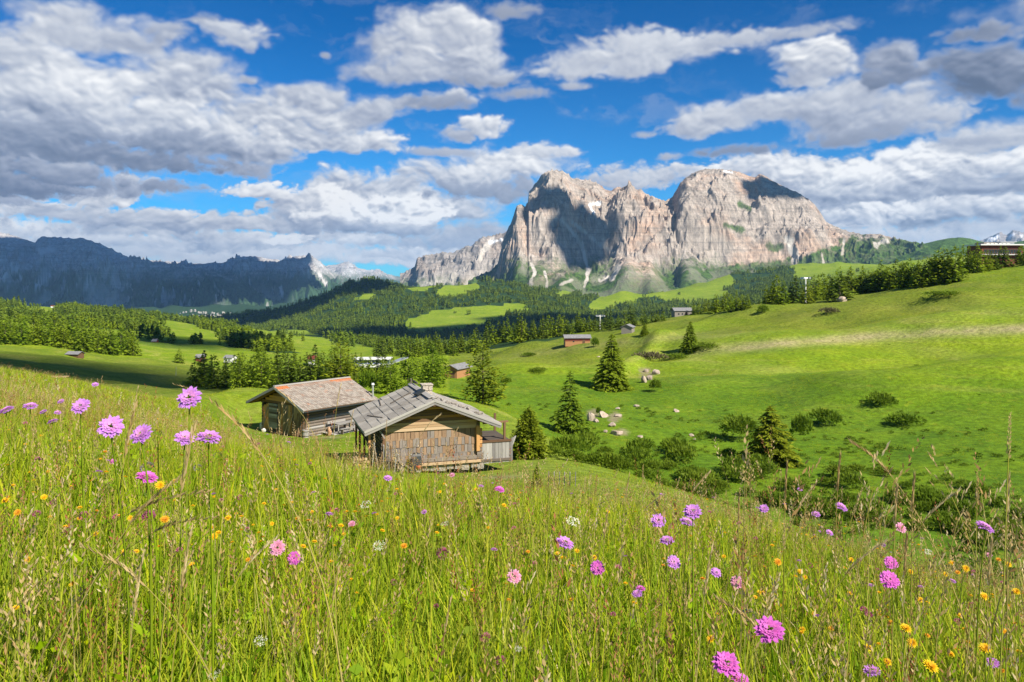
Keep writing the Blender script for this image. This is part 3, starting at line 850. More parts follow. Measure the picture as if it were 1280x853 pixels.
def build_mountains():
    pale = mat_rock('dolomite_rock', (0.33, 0.285, 0.25), (0.47, 0.285, 0.185), (0.075, 0.135, 0.028), 20, 190, snow_z=1, nscale=0.0022, greenamp=260, scree=(0.50, 0.47, 0.43))
    dark = mat_rock('grey_limestone', (0.38, 0.38, 0.39), (0.48, 0.42, 0.39), (0.05, 0.10, 0.045), -60, 250, scree=(0.60, 0.58, 0.56), snow_z=1, nscale=0.0019, greenamp=300)  # the left range's own grey rock
    mid = mat_rock('distant_rock', (0.27, 0.25, 0.24), (0.36, 0.28, 0.23), (0.07, 0.13, 0.035), -100, 60, snow_z=1, nscale=0.0018, greenamp=200)
    turfm = mat_rock('alpine_turf', (0.20, 0.17, 0.13), (0.25, 0.17, 0.12), (0.085, 0.165, 0.030), 900, 1500, snow_z=1, nscale=0.0022, greenamp=200, scree=(0.36, 0.28, 0.22))
    # far left wall of the valley, in two masses
    mountain('mountain', [(-420, 300), (-200, 285), (-60, 282), (0, 289), (20, 294), (38, 301), (44, 302), (50, 296), (60, 295), (78, 297), (104, 297), (122, 303), (136, 309), (144, 313), (160, 321), (176, 324), (210, 330), (250, 334), (300, 352), (340, 380)],
             [(-420, 416), (340, 416)], [(-420, 12500), (0, 12500), (340, 11200)], [(-420, 7200), (340, 7600)], 1.3, 150, 420, 720, 101, dark, 0.50, crestnoise=.5,
             feats=[('scree', [(14, 330), (28, 350)], 2), ('scree', [(62, 344), (45, 356), (30, 362)], 3), ('scree', [(110, 345), (108, 360)], 1.6), ('scree', [(150, 352), (166, 358)], 1.5), ('scree', [(52, 315), (66, 312)], 5), ('scree', [(0, 348), (22, 334)], 2.5)])
    mountain('mountain', [(150, 332), (165, 323), (185, 325), (215, 328), (245, 330), (270, 328), (282, 328), (296, 321), (310, 320), (330, 322), (345, 324), (352, 325), (362, 321), (382, 319), (390, 320), (402, 328), (414, 340), (440, 348), (470, 358)],
             [(150, 412), (470, 405)], [(150, 15500), (470, 14000)], [(150, 9000), (470, 8200)], 1.2, 150, 400, 700, 131, dark, 0.62, crestnoise=.4,
             feats=[('scree', [(240, 358), (247, 366), (252, 378)], 6), ('scree', [(272, 375), (266, 384)], 2), ('scree', [(282, 372), (279, 383)], 2), ('scree', [(350, 360), (355, 372)], 2), ('scree', [(398, 342), (408, 354)], 2)])
    mountain('mountain', [(398, 338), (408, 332), (420, 331), (428, 328), (436, 327), (444, 332), (452, 336), (466, 337), (473, 336), (484, 343), (500, 346), (540, 350), (600, 352)],
             [(398, 372), (600, 372)], [(398, 22000), (600, 22000)], [(398, 15000), (600, 15000)], 1.5, 60, 320, 1100, 151, dark, 0.6)
    # pale shoulder left of the great massif
    mountain('mountain', [(500, 342), (518, 334), (521, 322), (532, 319), (546, 317), (556, 315), (566, 316), (582, 308), (590, 306), (597, 300), (604, 296), (616, 294), (630, 290), (660, 290), (720, 300)],
             [(500, 366), (720, 366)], [(500, 9300), (720, 9300)], [(500, 7800), (720, 7800)], 1.0, 110, 170, 330, 171, mid, 0.7,
             feats=[('snow', [(612, 304), (626, 300)], 2.2), ('scree', [(600, 322), (615, 300)], 4)])
    # the great massif: tower, amphitheatre and the long wall beside it
    mountain('mountain', [(585, 350), (598, 344), (612, 338), (622, 330), (628, 305), (633, 288), (638, 281), (646, 258), (650, 256), (657, 258), (660, 252), (661, 238), (668, 231), (674, 224), (678, 217), (686, 213), (696, 212), (704, 213), (708, 215), (713, 220), (719, 223), (728, 223), (742, 226), (750, 231), (757, 236), (764, 237), (772, 234), (786, 233), (800, 236), (808, 242), (818, 248), (826, 250), (833, 251), (845, 256), (870, 275), (900, 310)],
             [(585, 378), (680, 380), (760, 378), (900, 372)], [(585, 6700), (640, 7000), (700, 7300), (760, 7600), (900, 7200)], [(585, 5600), (700, 5300), (900, 5500)],
             0.7, 300, 150, 300, 201, pale, 0.66, crestnoise=1.0,
             feats=[('scree', [(664, 330), (669, 340), (663, 352), (667, 368)], 2.6), ('scree', [(655, 362), (652, 370)], 1.5), ('scree', [(728, 305), (731, 322), (736, 338), (731, 358)], 2.6),
                    ('scree', [(681, 340), (684, 352), (683, 362)], 1.6), ('scree', [(702, 275), (722, 298), (730, 315)], 2.2), ('scree', [(716, 278), (740, 298), (764, 314)], 2.4), ('snow', [(738, 256), (750, 254)], 2.6), ('snow', [(742, 266), (738, 258)], 1.6),
                    ('scree', [(700, 356), (716, 350)], 2), ('turf', [(660, 330), (655, 345)], 5), ('turf', [(745, 335), (752, 345)], 10), ('turf', [(632, 327), (640, 325)], 2), ('scree', [(764, 350), (775, 330)], 3), ('scree', [(750, 352), (760, 346)], 3)],
             spurs=[(648, 0.35, 0.86, 13, 130), (694, 0.50, 0.84, 16, 90), (668, 0.12, 0.45, 26, 90), (706, .10, .36, 16, 90), (785, 0.18, 0.80, 22, 150), (815, 0.1, 0.75, 12, 90)],
             talus=0.24, treeline=[(585, 352), (650, 345), (700, 344), (760, 352), (830, 350), (900, 340)])
    # the domed massif with its slanting plateau, running out to green on the right
    mountain('mountain', [(770, 330), (790, 300), (812, 268), (826, 256), (834, 249), (840, 247), (846, 236), (850, 229), (858, 221), (870, 214), (880, 211), (897, 211), (912, 212), (924, 215), (936, 220), (944, 222), (950, 218), (958, 220), (967, 227), (982, 234), (996, 240), (1008, 247), (1018, 255), (1026, 266), (1032, 277), (1042, 282), (1061, 289), (1078, 293), (1089, 292), (1102, 294), (1114, 297), (1130, 300), (1152, 304), (1180, 310), (1230, 325)],
             [(770, 384), (880, 376), (1000, 362), (1230, 352)], [(770, 6900), (840, 7300), (950, 7700), (1040, 7300), (1230, 6600)], [(770, 5600), (900, 5500), (1050, 5300), (1230, 5200)],
             0.8, 300, 92, 260, 231, pale, 0.42, crestnoise=.8,
             feats=[('turf', [(1060, 306), (1085, 306), (1125, 308), (1160, 313), (1230, 320)], 10), ('turf', [(1050, 330), (1100, 325), (1200, 335)], 14), ('turf', [(965, 308), (975, 310)], 6), ('turf', [(925, 255), (936, 262)], 4), ('turf', [(1005, 334), (1040, 326)], 9),
                    ('turf', [(908, 282), (930, 288)], 4), ('turf', [(880, 343), (960, 337), (1000, 340)], 9), ('scree', [(1056, 300), (1052, 318)], 2.2), ('scree', [(985, 300), (995, 325)], 6), ('scree', [(800, 345), (830, 333), (850, 322)], 4), ('scree', [(786, 352), (798, 345)], 4), ('scree', [(1030, 330), (1027, 318)], 1.5),
                    ('scree', [(1095, 306), (1108, 302)], 4), ('snow', [(905, 214), (915, 216)], 1.2)],
             spurs=[(800, 0.15, 0.8, 16, 110), (836, 0.2, 0.95, 9, -160), (862, 0.2, 0.75, 22, 110)],
             talus=0.22, treeline=[(770, 356), (830, 346), (870, 340), (905, 330), (950, 327), (1000, 320), (1030, 309), (1060, 303), (1085, 300), (1115, 303), (1130, 296), (1230, 300)])
    # green shoulder and a far snowy range at the right edge
    mountain('mountain', [(1120, 318), (1150, 306), (1170, 301), (1185, 298), (1200, 297), (1212, 298), (1226, 302), (1240, 305), (1262, 303), (1290, 300), (1360, 292), (1500, 300), (1700, 310)],
             [(1120, 345), (1700, 345)], [(1120, 7000), (1700, 7000)], [(1120, 4600), (1700, 4600)], 2.0, 60, 50, 420, 251, turfm, 0.2, crestnoise=.3)
    mountain('mountain', [(1180, 312), (1215, 304), (1229, 300), (1240, 295), (1250, 291), (1258, 294), (1266, 288), (1274, 289), (1284, 292), (1320, 293), (1380, 302), (1450, 310)],
             [(1180, 335), (1450, 335)], [(1180, 21000), (1450, 21000)], [(1180, 15500), (1450, 15500)], 1.2, 60, 330, 700, 271, mid, 0.5,
             feats=[('snow', [(1236, 300), (1248, 296)], 2), ('snow', [(1262, 296), (1268, 293)], 2), ('snow', [(1275, 294), (1290, 297)], 2)])


ground_ob = build_ground()
build_mountains()


# ------------------------------------------------------------------ air and clouds
def build_haze():
    x0, x1, y0, y1, z0, z1 = -56000, 56000, -56000, 30000, -1600, 1320
    v = [(x, y, z) for z in (z0, z1) for (x, y) in ((x0, y0), (x1, y0), (x1, y1), (x0, y1))]
    f = [(3, 2, 1, 0), (4, 5, 6, 7), (0, 1, 5, 4), (1, 2, 6, 5), (2, 3, 7, 6), (3, 0, 4, 7)]
    m, T = new_mat('thin_air')
    pv = T.add('ShaderNodeVolumePrincipled')
    pv.inputs['Color'].default_value = (0.30, 0.60, 1.0, 1)
    pv.inputs['Density'].default_value = HAZE
    pv.inputs['Anisotropy'].default_value = 0.0
    T.l.new(pv.outputs[0], T.out.inputs['Volume'])
    o = mesh_obj('haze', v, f, m)
    tag(o, kind='stuff')
    return o


HAZE = 2.0e-5
build_haze()

# ------------------------------------------------------------------ foliage
def mat_leaf(name, dark, light, tip=None, translucent=0.35, hue_var=0.25, rough=0.6, pos_scale=0.6):
    """leaf colour from a per-tuft tone, a per-plant random and the 'tone' attribute (older needles to fresh growth)"""
    m, T = new_mat(name)
    rnd = T.add('ShaderNodeObjectInfo').outputs['Random']
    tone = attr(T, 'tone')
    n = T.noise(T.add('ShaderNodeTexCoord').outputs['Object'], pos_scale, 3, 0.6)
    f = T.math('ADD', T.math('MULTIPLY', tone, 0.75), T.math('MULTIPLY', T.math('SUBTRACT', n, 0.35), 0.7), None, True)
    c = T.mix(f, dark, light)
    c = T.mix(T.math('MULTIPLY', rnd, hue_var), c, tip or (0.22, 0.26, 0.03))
    d = principled(T, c, rough, 0.1)
    tr = T.add('ShaderNodeBsdfTranslucent', ins={'Color': c})
    mx = T.add('ShaderNodeMixShader', ins={0: translucent, 1: d, 2: tr.outputs[0]})
    T.l.new(mx.outputs[0], T.out.inputs[0])
    return m


def mat_bark():
    m, T = new_mat('bark')
    o = T.add('ShaderNodeTexCoord').outputs['Object']
    n = T.noise(T.vmath('MULTIPLY', o, (6, 6, 1.5)), 2, 6, 0.7)
    c = T.ramp(n, [(0.3, (0.05, 0.038, 0.028)), (0.7, (0.20, 0.16, 0.13))])
    T.l.new(principled(T, c, 0.95, 0.1, bump(T, n, 0.8, 0.05)), T.out.inputs[0])
    return m


M_SPRUCE = mat_leaf('spruce_needles', (0.035, 0.080, 0.010), (0.235, 0.33, 0.018), (0.32, 0.37, 0.02), 0.36, 0.35)
M_PINE = mat_leaf('pine_needles', (0.050, 0.092, 0.010), (0.27, 0.33, 0.020), (0.34, 0.36, 0.02), 0.36, 0.3)
M_LARCH = mat_leaf('larch_needles', (0.070, 0.15, 0.012), (0.28, 0.39, 0.025), (0.35, 0.42, 0.03), 0.46, 0.35)
M_DARKF = mat_leaf('distant_conifer', (0.020, 0.052, 0.011), (0.135, 0.205, 0.020), (0.22, 0.28, 0.025), 0.26, 0.5)
M_SHRUB = mat_leaf('shrub_leaves', (0.055, 0.120, 0.010), (0.20, 0.29, 0.018), (0.26, 0.30, 0.03), 0.4, 0.3)
M_BROWNSH = mat_leaf('heath_leaves', (0.06, 0.060, 0.030), (0.17, 0.15, 0.075), (0.22, 0.15, 0.10), 0.2, 0.3)
M_BARK = mat_bark()


class Cards:
    """collects small leaf faces"""
    def __init__(s):
        s.b = []; s.d = []; s.w = []; s.t = []

    def put(s, base, tipv, widv, tone):
        s.b.append(base); s.d.append(tipv); s.w.append(widv); s.t.append(tone)

    def mesh(s, name, mat, kind='tri', link=False):
        b = np.concatenate([np.atleast_2d(a) for a in s.b]); d = np.concatenate([np.atleast_2d(a) for a in s.d])
        w = np.concatenate([np.atleast_2d(a) for a in s.w]); t = np.concatenate([np.atleast_1d(a) for a in s.t])
        n = len(b)
        if kind == 'tri':
            V = np.stack([b - w * .5, b + w * .5, b + d], 1).reshape(-1, 3)
            Fc = np.arange(n * 3).reshape(n, 3); k = 3
        else:   # diamond
            V = np.stack([b, b + d * .45 - w * .5, b + d, b + d * .45 + w * .5], 1).reshape(-1, 3)
            Fc = np.arange(n * 4).reshape(n, 4); k = 4
        o = mesh_obj(name, V, Fc, mat, link=link)
        set_attr(o, 'tone', np.repeat(t, k))
        return o


def rvec(rg, n):
    v = rg.normal(size=(n, 3))
    return v / np.linalg.norm(v, axis=1, keepdims=True)


def conifer_cards(seed, h, r, whorls=26, per=8, cards=16, card=0.34, droop=0.35, rise=0.15, z0=0.06, power=0.85, gap=0.12, ragged=0.25, asym=0.0, clumpy=0.0, roundtop=0.0):
    rg = np.random.default_rng(seed)
    C = Cards()
    for i in range(whorls):
        t = (i + rg.uniform(-.4, .4)) / whorls
        t = min(max(t, 0), 0.985)
        z = h * (z0 + (1 - z0) * t)
        prof = (1 - t) ** power
        if roundtop: prof = prof * (1 - roundtop) + roundtop * math.sqrt(max(0, 1 - t ** 2.2)) * (0.55 + .45 * min(1, t * 4 + .2))
        rad = r * prof + 0.03 * h * (1 - t)
        n = max(4, int(per * (0.55 + 0.45 * (1 - t)) + rg.uniform(-1, 1)))
        ph = rg.uniform(0, 6.28)
        for j in range(n):
            if rg.uniform() < gap: continue
            a = ph + j * 6.283 / n + rg.normal() * 0.22
            L = rad * (1 + rg.normal() * ragged * 0.6) * (1 + asym * math.cos(a - 1.0))
            if L < 0.05 * r: L = 0.05 * r
            m = max(3, int(cards * (L / r) ** 0.8 + 1.5))
            s = rg.uniform(0.12, 1.0, m) ** 0.75
            s[0] = 1.0
            side = rg.uniform(-1, 1, m) * (0.30 * (1 - s * 0.65)) * L
            ca, sa = math.cos(a), math.sin(a)
            rr = L * s
            zz = z + L * (rise * s + rg.normal() * .02) - droop * L * s * s + np.abs(side) * -0.2
            if clumpy: zz = zz + rg.normal(size=m) * clumpy * card
            p = np.stack([ca * rr - sa * side, sa * rr + ca * side, zz], 1)
            out = np.stack([np.full(m, ca), np.full(m, sa), np.full(m, rise - 2 * droop * .6)], 1)
            lat = np.stack([np.full(m, -sa), np.full(m, ca), np.zeros(m)], 1) * np.sign(side)[:, None]
            dirn = out * 0.7 + lat * rg.uniform(.1, .9, m)[:, None] + rvec(rg, m) * 0.35
            dirn /= np.linalg.norm(dirn, axis=1, keepdims=True)
            sz = card * rg.uniform(.7, 1.35, m)[:, None] * (0.55 + 0.45 * (1 - t))
            wv = np.cross(dirn, np.array([0, 0, 1.0]) + rvec(rg, m) * 0.8)
            wv /= np.linalg.norm(wv, axis=1, keepdims=True) + 1e-6
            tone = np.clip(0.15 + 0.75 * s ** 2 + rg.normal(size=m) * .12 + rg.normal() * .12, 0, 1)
            C.put(p - dirn * sz * 0.3, dirn * sz, wv * sz * rg.uniform(.5, .8, m)[:, None], tone)
    # leader
    C.put(np.array([[0, 0, h * 0.95]]), np.array([[0, 0, h * 0.07]]), np.array([[card * .25, 0, 0]]), np.array([.8]))
    return C


def trunk_mesh(h, r, seed=0, limbs=0, link=False):
    rg = random.Random(seed)
    V = []; Fc = []
    n = 7; rings = 6
    for i in range(rings):
        t = i / (rings - 1)
        rr = r * (1 - t * 0.93) * (1.25 if i == 0 else 1)
        for j in range(n):
            a = j * 6.2832 / n
            V.append((rr * math.cos(a) + 0.02 * h * math.sin(t * 3 + seed) * t, rr * math.sin(a), -0.04 * h + t * h * 1.0))
    for i in range(rings - 1):
        for j in range(n):
            Fc.append((i * n + j, i * n + (j + 1) % n, (i + 1) * n + (j + 1) % n, (i + 1) * n + j))
    for q in range(limbs):
        t = rg.uniform(0.12, 0.8); a = rg.uniform(0, 6.28); L = h * 0.20 * (1 - t * .8); z = h * t
        b = len(V); w = r * 0.22
        for (s, ww) in ((0, w), (1, w * .3)):
            c = Vector((math.cos(a) * L * s, math.sin(a) * L * s, z - 0.12 * L * s))
            for k in range(3):
                an = k * 2.094
                V.append((c.x - math.sin(a) * math.cos(an) * ww, c.y + math.cos(a) * math.cos(an) * ww, c.z + math.sin(an) * ww))
        for k in range(3):
            Fc.append((b + k, b + (k + 1) % 3, b + 3 + (k + 1) % 3, b + 3 + k))
    return mesh_obj('trunk', V, Fc, M_BARK, link=link)


def shrub_cards(seed, w, h, n=900, card=0.22, lobes=6, flat=False):
    rg = np.random.default_rng(seed)
    C = Cards()
    for i in range(lobes):
        a = rg.uniform(0, 6.28); d = rg.uniform(0, 0.55) * w / 2
        c = np.array([math.cos(a) * d, math.sin(a) * d, h * rg.uniform(.25, .5)])
        rr = np.array([w * rg.uniform(.22, .34), w * rg.uniform(.22, .34), h * rg.uniform(.35, .5)])
        m = n // lobes
        v = rvec(rg, m); v[:, 2] = np.abs(v[:, 2]) * 1.1 - 0.25
        rad = rg.uniform(.55, 1.08, m)[:, None]
        p = c + v * rr * rad
        p[:, 2] = np.maximum(p[:, 2], 0.02)
        dirn = v + rvec(rg, m) * .7 + np.array([0, 0, .35]); dirn /= np.linalg.norm(dirn, axis=1, keepdims=True)
        wv = np.cross(dirn, rvec(rg, m)); wv /= np.linalg.norm(wv, axis=1, keepdims=True) + 1e-6
        sz = card * rg.uniform(.6, 1.4, m)[:, None]
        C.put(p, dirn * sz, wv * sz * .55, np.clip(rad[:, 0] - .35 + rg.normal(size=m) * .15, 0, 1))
    return C


# prototypes: unit trees 10 m tall, scaled when placed
PROTO = {}


def proto_tree(key, name, cards, mat, trunk_r=0.16, h=10.0, limbs=14, has_trunk=True):
    me = cards.mesh('crown', mat)
    tr = trunk_mesh(h, trunk_r, hash(key) % 7, limbs) if has_trunk else None
    PROTO[key] = (name, me.data, tr.data if tr else None)
    bpy.data.objects.remove(me)
    if tr: bpy.data.objects.remove(tr)


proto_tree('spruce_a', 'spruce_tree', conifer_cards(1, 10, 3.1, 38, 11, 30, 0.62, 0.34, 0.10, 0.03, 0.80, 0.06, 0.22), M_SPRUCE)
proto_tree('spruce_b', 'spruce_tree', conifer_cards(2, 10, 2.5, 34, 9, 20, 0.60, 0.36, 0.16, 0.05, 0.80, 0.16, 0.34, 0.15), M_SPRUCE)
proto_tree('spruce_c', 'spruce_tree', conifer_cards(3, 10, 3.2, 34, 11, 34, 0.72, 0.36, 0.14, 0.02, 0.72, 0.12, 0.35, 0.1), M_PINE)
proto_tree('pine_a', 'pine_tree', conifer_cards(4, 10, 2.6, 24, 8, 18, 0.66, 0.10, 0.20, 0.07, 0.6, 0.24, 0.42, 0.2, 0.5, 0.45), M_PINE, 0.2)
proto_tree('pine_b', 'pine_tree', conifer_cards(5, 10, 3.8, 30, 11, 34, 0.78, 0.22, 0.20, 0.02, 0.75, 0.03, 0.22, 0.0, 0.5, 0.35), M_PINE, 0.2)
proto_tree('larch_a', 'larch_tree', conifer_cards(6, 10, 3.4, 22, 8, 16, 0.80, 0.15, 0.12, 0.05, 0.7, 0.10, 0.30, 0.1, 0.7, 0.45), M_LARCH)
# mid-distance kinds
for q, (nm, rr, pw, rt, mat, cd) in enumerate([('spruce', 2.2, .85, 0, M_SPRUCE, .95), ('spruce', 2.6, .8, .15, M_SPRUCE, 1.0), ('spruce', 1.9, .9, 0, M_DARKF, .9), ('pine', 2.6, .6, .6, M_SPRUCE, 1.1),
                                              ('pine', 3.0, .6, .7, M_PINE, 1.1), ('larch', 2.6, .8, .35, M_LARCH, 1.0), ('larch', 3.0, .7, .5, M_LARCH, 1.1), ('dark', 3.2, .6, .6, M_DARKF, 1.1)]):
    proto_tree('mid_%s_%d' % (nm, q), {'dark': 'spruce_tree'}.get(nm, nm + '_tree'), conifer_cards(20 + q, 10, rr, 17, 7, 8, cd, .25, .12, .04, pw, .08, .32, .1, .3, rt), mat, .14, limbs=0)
proto_tree('bush_a', 'shrub', shrub_cards(31, 3.4, 1.5, 1100, .26, 8), M_SHRUB, has_trunk=False)
proto_tree('bush_b', 'shrub', shrub_cards(32, 3.0, 1.9, 900, .26, 6), M_SHRUB, has_trunk=False)
proto_tree('bush_c', 'shrub', shrub_cards(33, 3.6, 1.1, 800, .24, 9), M_SHRUB, has_trunk=False)
proto_tree('bush_brown', 'shrub', shrub_cards(34, 3.6, 1.0, 700, .20, 8), M_BROWNSH, has_trunk=False)
SIZES = {'spruce_a': (10, 6.2), 'spruce_b': (10, 5.2), 'spruce_c': (10, 6.4), 'pine_a': (10, 5.4), 'pine_b': (10, 7.2), 'larch_a': (10, 6.8),
         'bush_a': (1.5, 3.4), 'bush_b': (1.9, 3.0), 'bush_c': (1.1, 3.6), 'bush_brown': (1.0, 3.6)}
MIDW = [4.6, 5.3, 4.0, 5.6, 6.4, 5.6, 6.4, 6.6]


def put_plant(key, p, hgt, wid, label, cat, group=None, name=None):
    nm, crown, trunk = PROTO[key]
    h0, w0 = SIZES.get(key) or (10, MIDW[int(key.rsplit('_', 1)[1])])
    rz = random.uniform(0, 6.28)
    if trunk is None:
        o = bpy.data.objects.new(name or nm, crown)
        COL.objects.link(o)
    else:
        o = bpy.data.objects.new(name or nm, None)
        COL.objects.link(o)
        for n_, d_ in (('crown', crown), ('trunk', trunk)):
            c = bpy.data.objects.new(n_, d_); COL.objects.link(c); c.parent = o
    o.location = (p.x, p.y, p.z - 0.015 * hgt)
    o.rotation_euler = (0, 0, rz)
    s = wid / w0
    o.scale = (s, s, hgt / h0)
    tag(o, label, cat, group)
    return o


def plant_px(key, px, base, hpx, wpx, Ymin, Ymax, label, cat, group=None, name=None):
    p = at_row(px, base, Ymin, Ymax)
    return put_plant(key, p, hpx / F * p.y, wpx / F * p.y, label, cat, group, name)


def thicket_label(i, s):
    seg = ('behind the mown rise', 'between the mown rise and the ravine spruce', 'under the ravine spruce', 'right of the ravine spruce', 'below the flat shrub of the hollow', 'at the right end of the ravine')[i // 15]
    o = ('first', 'second', 'third', 'fourth', 'fifth', 'sixth', 'seventh', 'eighth', 'ninth', 'tenth', 'eleventh', 'twelfth', 'thirteenth', 'fourteenth', 'fifteenth')[i % 15]
    return '%s thicket shrub %s, %s from the left' % ('small' if s < .85 else 'middling' if s < 1.1 else 'large', seg, o)


def build_trees():
    # ---- the trees and bushes one can point at
    for a in [
        ('spruce_a', 765, 487, 72, 48, 90, 300, 'dense dark green spruce standing alone on the open slope above the boulders', 'spruce tree'),
        ('spruce_b', 713, 541, 80, 44, 80, 200, 'slender spruce beside the pale boulders at the foot of the slope', 'spruce tree'),
        ('pine_a', 604, 506, 80, 48, 60, 200, 'tall ragged pine with bare trunk showing, behind the shingled hut', 'pine tree'),
        ('pine_b', 661, 573, 64, 44, 40, 75, 'rounded bushy young pine right of the shingled hut terrace', 'pine tree'),
        ('spruce_c', 671, 610, 30, 14, 24, 50, 'tiny young spruce in the grass in front of the bushy pine', 'spruce tree'),
        ('spruce_a', 863, 439, 38, 24, 120, 400, 'small dark spruce with a low skirt, alone high on the slope', 'spruce tree'),
        ('spruce_c', 963, 580, 74, 64, 70, 130, 'yellowish spruce growing among the shrubs in the ravine', 'spruce tree'),
        ('spruce_a', 806, 419, 16, 12, 200, 450, 'small cone-shaped spruce right of the little grey shed', 'spruce tree'),
        ('larch_a', 488, 493, 42, 36, 85, 160, 'yellow-green tree between the two hut roofs, nearest the stovepipe', 'tree'),
        ('larch_a', 541, 484, 54, 34, 120, 200, 'pale feathery larch between the chimney and the orange cabin', 'larch tree'),
        ('mid_spruce_1', 510, 486, 56, 24, 125, 200, 'slim light green spruce left of the pale feathery larch', 'spruce tree'),
        ('pine_a', 425, 486, 60, 42, 110, 220, 'broad dark pine rising behind the tiled roof', 'pine tree'),
        ('larch_a', 327, 486, 56, 42, 110, 220, 'broad green tree at the left corner behind the tiled roof', 'tree'),
        ('larch_a', 300, 487, 50, 30, 120, 220, 'round topped tree just left of the broad green one', 'tree'),
        ('mid_spruce_1', 224, 454, 19, 14, 200, 500, 'lone dark tree on the light field at the valley edge', 'tree'),
        ('mid_dark_7', 1050, 376, 33, 34, 200, 500, 'dark round tree over a grey boulder at the top of the slope', 'tree'),
        ('mid_larch_5', 1100, 364, 30, 32, 200, 500, 'bright yellow-green larch in front of the dark skyline trees', 'larch tree'),
        ('mid_pine_4', 1008, 380, 26, 20, 200, 500, 'yellowish small pine left of the dark round tree', 'pine tree'),
        ('mid_spruce_0', 567, 445, 22, 14, 250, 600, 'small spruce left behind the orange cabin', 'spruce tree'),
    ]:
        plant_px(*a[:7], a[7], a[8])
    for a in [
        ('bush_b', 926, 550, 36, 54, 70, 160, 'large round shrub left of the yellowish ravine spruce'),
        ('bush_b', 1001, 552, 40, 32, 70, 160, 'tall narrow shrub right of the yellowish ravine spruce'),
        ('bush_a', 1036, 532, 24, 46, 80, 180, 'broad low shrub right of the tall narrow one in the ravine'),
        ('bush_a', 1102, 508, 20, 38, 80, 200, 'dark shrub alone on the bright slope above the ravine'),
        ('bush_a', 1130, 532, 18, 44, 80, 180, 'flat shrub in the hollow below the lone dark shrub'),
        ('bush_c', 744, 434, 14, 12, 160, 350, 'small round bush at the end of the long grey roofed cabin'),
        ('bush_brown', 1038, 393, 10, 28, 150, 380, 'brownish low bush on the upper slope below the dark round tree'),
        ('bush_c', 953, 393, 13, 16, 150, 420, 'small green bush at the left end of the upper slope'),
        ('bush_c', 1181, 371, 8, 54, 150, 350, 'long flat juniper mat on the upper right slope'),
        ('bush_brown', 815, 452, 14, 52, 110, 300, 'olive brush on the brow right of the lone spruce'),
        ('bush_c', 845, 449, 8, 40, 110, 300, 'low green brush around the foot of the small dark spruce'),
        ('bush_c', 880, 436, 9, 46, 110, 300, 'low brush right of the small dark spruce'),
        ('bush_c', 660, 446, 6, 22, 120, 400, 'small green bush on the slope left of the long cabin'),
        ('bush_c', 672, 466, 7, 30, 110, 350, 'flat bush in the fold below the long cabin'),
        ('bush_b', 632, 482, 12, 18, 90, 250, 'small dark bush right of the tall ragged pine'),
        ('bush_b', 582, 568, 15, 20, 46, 60, 'dark bush behind the terrace post of the shingled hut'),
        ('bush_b', 820, 490, 18, 20, 90, 250, 'round bush under the rocky outcrop on the slope'),
        ('bush_b', 748, 520, 13, 9, 90, 200, 'little bush between the two pale boulders'),
        ('bush_c', 96, 432, 7, 9, 200, 500, 'small bush on the shaded field at the far left'),
        ('bush_a', 462, 492, 32, 30, 90, 200, 'pale green bushes behind the ridge of the tiled hut'),
    ]:
        plant_px(*a[:7], a[7], 'shrub')
    # ---- thicket along the ravine: many alike
    rg = random.Random(3)
    names = ['low', 'taller', 'spreading', 'small']
    for i in range(90):
        px = 690 + 600 * (i + rg.uniform(.1, .9)) / 90
        lo = pchip([690, 760, 850, 950, 1050, 1150, 1290], [566, 585, 604, 622, 640, 660, 680], px)
        hi = pchip([690, 760, 850, 950, 1050, 1150, 1290], [552, 560, 560, 570, 575, 590, 610], px)
        py = float(hi) + (float(lo) + 14 - float(hi)) * rg.random() ** .6
        s = rg.uniform(.6, 1.35)
        plant_px(rg.choice(['bush_a', 'bush_b', 'bush_c', 'bush_c']), px, py, 19 * s, 38 * s, 50, 140,
                 thicket_label(i, s), 'shrub', 'ravine thicket shrubs')
    # ---- stands of trees
    mids = {'c': ['mid_spruce_0', 'mid_spruce_1', 'mid_spruce_2', 'mid_pine_3'], 'm': ['mid_spruce_0', 'mid_spruce_1', 'mid_pine_3', 'mid_pine_4', 'mid_larch_5'],
            'l': ['mid_larch_5', 'mid_larch_6', 'mid_spruce_1'], 'd': ['mid_spruce_2', 'mid_spruce_0', 'mid_dark_7']}

    ORD = ['first', 'second', 'third', 'fourth', 'fifth', 'sixth', 'seventh', 'eighth', 'ninth', 'tenth', 'eleventh', 'twelfth', 'thirteenth', 'fourteenth', 'fifteenth', 'sixteenth', 'seventeenth', 'eighteenth', 'nineteenth', 'twentieth',
           'twenty-first', 'twenty-second', 'twenty-third', 'twenty-fourth', 'twenty-fifth', 'twenty-sixth', 'twenty-seventh', 'twenty-eighth', 'twenty-ninth', 'thirtieth']
    KIND = {'spruce': 'spruce', 'pine': 'pine', 'larch': 'light green larch', 'dark': 'dark rounded conifer'}

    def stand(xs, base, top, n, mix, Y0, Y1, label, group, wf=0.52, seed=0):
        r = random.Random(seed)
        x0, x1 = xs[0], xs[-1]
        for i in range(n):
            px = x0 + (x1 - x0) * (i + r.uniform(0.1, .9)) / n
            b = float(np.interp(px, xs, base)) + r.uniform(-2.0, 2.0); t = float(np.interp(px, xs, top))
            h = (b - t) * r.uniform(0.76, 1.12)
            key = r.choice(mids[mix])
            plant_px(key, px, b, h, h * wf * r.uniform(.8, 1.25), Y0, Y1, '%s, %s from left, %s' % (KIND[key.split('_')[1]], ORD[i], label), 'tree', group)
    LB = 'back row of the far left belt'; LB1 = 'sunlit front row of the far left belt'
    stand([-20, 60, 110, 172], [428, 431, 440, 445], [391, 394, 402, 412], 24, 'l', 250, 900, LB1, 'conifers of the far left belt', .55, 1)
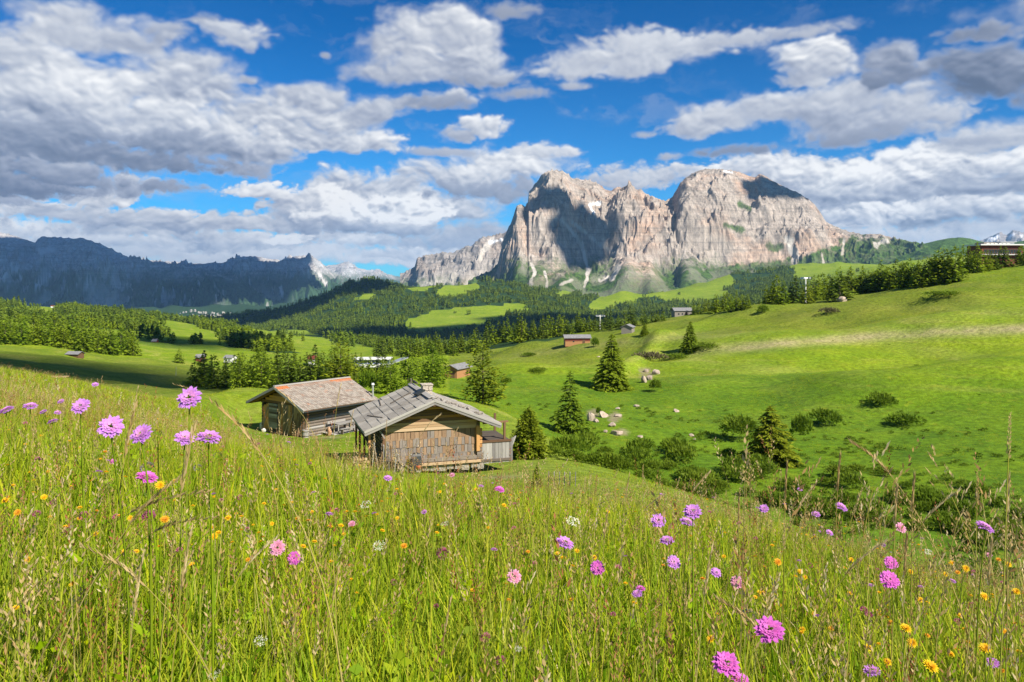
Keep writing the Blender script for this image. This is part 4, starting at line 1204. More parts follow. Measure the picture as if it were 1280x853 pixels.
    stand([-20, 60, 110, 168], [424, 428, 436, 441], [388, 390, 399, 410], 16, 'm', 250, 900, LB, 'conifers of the far left belt', .5, 2)
    LC = 'front row of the wood left of the huts'; LC2 = 'back row of the wood left of the huts'
    stand([243, 290, 350, 400, 480], [484, 486, 484, 482, 478], [438, 442, 446, 440, 446], 22, 'c', 130, 400, LC, 'conifers of the wood left of the huts', .5, 3)
    stand([250, 300, 380, 420, 500], [476, 476, 474, 472, 466], [436, 440, 430, 430, 436], 20, 'd', 160, 500, LC2, 'conifers of the wood left of the huts', .48, 4)
    LD = 'dark row beyond the lift station'
    stand([470, 520, 600], [444, 444, 440], [420, 419, 412], 22, 'd', 350, 900, LD, 'dark conifers beyond the blue-roofed building', .5, 5)
    stand([500, 560], [480, 470], [444, 440], 7, 'l', 130, 400, 'light group between shingled hut and orange cabin', 'light trees between huts and orange cabin', .55, 12)
    LE = 'row behind the long grey roofed cabin'; LE2 = 'row behind the small grey shed'
    stand([604, 640, 700, 750], [433, 428, 419, 413], [402, 396, 392, 392], 26, 'c', 350, 900, LE, 'conifers behind the grey roofed cabins', .5, 6)
    stand([755, 800, 834], [413, 406, 401], [388, 384, 383], 11, 'd', 350, 900, LE2, 'conifers behind the grey roofed cabins', .5, 7)
    LF = 'grove right of the skyline barn'; LF2 = 'grove around the pale lift mast'
    stand([866, 900, 936], [391, 390, 386], [374, 366, 364], 12, 'm', 300, 900, LF, 'conifers of the mid skyline grove', .55, 8)
    stand([954, 985, 1016], [380, 377, 372], [349, 342, 346], 8, 'c', 280, 800, LF2, 'conifers of the mid skyline grove', .5, 9)
    LG = 'back row of the right skyline wood'; LG2 = 'front row of the right skyline wood'
    stand([1014, 1075, 1120, 1196], [366, 364, 360, 350], [333, 332, 326, 310], 30, 'm', 280, 900, LG, 'conifers of the right skyline wood', .64, 10)
    stand([1076, 1120, 1190], [363, 361, 352], [338, 334, 322], 14, 'l', 260, 800, LG2, 'conifers of the right skyline wood', .7, 11)
    stand([1202, 1230, 1246], [340, 338, 336], [306, 308, 314], 8, 'c', 280, 900, 'group in front of the left end of the hotel', 'conifers by the hotel', .6, 13)
    stand([1250, 1285], [333, 331], [306, 300], 7, 'c', 260, 900, 'group in front of the right end of the hotel', 'conifers by the hotel', .6, 14)


build_trees()


# ------------------------------------------------------------------ scattered masses through geometry nodes
def scatter(name, pts, rz, scl, idx, sources, tilt=None, mat=None):
    me = bpy.data.meshes.new(name)
    me.vertices.add(len(pts)); me.vertices.foreach_set('co', np.asarray(pts, np.float32).ravel())
    rot = np.zeros((len(pts), 3), np.float32); rot[:, 2] = rz
    if tilt is not None: rot[:, :2] = tilt
    a = me.attributes.new('rot', 'FLOAT_VECTOR', 'POINT'); a.data.foreach_set('vector', rot.ravel())
    s3 = np.asarray(scl, np.float32)
    if s3.ndim == 1: s3 = np.repeat(s3[:, None], 3, 1)
    a = me.attributes.new('scl', 'FLOAT_VECTOR', 'POINT'); a.data.foreach_set('vector', s3.astype(np.float32).ravel())
    a = me.attributes.new('pick', 'INT', 'POINT'); a.data.foreach_set('value', np.asarray(idx, np.int32))
    o = bpy.data.objects.new(name, me); COL.objects.link(o)
    sc_ = bpy.data.collections.new(name + '_kinds')
    for k, s in enumerate(sources):
        s.name = '%s_kind_%02d' % (name, k)
        sc_.objects.link(s)
    g = bpy.data.node_groups.new(name + '_scatter', 'GeometryNodeTree')
    g.interface.new_socket('Geometry', in_out='INPUT', socket_type='NodeSocketGeometry')
    g.interface.new_socket('Geometry', in_out='OUTPUT', socket_type='NodeSocketGeometry')
    N = g.nodes; Lk = g.links
    gi = N.new('NodeGroupInput'); go = N.new('NodeGroupOutput')
    ip = N.new('GeometryNodeInstanceOnPoints'); ci = N.new('GeometryNodeCollectionInfo')
    ci.inputs['Collection'].default_value = sc_
    ci.inputs['Separate Children'].default_value = True
    ci.inputs['Reset Children'].default_value = True
    ip.inputs['Pick Instance'].default_value = True
    def na(nm, t):
        n = N.new('GeometryNodeInputNamedAttribute'); n.data_type = t; n.inputs[0].default_value = nm
        return [s for s in n.outputs if s.enabled][0]
    e2r = N.new('FunctionNodeEulerToRotation')
    Lk.new(na('rot', 'FLOAT_VECTOR'), e2r.inputs[0])
    Lk.new(gi.outputs[0], ip.inputs['Points']); Lk.new(ci.outputs[0], ip.inputs['Instance'])
    Lk.new(na('pick', 'INT'), ip.inputs['Instance Index']); Lk.new(e2r.outputs[0], ip.inputs['Rotation'])
    Lk.new(na('scl', 'FLOAT_VECTOR'), ip.inputs['Scale']); Lk.new(ip.outputs[0], go.inputs[0])
    md = o.modifiers.new('scatter', 'NODES'); md.node_group = g
    return o


def far_clump(seed, mat, n=5):
    rg = np.random.default_rng(seed)
    C = Cards()
    for i in range(n):
        c = np.array([rg.uniform(-9, 9), rg.uniform(-9, 9), 0.0]); h = rg.uniform(10, 18); r = h * rg.uniform(.16, .26)
        m = 26
        t = rg.uniform(0, 1, m) ** 1.2
        a = rg.uniform(0, 6.28, m)
        p = c + np.stack([np.cos(a) * r * (1 - t) * .6, np.sin(a) * r * (1 - t) * .6, h * t * .9], 1)
        d = np.stack([np.cos(a) * r * .9, np.sin(a) * r * .9, -r * .5 + 0 * a], 1)
        w = np.stack([-np.sin(a), np.cos(a), 0 * a + .3], 1) * r * .95
        C.put(p, d, w, np.clip(.35 + .4 * rg.uniform(size=m) + .2 * (i % 2), 0, 1))
        C.put(c[None] + [[0, 0, h * .55]], np.array([[0, 0, h * .48]]), np.array([[r * .6, 0, 0]]), np.array([.5]))
        C.put(c[None] + [[0, 0, h * .55]], np.array([[0, 0, h * .48]]), np.array([[0, r * .6, 0]]), np.array([.5]))
    return C.mesh('clump', mat)


def build_forest():
    rg = np.random.default_rng(77)
    # sampled evenly over the view, so that each wooded slope is closed at its own distance
    n = 60000
    px = rg.uniform(-160, 1440, n)
    Y = np.exp(rg.uniform(math.log(420), math.log(6300), n))
    x = (px - CX) / F * Y; y = Y; z = ground(x, y)
    edge = fbm(x / 160, y / 160, 3, 91) * .25 * sstep(Y, 2000, 3000) + fbm(x / 40, y / 40, 3, 92) * .25
    keep = (cover(x, y, z) + edge) > 0.52
    # open wood on the plateau, closed on the slopes
    keep &= ~((Y < 2300) & (fbm(x / 70, y / 70, 3, 93) < -0.07))
    # scattered single trees on the clearings
    keep |= (rg.uniform(size=n) < 0.006) & (Y > 700)
    keep &= ~((Y < 900) & (px > 560))
    x, y, z, Y = x[keep], y[keep], z[keep], Y[keep]
    s = np.clip(np.exp(rg.normal(size=len(x)) * .26), .5, 1.8) * np.interp(Y, [400, 1500, 3000, 6000], [.62, .85, 1.05, 1.25])
    o = scatter('forest', np.stack([x, y, z - .8], 1), rg.uniform(0, 6.28, len(x)), s, np.where(fbm(x / 120, y / 120, 3, 94) + rg.normal(size=len(x)) * .15 > .12, 4 + rg.integers(0, 2, len(x)), rg.integers(0, 4, len(x))),
                [far_clump(200 + k, M_DARKF) for k in range(4)] + [far_clump(210 + k, M_SPRUCE) for k in range(2)])
    tag(o, kind='stuff')
    print('forest', len(x))


build_forest()


# ------------------------------------------------------------------ the near meadow
def mat_grass():
    m, T = new_mat('grass_blades')
    rnd = T.add('ShaderNodeObjectInfo').outputs['Random']
    tone = attr(T, 'tone'); dry = attr(T, 'dry'); ht = attr(T, 'ht')
    pos = T.add('ShaderNodeNewGeometry').outputs['Position']
    n = T.noise(pos, 0.55, 3, 0.6)
    n2 = T.noise(pos, 3.0, 3, 0.6)
    f = T.math('ADD', T.math('MULTIPLY', tone, 0.55), T.math('MULTIPLY', n2, 0.5), None, True)
    c = T.ramp(f, [(0.10, (0.050, 0.150, 0.001)), (0.40, (0.165, 0.34, 0.002)), (0.68, (0.40, 0.47, 0.004)), (1.0, (0.64, 0.56, 0.015))])
    c = T.mix(T.math('MULTIPLY', T.smooth(ht, .5, 1.0), 0.35), c, (0.36, 0.42, 0.025))
    c = T.mix(T.math('MULTIPLY', T.smooth(T.math('ADD', T.math('MULTIPLY', rnd, .5), n), 0.72, 1.05), .6), c, (0.34, 0.33, 0.06))
    c = T.mix(dry, c, T.ramp(T.math('MULTIPLY_ADD', rnd, .35, T.math('MULTIPLY', tone, .65)), [(0.08, (0.34, 0.11, 0.05)), (0.26, (0.38, 0.20, 0.08)), (0.45, (0.44, 0.30, 0.12)), (0.75, (0.58, 0.44, 0.22)), (1.0, (0.76, 0.64, 0.42))]))
    d = principled(T, c, 0.6, 0.08)
    tr = T.add('ShaderNodeBsdfTranslucent', ins={'Color': c})
    mx = T.add('ShaderNodeMixShader', ins={0: 0.4, 1: d, 2: tr.outputs[0]})
    T.l.new(mx.outputs[0], T.out.inputs[0])
    return m


M_GRASS = mat_grass()


class Blades:
    def __init__(s): s.V = []; s.Q = []; s.tone = []; s.dry = []; s.ht = []

    def blade(s, base, h, lean, az, w, tone, dry, segs=3, curl=1.0):
        b = len(s.V)
        dx, dy = math.cos(az), math.sin(az)
        wx, wy = -dy, dx
        for i in range(segs + 1):
            t = i / segs
            off = lean * t ** 1.8 * curl
            z = h * t - 0.25 * lean * t * t * curl
            ww = w * (1 - t ** 1.6) * .5 + 0.0004
            c = (base[0] + dx * off, base[1] + dy * off, base[2] + z)
            s.V += [(c[0] - wx * ww, c[1] - wy * ww, c[2]), (c[0] + wx * ww, c[1] + wy * ww, c[2])]
            s.tone += [tone] * 2; s.dry += [dry] * 2; s.ht += [t] * 2
        for i in range(segs):
            s.Q.append((b + 2 * i, b + 2 * i + 1, b + 2 * i + 3, b + 2 * i + 2))
        return (base[0] + dx * lean * curl, base[1] + dy * lean * curl, base[2] + h - .25 * lean * curl)

    def leaflet(s, c, d, w, tone, dry):
        b = len(s.V)
        c = Vector(c); d = Vector(d); wv = d.cross(Vector((random.random() - .5, random.random() - .5, random.random() - .5)))
        wv = wv.normalized() * w if wv.length > 0 else Vector((w, 0, 0))
        for p in (c, c + d * .4 - wv * .5, c + d, c + d * .4 + wv * .5):
            s.V.append(tuple(p)); s.tone.append(tone); s.dry.append(dry); s.ht.append(.6)
        s.Q.append((b, b + 1, b + 2, b + 3))

    def spike(s, base, top_dir, L, n, sz, dry, tone=.5, spread=1.0):
        """a seed head of small spikelets along the end of a stem"""
        td = Vector(top_dir).normalized()
        for i in range(n):
            t = i / n
            a = i * 2.4
            side = Vector((math.cos(a), math.sin(a), 0.2)) * sz * .5 * spread * (1 - .6 * t)
            c = Vector(base) + td * L * t + side * .4
            s.leaflet(c, (td * .9 + side.normalized() * .45 * spread) * sz * (1 - .45 * t), sz * .34, tone, dry)

    def obj(s, name, mat=None, link=False, parent=None):
        o = mesh_obj(name, np.array(s.V, np.float32), np.array(s.Q, np.int32), mat or M_GRASS, link=link, parent=parent)
        for k in ('tone', 'dry', 'ht'): set_attr(o, k, getattr(s, k))
        return o


def tuft(seed, n, r, h0, h1, w, dryp=0.06, lean=.5):
    rg = random.Random(seed); B = Blades()
    for i in range(n):
        a = rg.uniform(0, 6.28); d = r * math.sqrt(rg.random())
        h = rg.uniform(h0, h1)
        B.blade((math.cos(a) * d, math.sin(a) * d, -0.02), h, h * rg.uniform(.08, lean), rg.uniform(0, 6.28), w * rg.uniform(.6, 1.4), rg.random(), 1.0 if rg.random() < dryp else rg.random() * .12)
    return B


def build_meadow():
    src = []
    for k in range(5): src.append(tuft(300 + k, 30, .075, .10, .30, .0060, .05, .7).obj('t'))
    for k in range(2): src.append(tuft(310 + k, 16, .075, .08, .24, .010, .03, .9).obj('t'))          # broader blades
    for k in range(2):                                                                             # leafy herbs
        rg = random.Random(320 + k); B = Blades()
        for i in range(30):
            a = rg.uniform(0, 6.28); d = .07 * math.sqrt(rg.random()); z = rg.uniform(.02, .20)
            B.leaflet((math.cos(a) * d, math.sin(a) * d, z), (math.cos(a) * .03, math.sin(a) * .03, rg.uniform(-.01, .03)), .018, rg.random() * .7, 0)
        for i in range(8): B.blade((0, 0, -.02), rg.uniform(.1, .22), .05, rg.uniform(0, 6.28), .003, .3, 0)
        src.append(B.obj('t'))
    for k in range(3):                                                                             # thin stems with brown panicles
        rg = random.Random(330 + k); B = Blades()
        for i in range(4):
            a = rg.uniform(0, 6.28); h = rg.uniform(.24, .44); lean = h * rg.uniform(.05, .25); az = rg.uniform(0, 6.28)
            top = B.blade((math.cos(a) * .05, math.sin(a) * .05, -.02), h, lean, az, .0022, .6, .35 + .4 * rg.random(), 4)
            B.spike(top, (math.cos(az) * .3, math.sin(az) * .3, 1), rg.uniform(.05, .10), 12, .013, 1.0, rg.random(), rg.uniform(.6, 1.8))
        src.append(B.obj('t'))
    for k in range(2):                                                                             # rust-brown sorrel-like spikes
        rg = random.Random(340 + k); B = Blades()
        for i in range(3):
            a = rg.uniform(0, 6.28); h = rg.uniform(.22, .42); az = rg.uniform(0, 6.28)
            top = B.blade((math.cos(a) * .04, math.sin(a) * .04, -.02), h, h * .12, az, .0026, .2, .5, 3)
            B.spike((top[0], top[1], top[2] - .08), (0, 0, 1), .10, 20, .010, 1.0, .1, 1.3)
        src.append(B.obj('t'))
    rg = np.random.default_rng(55)
    P = []; RZ = []; S = []; I = []; TL = []
    # (distance from, to, tufts per square metre, size)
    for (a, b, dens, size) in ((0.45, 2.2, 620, .95), (2.2, 4.5, 430, 1.0), (4.5, 9, 190, 1.15), (9, 18, 46, 1.5), (18, 36, 17, 2.0), (36, 70, 9, 2.4)):
        area = 0.5 * 1.90 * (b * b - a * a)
        n = int(area * dens)
        Y = np.sqrt(rg.uniform(a * a, b * b, n)); px = rg.uniform(-300, 1580, n)
        x = (px - CX) / F * Y; y = Y
        patch = fbm(x / 1.4, y / 1.4, 3, 95)
        ok = (uncut(x, y) > .5) & (rg.uniform(size=n) < .78 + patch * .6)
        hutclear = ((x + 5.5) ** 2 + (y - 47) ** 2 > 36) & ((x + 17) ** 2 + (y - 69) ** 2 > 40)
        ok &= hutclear
        # keep clear of the lens
        ok &= ~((np.hypot(x, y) < 0.75))
        x, y, Y, px = x[ok], y[ok], Y[ok], px[ok]
        z = ground(x, y)
        m = len(x)
        u = rg.uniform(size=m)
        ripe = sstep(Y, 3, 9) * (.07 + .16 * sstep(fbm(x / 3.5, y / 3.5, 3, 98), -.1, .4))
        idx = np.where(u < .72, rg.integers(0, 5, m), np.where(u < .84, 5 + rg.integers(0, 2, m), np.where(u < .90, 7 + rg.integers(0, 2, m), np.where(u < .965 , 9 + rg.integers(0, 3, m), 12 + rg.integers(0, 2, m)))))
        idx = np.where((idx < 5) & (rg.uniform(size=m) < ripe), 9 + rg.integers(0, 3, m), idx)
        sh = rg.uniform(.75, 1.2, m) * (1 + .25 * fbm(x / 2.2, y / 2.2, 2, 96))
        grow = (sstep(Y, .45, 1.2) * .35 + .65) * (1 - .28 * sstep(Y, 8, 20))
        zsc = sh * (1 + (size - 1) * .05) * grow
        P.append(np.stack([x, y, z], 1)); RZ.append(rg.uniform(0, 6.28, m)); S.append(np.stack([size * sh ** .5, size * sh ** .5, zsc], 1)); I.append(idx)
        TL.append(rg.normal(size=(m, 2)) * .10)
    # taller flowering stems stand up on the right, where the ground drops away behind them
    n = 46
    Y = rg.uniform(1.6, 6.5, n); px = rg.uniform(930, 1340, n); x = (px - CX) / F * Y; y = Y; z = ground(x, y)
    P.append(np.stack([x, y, z], 1)); RZ.append(rg.uniform(0, 6.28, n)); zz = rg.uniform(1.15, 1.9, n); S.append(np.stack([zz * .9, zz * .9, zz], 1)); I.append(9 + rg.integers(0, 3, n)); TL.append(rg.normal(size=(n, 2)) * .08)
    P = np.concatenate(P); print('tufts', len(P))
    o = scatter('meadow_grass', P, np.concatenate(RZ), np.concatenate(S), np.concatenate(I), src, np.concatenate(TL))
    tag(o, kind='stuff')
    # short sward on the mown ground and the slopes beyond: tiny tufts that roughen its surface
    short = [tuft(350 + k, 12, .22, .05, .13, .016, .05, .6).obj('t') for k in range(3)]
    P = []
    n = 30000
    Y = np.exp(rg.uniform(math.log(14), math.log(95), n)); px = rg.uniform(150, 1400, n)
    x = (px - CX) / F * Y; y = Y
    ok = (uncut(x, y) < .5) & (hutmask(x, y) < .35)
    x, y = x[ok], y[ok]; z = ground(x, y); m = len(x)
    s = rg.uniform(.5, 1.2, m) * np.interp(y, [14, 95], [.7, 1.5])
    n = 42000
    Y2 = np.exp(rg.uniform(math.log(85), math.log(330), n)); px2 = rg.uniform(540, 1420, n)
    x2 = (px2 - CX) / F * Y2; ok = fbm(x2 / 14, Y2 / 14, 4, 99) + rg.normal(size=n) * .12 > -.02
    x2, y2 = x2[ok], Y2[ok]; z2 = ground(x2, y2); m2 = len(x2)
    s2 = rg.uniform(.9, 1.9, m2) * np.interp(y2, [85, 330], [.9, 1.9])
    x = np.concatenate([x, x2]); y = np.concatenate([y, y2]); z = np.concatenate([z, z2]); s = np.concatenate([s, s2]); m = len(x)
    o = scatter('short_grass', np.stack([x, y, z], 1), rg.uniform(0, 6.28, m), s, rg.integers(0, 3, m), short)
    tag(o, kind='stuff')
    # coarse herbs and heather tussocks on the bank beyond the ravine
    herb = []
    for k in range(3):
        C = shrub_cards(360 + k, 1.0, .34, 60, .16, 3); herb.append(C.mesh('t', M_SHRUB))
    n = 7000
    px = rg.uniform(600, 1400, n); Y = np.exp(rg.uniform(math.log(58), math.log(260), n))
    x = (px - CX) / F * Y; y = Y; z = ground(x, y)
    dens = sstep(-z - 22, 0, 3) * sstep(fbm(x / 8, y / 8, 3, 47), -.15, .3) * (Y < 150) + .003
    ok = rg.uniform(size=n) < dens
    x, y, z = x[ok], y[ok], z[ok]; m = len(x)
    o = scatter('bank_herbs', np.stack([x, y, z - .03], 1), rg.uniform(0, 6.28, m), rg.uniform(.5, 1.7, m), rg.integers(0, 3, m), herb)
    tag(o, kind='stuff')


build_meadow()

# ------------------------------------------------------------------ timber, stone, metal
def mat_wood(name, stops, var=0.5, rough=0.85, grain=14.0, stain=0.35, stain_col=(0.05, 0.04, 0.035)):
    """weathered timber; the grain runs along each piece's own long axis (local X)"""
    m, T = new_mat(name)
    tc = T.add('ShaderNodeTexCoord').outputs['Object']
    rnd = T.add('ShaderNodeObjectInfo').outputs['Random']
    off = T.add('ShaderNodeCombineXYZ', ins={0: T.math('MULTIPLY', rnd, 31), 1: T.math('MULTIPLY', rnd, 17), 2: rnd}).outputs[0]
    v = T.vmath('ADD', T.vmath('MULTIPLY', tc, (1.2, grain, grain)), off)
    n = T.noise(v, 1.0, 6, 0.7, 0.4)
    n2 = T.noise(T.vmath('ADD', tc, off), 1.4, 4, 0.6)
    f = T.math('ADD', T.math('MULTIPLY', n, 1 - var), T.math('MULTIPLY', rnd, var))
    c = T.ramp(f, stops)
    c = T.mix(T.math('MULTIPLY', T.smooth(n2, .5, .75), stain), c, stain_col)
    T.l.new(principled(T, c, rough, 0.2, bump(T, n, 0.6, 0.02)), T.out.inputs[0])
    return m


W_GREY = mat_wood('silvered_timber', [(0.2, (0.16, 0.15, 0.145)), (0.5, (0.30, 0.285, 0.27)), (0.8, (0.44, 0.42, 0.39))])
W_ROOF = mat_wood('grey_roof_boards', [(0.2, (0.23, 0.21, 0.185)), (0.5, (0.325, 0.30, 0.265)), (0.85, (0.43, 0.40, 0.355))], .45, .8, 10, .3, (0.12, 0.12, 0.11))
W_SHING = mat_wood('sunned_shingles', [(0.15, (0.11, 0.07, 0.045)), (0.4, (0.22, 0.14, 0.085)), (0.65, (0.34, 0.225, 0.14)), (0.9, (0.42, 0.33, 0.24))], .2, .8, 12, .35, (0.16, 0.13, 0.11))
W_SHGREY = mat_wood('greyed_shingles', [(0.15, (0.085, 0.075, 0.07)), (0.5, (0.21, 0.18, 0.16)), (0.9, (0.36, 0.31, 0.265))], .2, .8, 12, .4, (0.09, 0.085, 0.09))
W_BROWN = mat_wood('dark_beams', [(0.2, (0.07, 0.04, 0.025)), (0.5, (0.16, 0.09, 0.05)), (0.85, (0.27, 0.16, 0.09))], .5, .8)
W_PALE = mat_wood('pale_boards', [(0.2, (0.32, 0.20, 0.11)), (0.5, (0.46, 0.32, 0.19)), (0.85, (0.57, 0.43, 0.29))], .4, .8, 12, .2)
W_ORANGE = mat_wood('orange_timber', [(0.2, (0.30, 0.14, 0.05)), (0.5, (0.48, 0.25, 0.09)), (0.85, (0.60, 0.35, 0.15))], .4, .75, 12, .2)
W_LOG = mat_wood('old_logs', [(0.2, (0.055, 0.045, 0.038)), (0.5, (0.14, 0.115, 0.095)), (0.85, (0.29, 0.25, 0.21))], .45, .9)
W_PLANK = mat_wood('mixed_old_planks', [(0.15, (0.12, 0.10, 0.09)), (0.4, (0.26, 0.19, 0.13)), (0.65, (0.42, 0.28, 0.15)), (0.9, (0.36, 0.33, 0.30))], .65, .85)
W_INNER = mat_wood('unlit_inner_wall', [(0.2, (0.03, 0.022, 0.016)), (0.8, (0.07, 0.05, 0.035))])


def mat_tiles():
    m, T = new_mat('old_clay_tiles')
    pos = T.add('ShaderNodeTexCoord').outputs['Object']
    geo = T.add('ShaderNodeNewGeometry')
    isl = geo.outputs['Random Per Island']
    n = T.noise(pos, 0.8, 5, 0.6)
    f = T.math('MULTIPLY_ADD', isl, 0.5, T.math('MULTIPLY', n, 0.55))
    c = T.ramp(f, [(0.2, (0.20, 0.165, 0.14)), (0.45, (0.28, 0.235, 0.20)), (0.62, (0.36, 0.315, 0.275)), (0.8, (0.27, 0.25, 0.225))])
    rdg = attr(T, 'fresh')
    c = T.mix(rdg, c, (0.52, 0.17, 0.055))
    dkk = T.math('MULTIPLY', T.smooth(T.noise(pos, 0.55, 3, .5), .62, .70), .65)
    c = T.mix(dkk, c, (0.12, 0.10, 0.095))
    T.l.new(principled(T, c, 0.85, 0.2), T.out.inputs[0])
    return m


def mat_stone(name, a, b, sc=2.5):
    m, T = new_mat(name)
    p = T.add('ShaderNodeTexCoord').outputs['Object']
    rnd = T.add('ShaderNodeObjectInfo').outputs['Random']
    n = T.noise(T.vmath('ADD', p, T.add('ShaderNodeCombineXYZ', ins={0: T.math('MULTIPLY', rnd, 20)}).outputs[0]), sc, 8, 0.7)
    c = T.ramp(n, [(0.28, a), (0.72, b)])
    T.l.new(principled(T, c, 0.9, 0.2, bump(T, n, 0.9, 0.15)), T.out.inputs[0])
    return m


def mat_flat(name, col, rough=0.6, metal=0.0, vary=0.15):
    m, T = new_mat(name)
    n = T.noise(T.add('ShaderNodeTexCoord').outputs['Object'], 4, 4, .6)
    c = T.mix(T.math('MULTIPLY', n, vary * 2), col, tuple(v * .6 for v in col))
    s = principled(T, c, rough, 0.4)
    s.node.inputs['Metallic'].default_value = metal
    T.l.new(s, T.out.inputs[0])
    return m


M_TILES = mat_tiles()
M_STONE = mat_stone('pale_boulder_stone', (0.26, 0.20, 0.16), (0.55, 0.46, 0.37), 1.3)
M_ROOFST = mat_stone('lichened_stone', (0.22, 0.20, 0.18), (0.50, 0.45, 0.38), 5)
M_CHIM = mat_stone('chimney_stone', (0.42, 0.36, 0.29), (0.66, 0.58, 0.48), 4)
M_WHITE = mat_flat('white_paint', (0.72, 0.72, 0.71))
M_STEEL = mat_flat('dull_steel', (0.55, 0.56, 0.57), .4, .6)
M_DARK = mat_flat('black_plastic', (0.028, 0.034, 0.036), .5)
M_GLASS = mat_flat('dark_window_glass', (0.03, 0.04, 0.05), .08, 0)
M_BLUE = mat_flat('blue_panels', (0.055, 0.10, 0.33), .5)
M_RED = mat_flat('dark_red_boards', (0.16, 0.035, 0.022), .7)
M_ORNG = mat_flat('orange_red_cloth', (0.55, 0.13, 0.05), .8)
M_ROOFSH = mat_stone('grey_shingle_roof', (0.13, 0.13, 0.14), (0.28, 0.28, 0.29), 2)
M_BROWNW = mat_flat('brown_cabin_wood', (0.16, 0.085, 0.045), .8, 0, .4)
M_TANW = mat_flat('tan_cabin_wood', (0.42, 0.21, 0.09), .8, 0, .4)
M_GREYW = mat_flat('grey_cabin_wood', (0.27, 0.24, 0.21), .8, 0, .4)

_unit = {}


def unit_box(jit=0):
    """a bevelled bar of size 1 whose faces are slightly out of true, shared by all pieces that use it"""
    if jit in _unit: return _unit[jit]
    rg = random.Random(900 + jit)
    bm = bmesh.new(); bmesh.ops.create_cube(bm, size=1.0)
    for v in bm.verts:
        v.co.y += rg.uniform(-.045, .045); v.co.z += rg.uniform(-.06, .06); v.co.x += rg.uniform(-.006, .006)
    bmesh.ops.bevel(bm, geom=bm.edges[:], offset=0.03, segments=1, affect='EDGES')
    me = bpy.data.meshes.new('bar'); bm.to_mesh(me); bm.free()
    _unit[jit] = me
    return me


_um = {}


def piece(name, parent, c, size, mat, rot=(0, 0, 0), jit=None, label=None):
    """one bar/plank/stone: centre, (length, width, thickness), Euler; long axis is local X"""
    j = random.randrange(6) if jit is None else jit
    key = (j, mat.name)
    if key not in _um:
        me = unit_box(j).copy(); me.materials.append(mat); _um[key] = me
    o = bpy.data.objects.new(name, _um[key])
    COL.objects.link(o)
    if parent is not None: o.parent = parent
    o.location = c; o.scale = size; o.rotation_euler = rot
    if label: o['label'] = label
    return o


R90 = math.pi / 2
UPR = Matrix(((0, 1, 0), (0, 0, 1), (1, 0, 0))).to_euler()      # upright piece that faces the front


def cyl(name, parent, p0, p1, r0, r1, mat, n=8, link=True):
    p0, p1 = Vector(p0), Vector(p1)
    d = (p1 - p0)
    q = d.to_track_quat('Z', 'Y')
    V = []; Fc = []
    for k, (p, r) in enumerate(((p0, r0), (p1, r1))):
        for j in range(n):
            a = j * 2 * math.pi / n
            V.append(tuple(p + q @ Vector((math.cos(a) * r, math.sin(a) * r, 0))))
    for j in range(n): Fc.append((j, (j + 1) % n, n + (j + 1) % n, n + j))
    Fc.append(tuple(range(n - 1, -1, -1))); Fc.append(tuple(range(n, 2 * n)))
    return mesh_obj(name, V, Fc, mat, parent, link=link)


def rock_mesh(name, mat, seed, sub=2, flat=.75):
    rg = random.Random(seed)
    bm = bmesh.new(); bmesh.ops.create_icosphere(bm, subdivisions=sub, radius=.5)
    ox = rg.uniform(0, 50)
    for _ in range(7):       # split faces
        nrm = Vector((rg.gauss(0, 1), rg.gauss(0, 1), rg.gauss(0, .8))).normalized(); dd = rg.uniform(.28, .42)
        for v in bm.verts:
            e = v.co.dot(nrm) - dd
            if e > 0: v.co -= nrm * e * .92
    for v in bm.verts:
        v.co *= 1 + .16 * float(perlin(np.array([v.co.x * 4 + ox]), np.array([v.co.y * 4 + v.co.z * 3]), seed)[0])
        v.co.z *= flat
    me = bpy.data.meshes.new(name); bm.to_mesh(me); bm.free()
    me.materials.append(mat)
    return me


# ------------------------------------------------------------------ the shingled hut
def rect_prism(name, parent, pts, y0, y1, mat):
    """an upright slab with the given outline (x, z) between two depths"""
    n = len(pts)
    V = [(x, y0, z) for x, z in pts] + [(x, y1, z) for x, z in pts]
    Fc = [tuple(range(n))] + [tuple(range(2 * n - 1, n - 1, -1))] + [(i, i + n, (i + 1) % n + n, (i + 1) % n) for i in range(n)]
    return mesh_obj(name, V, Fc, mat, parent)


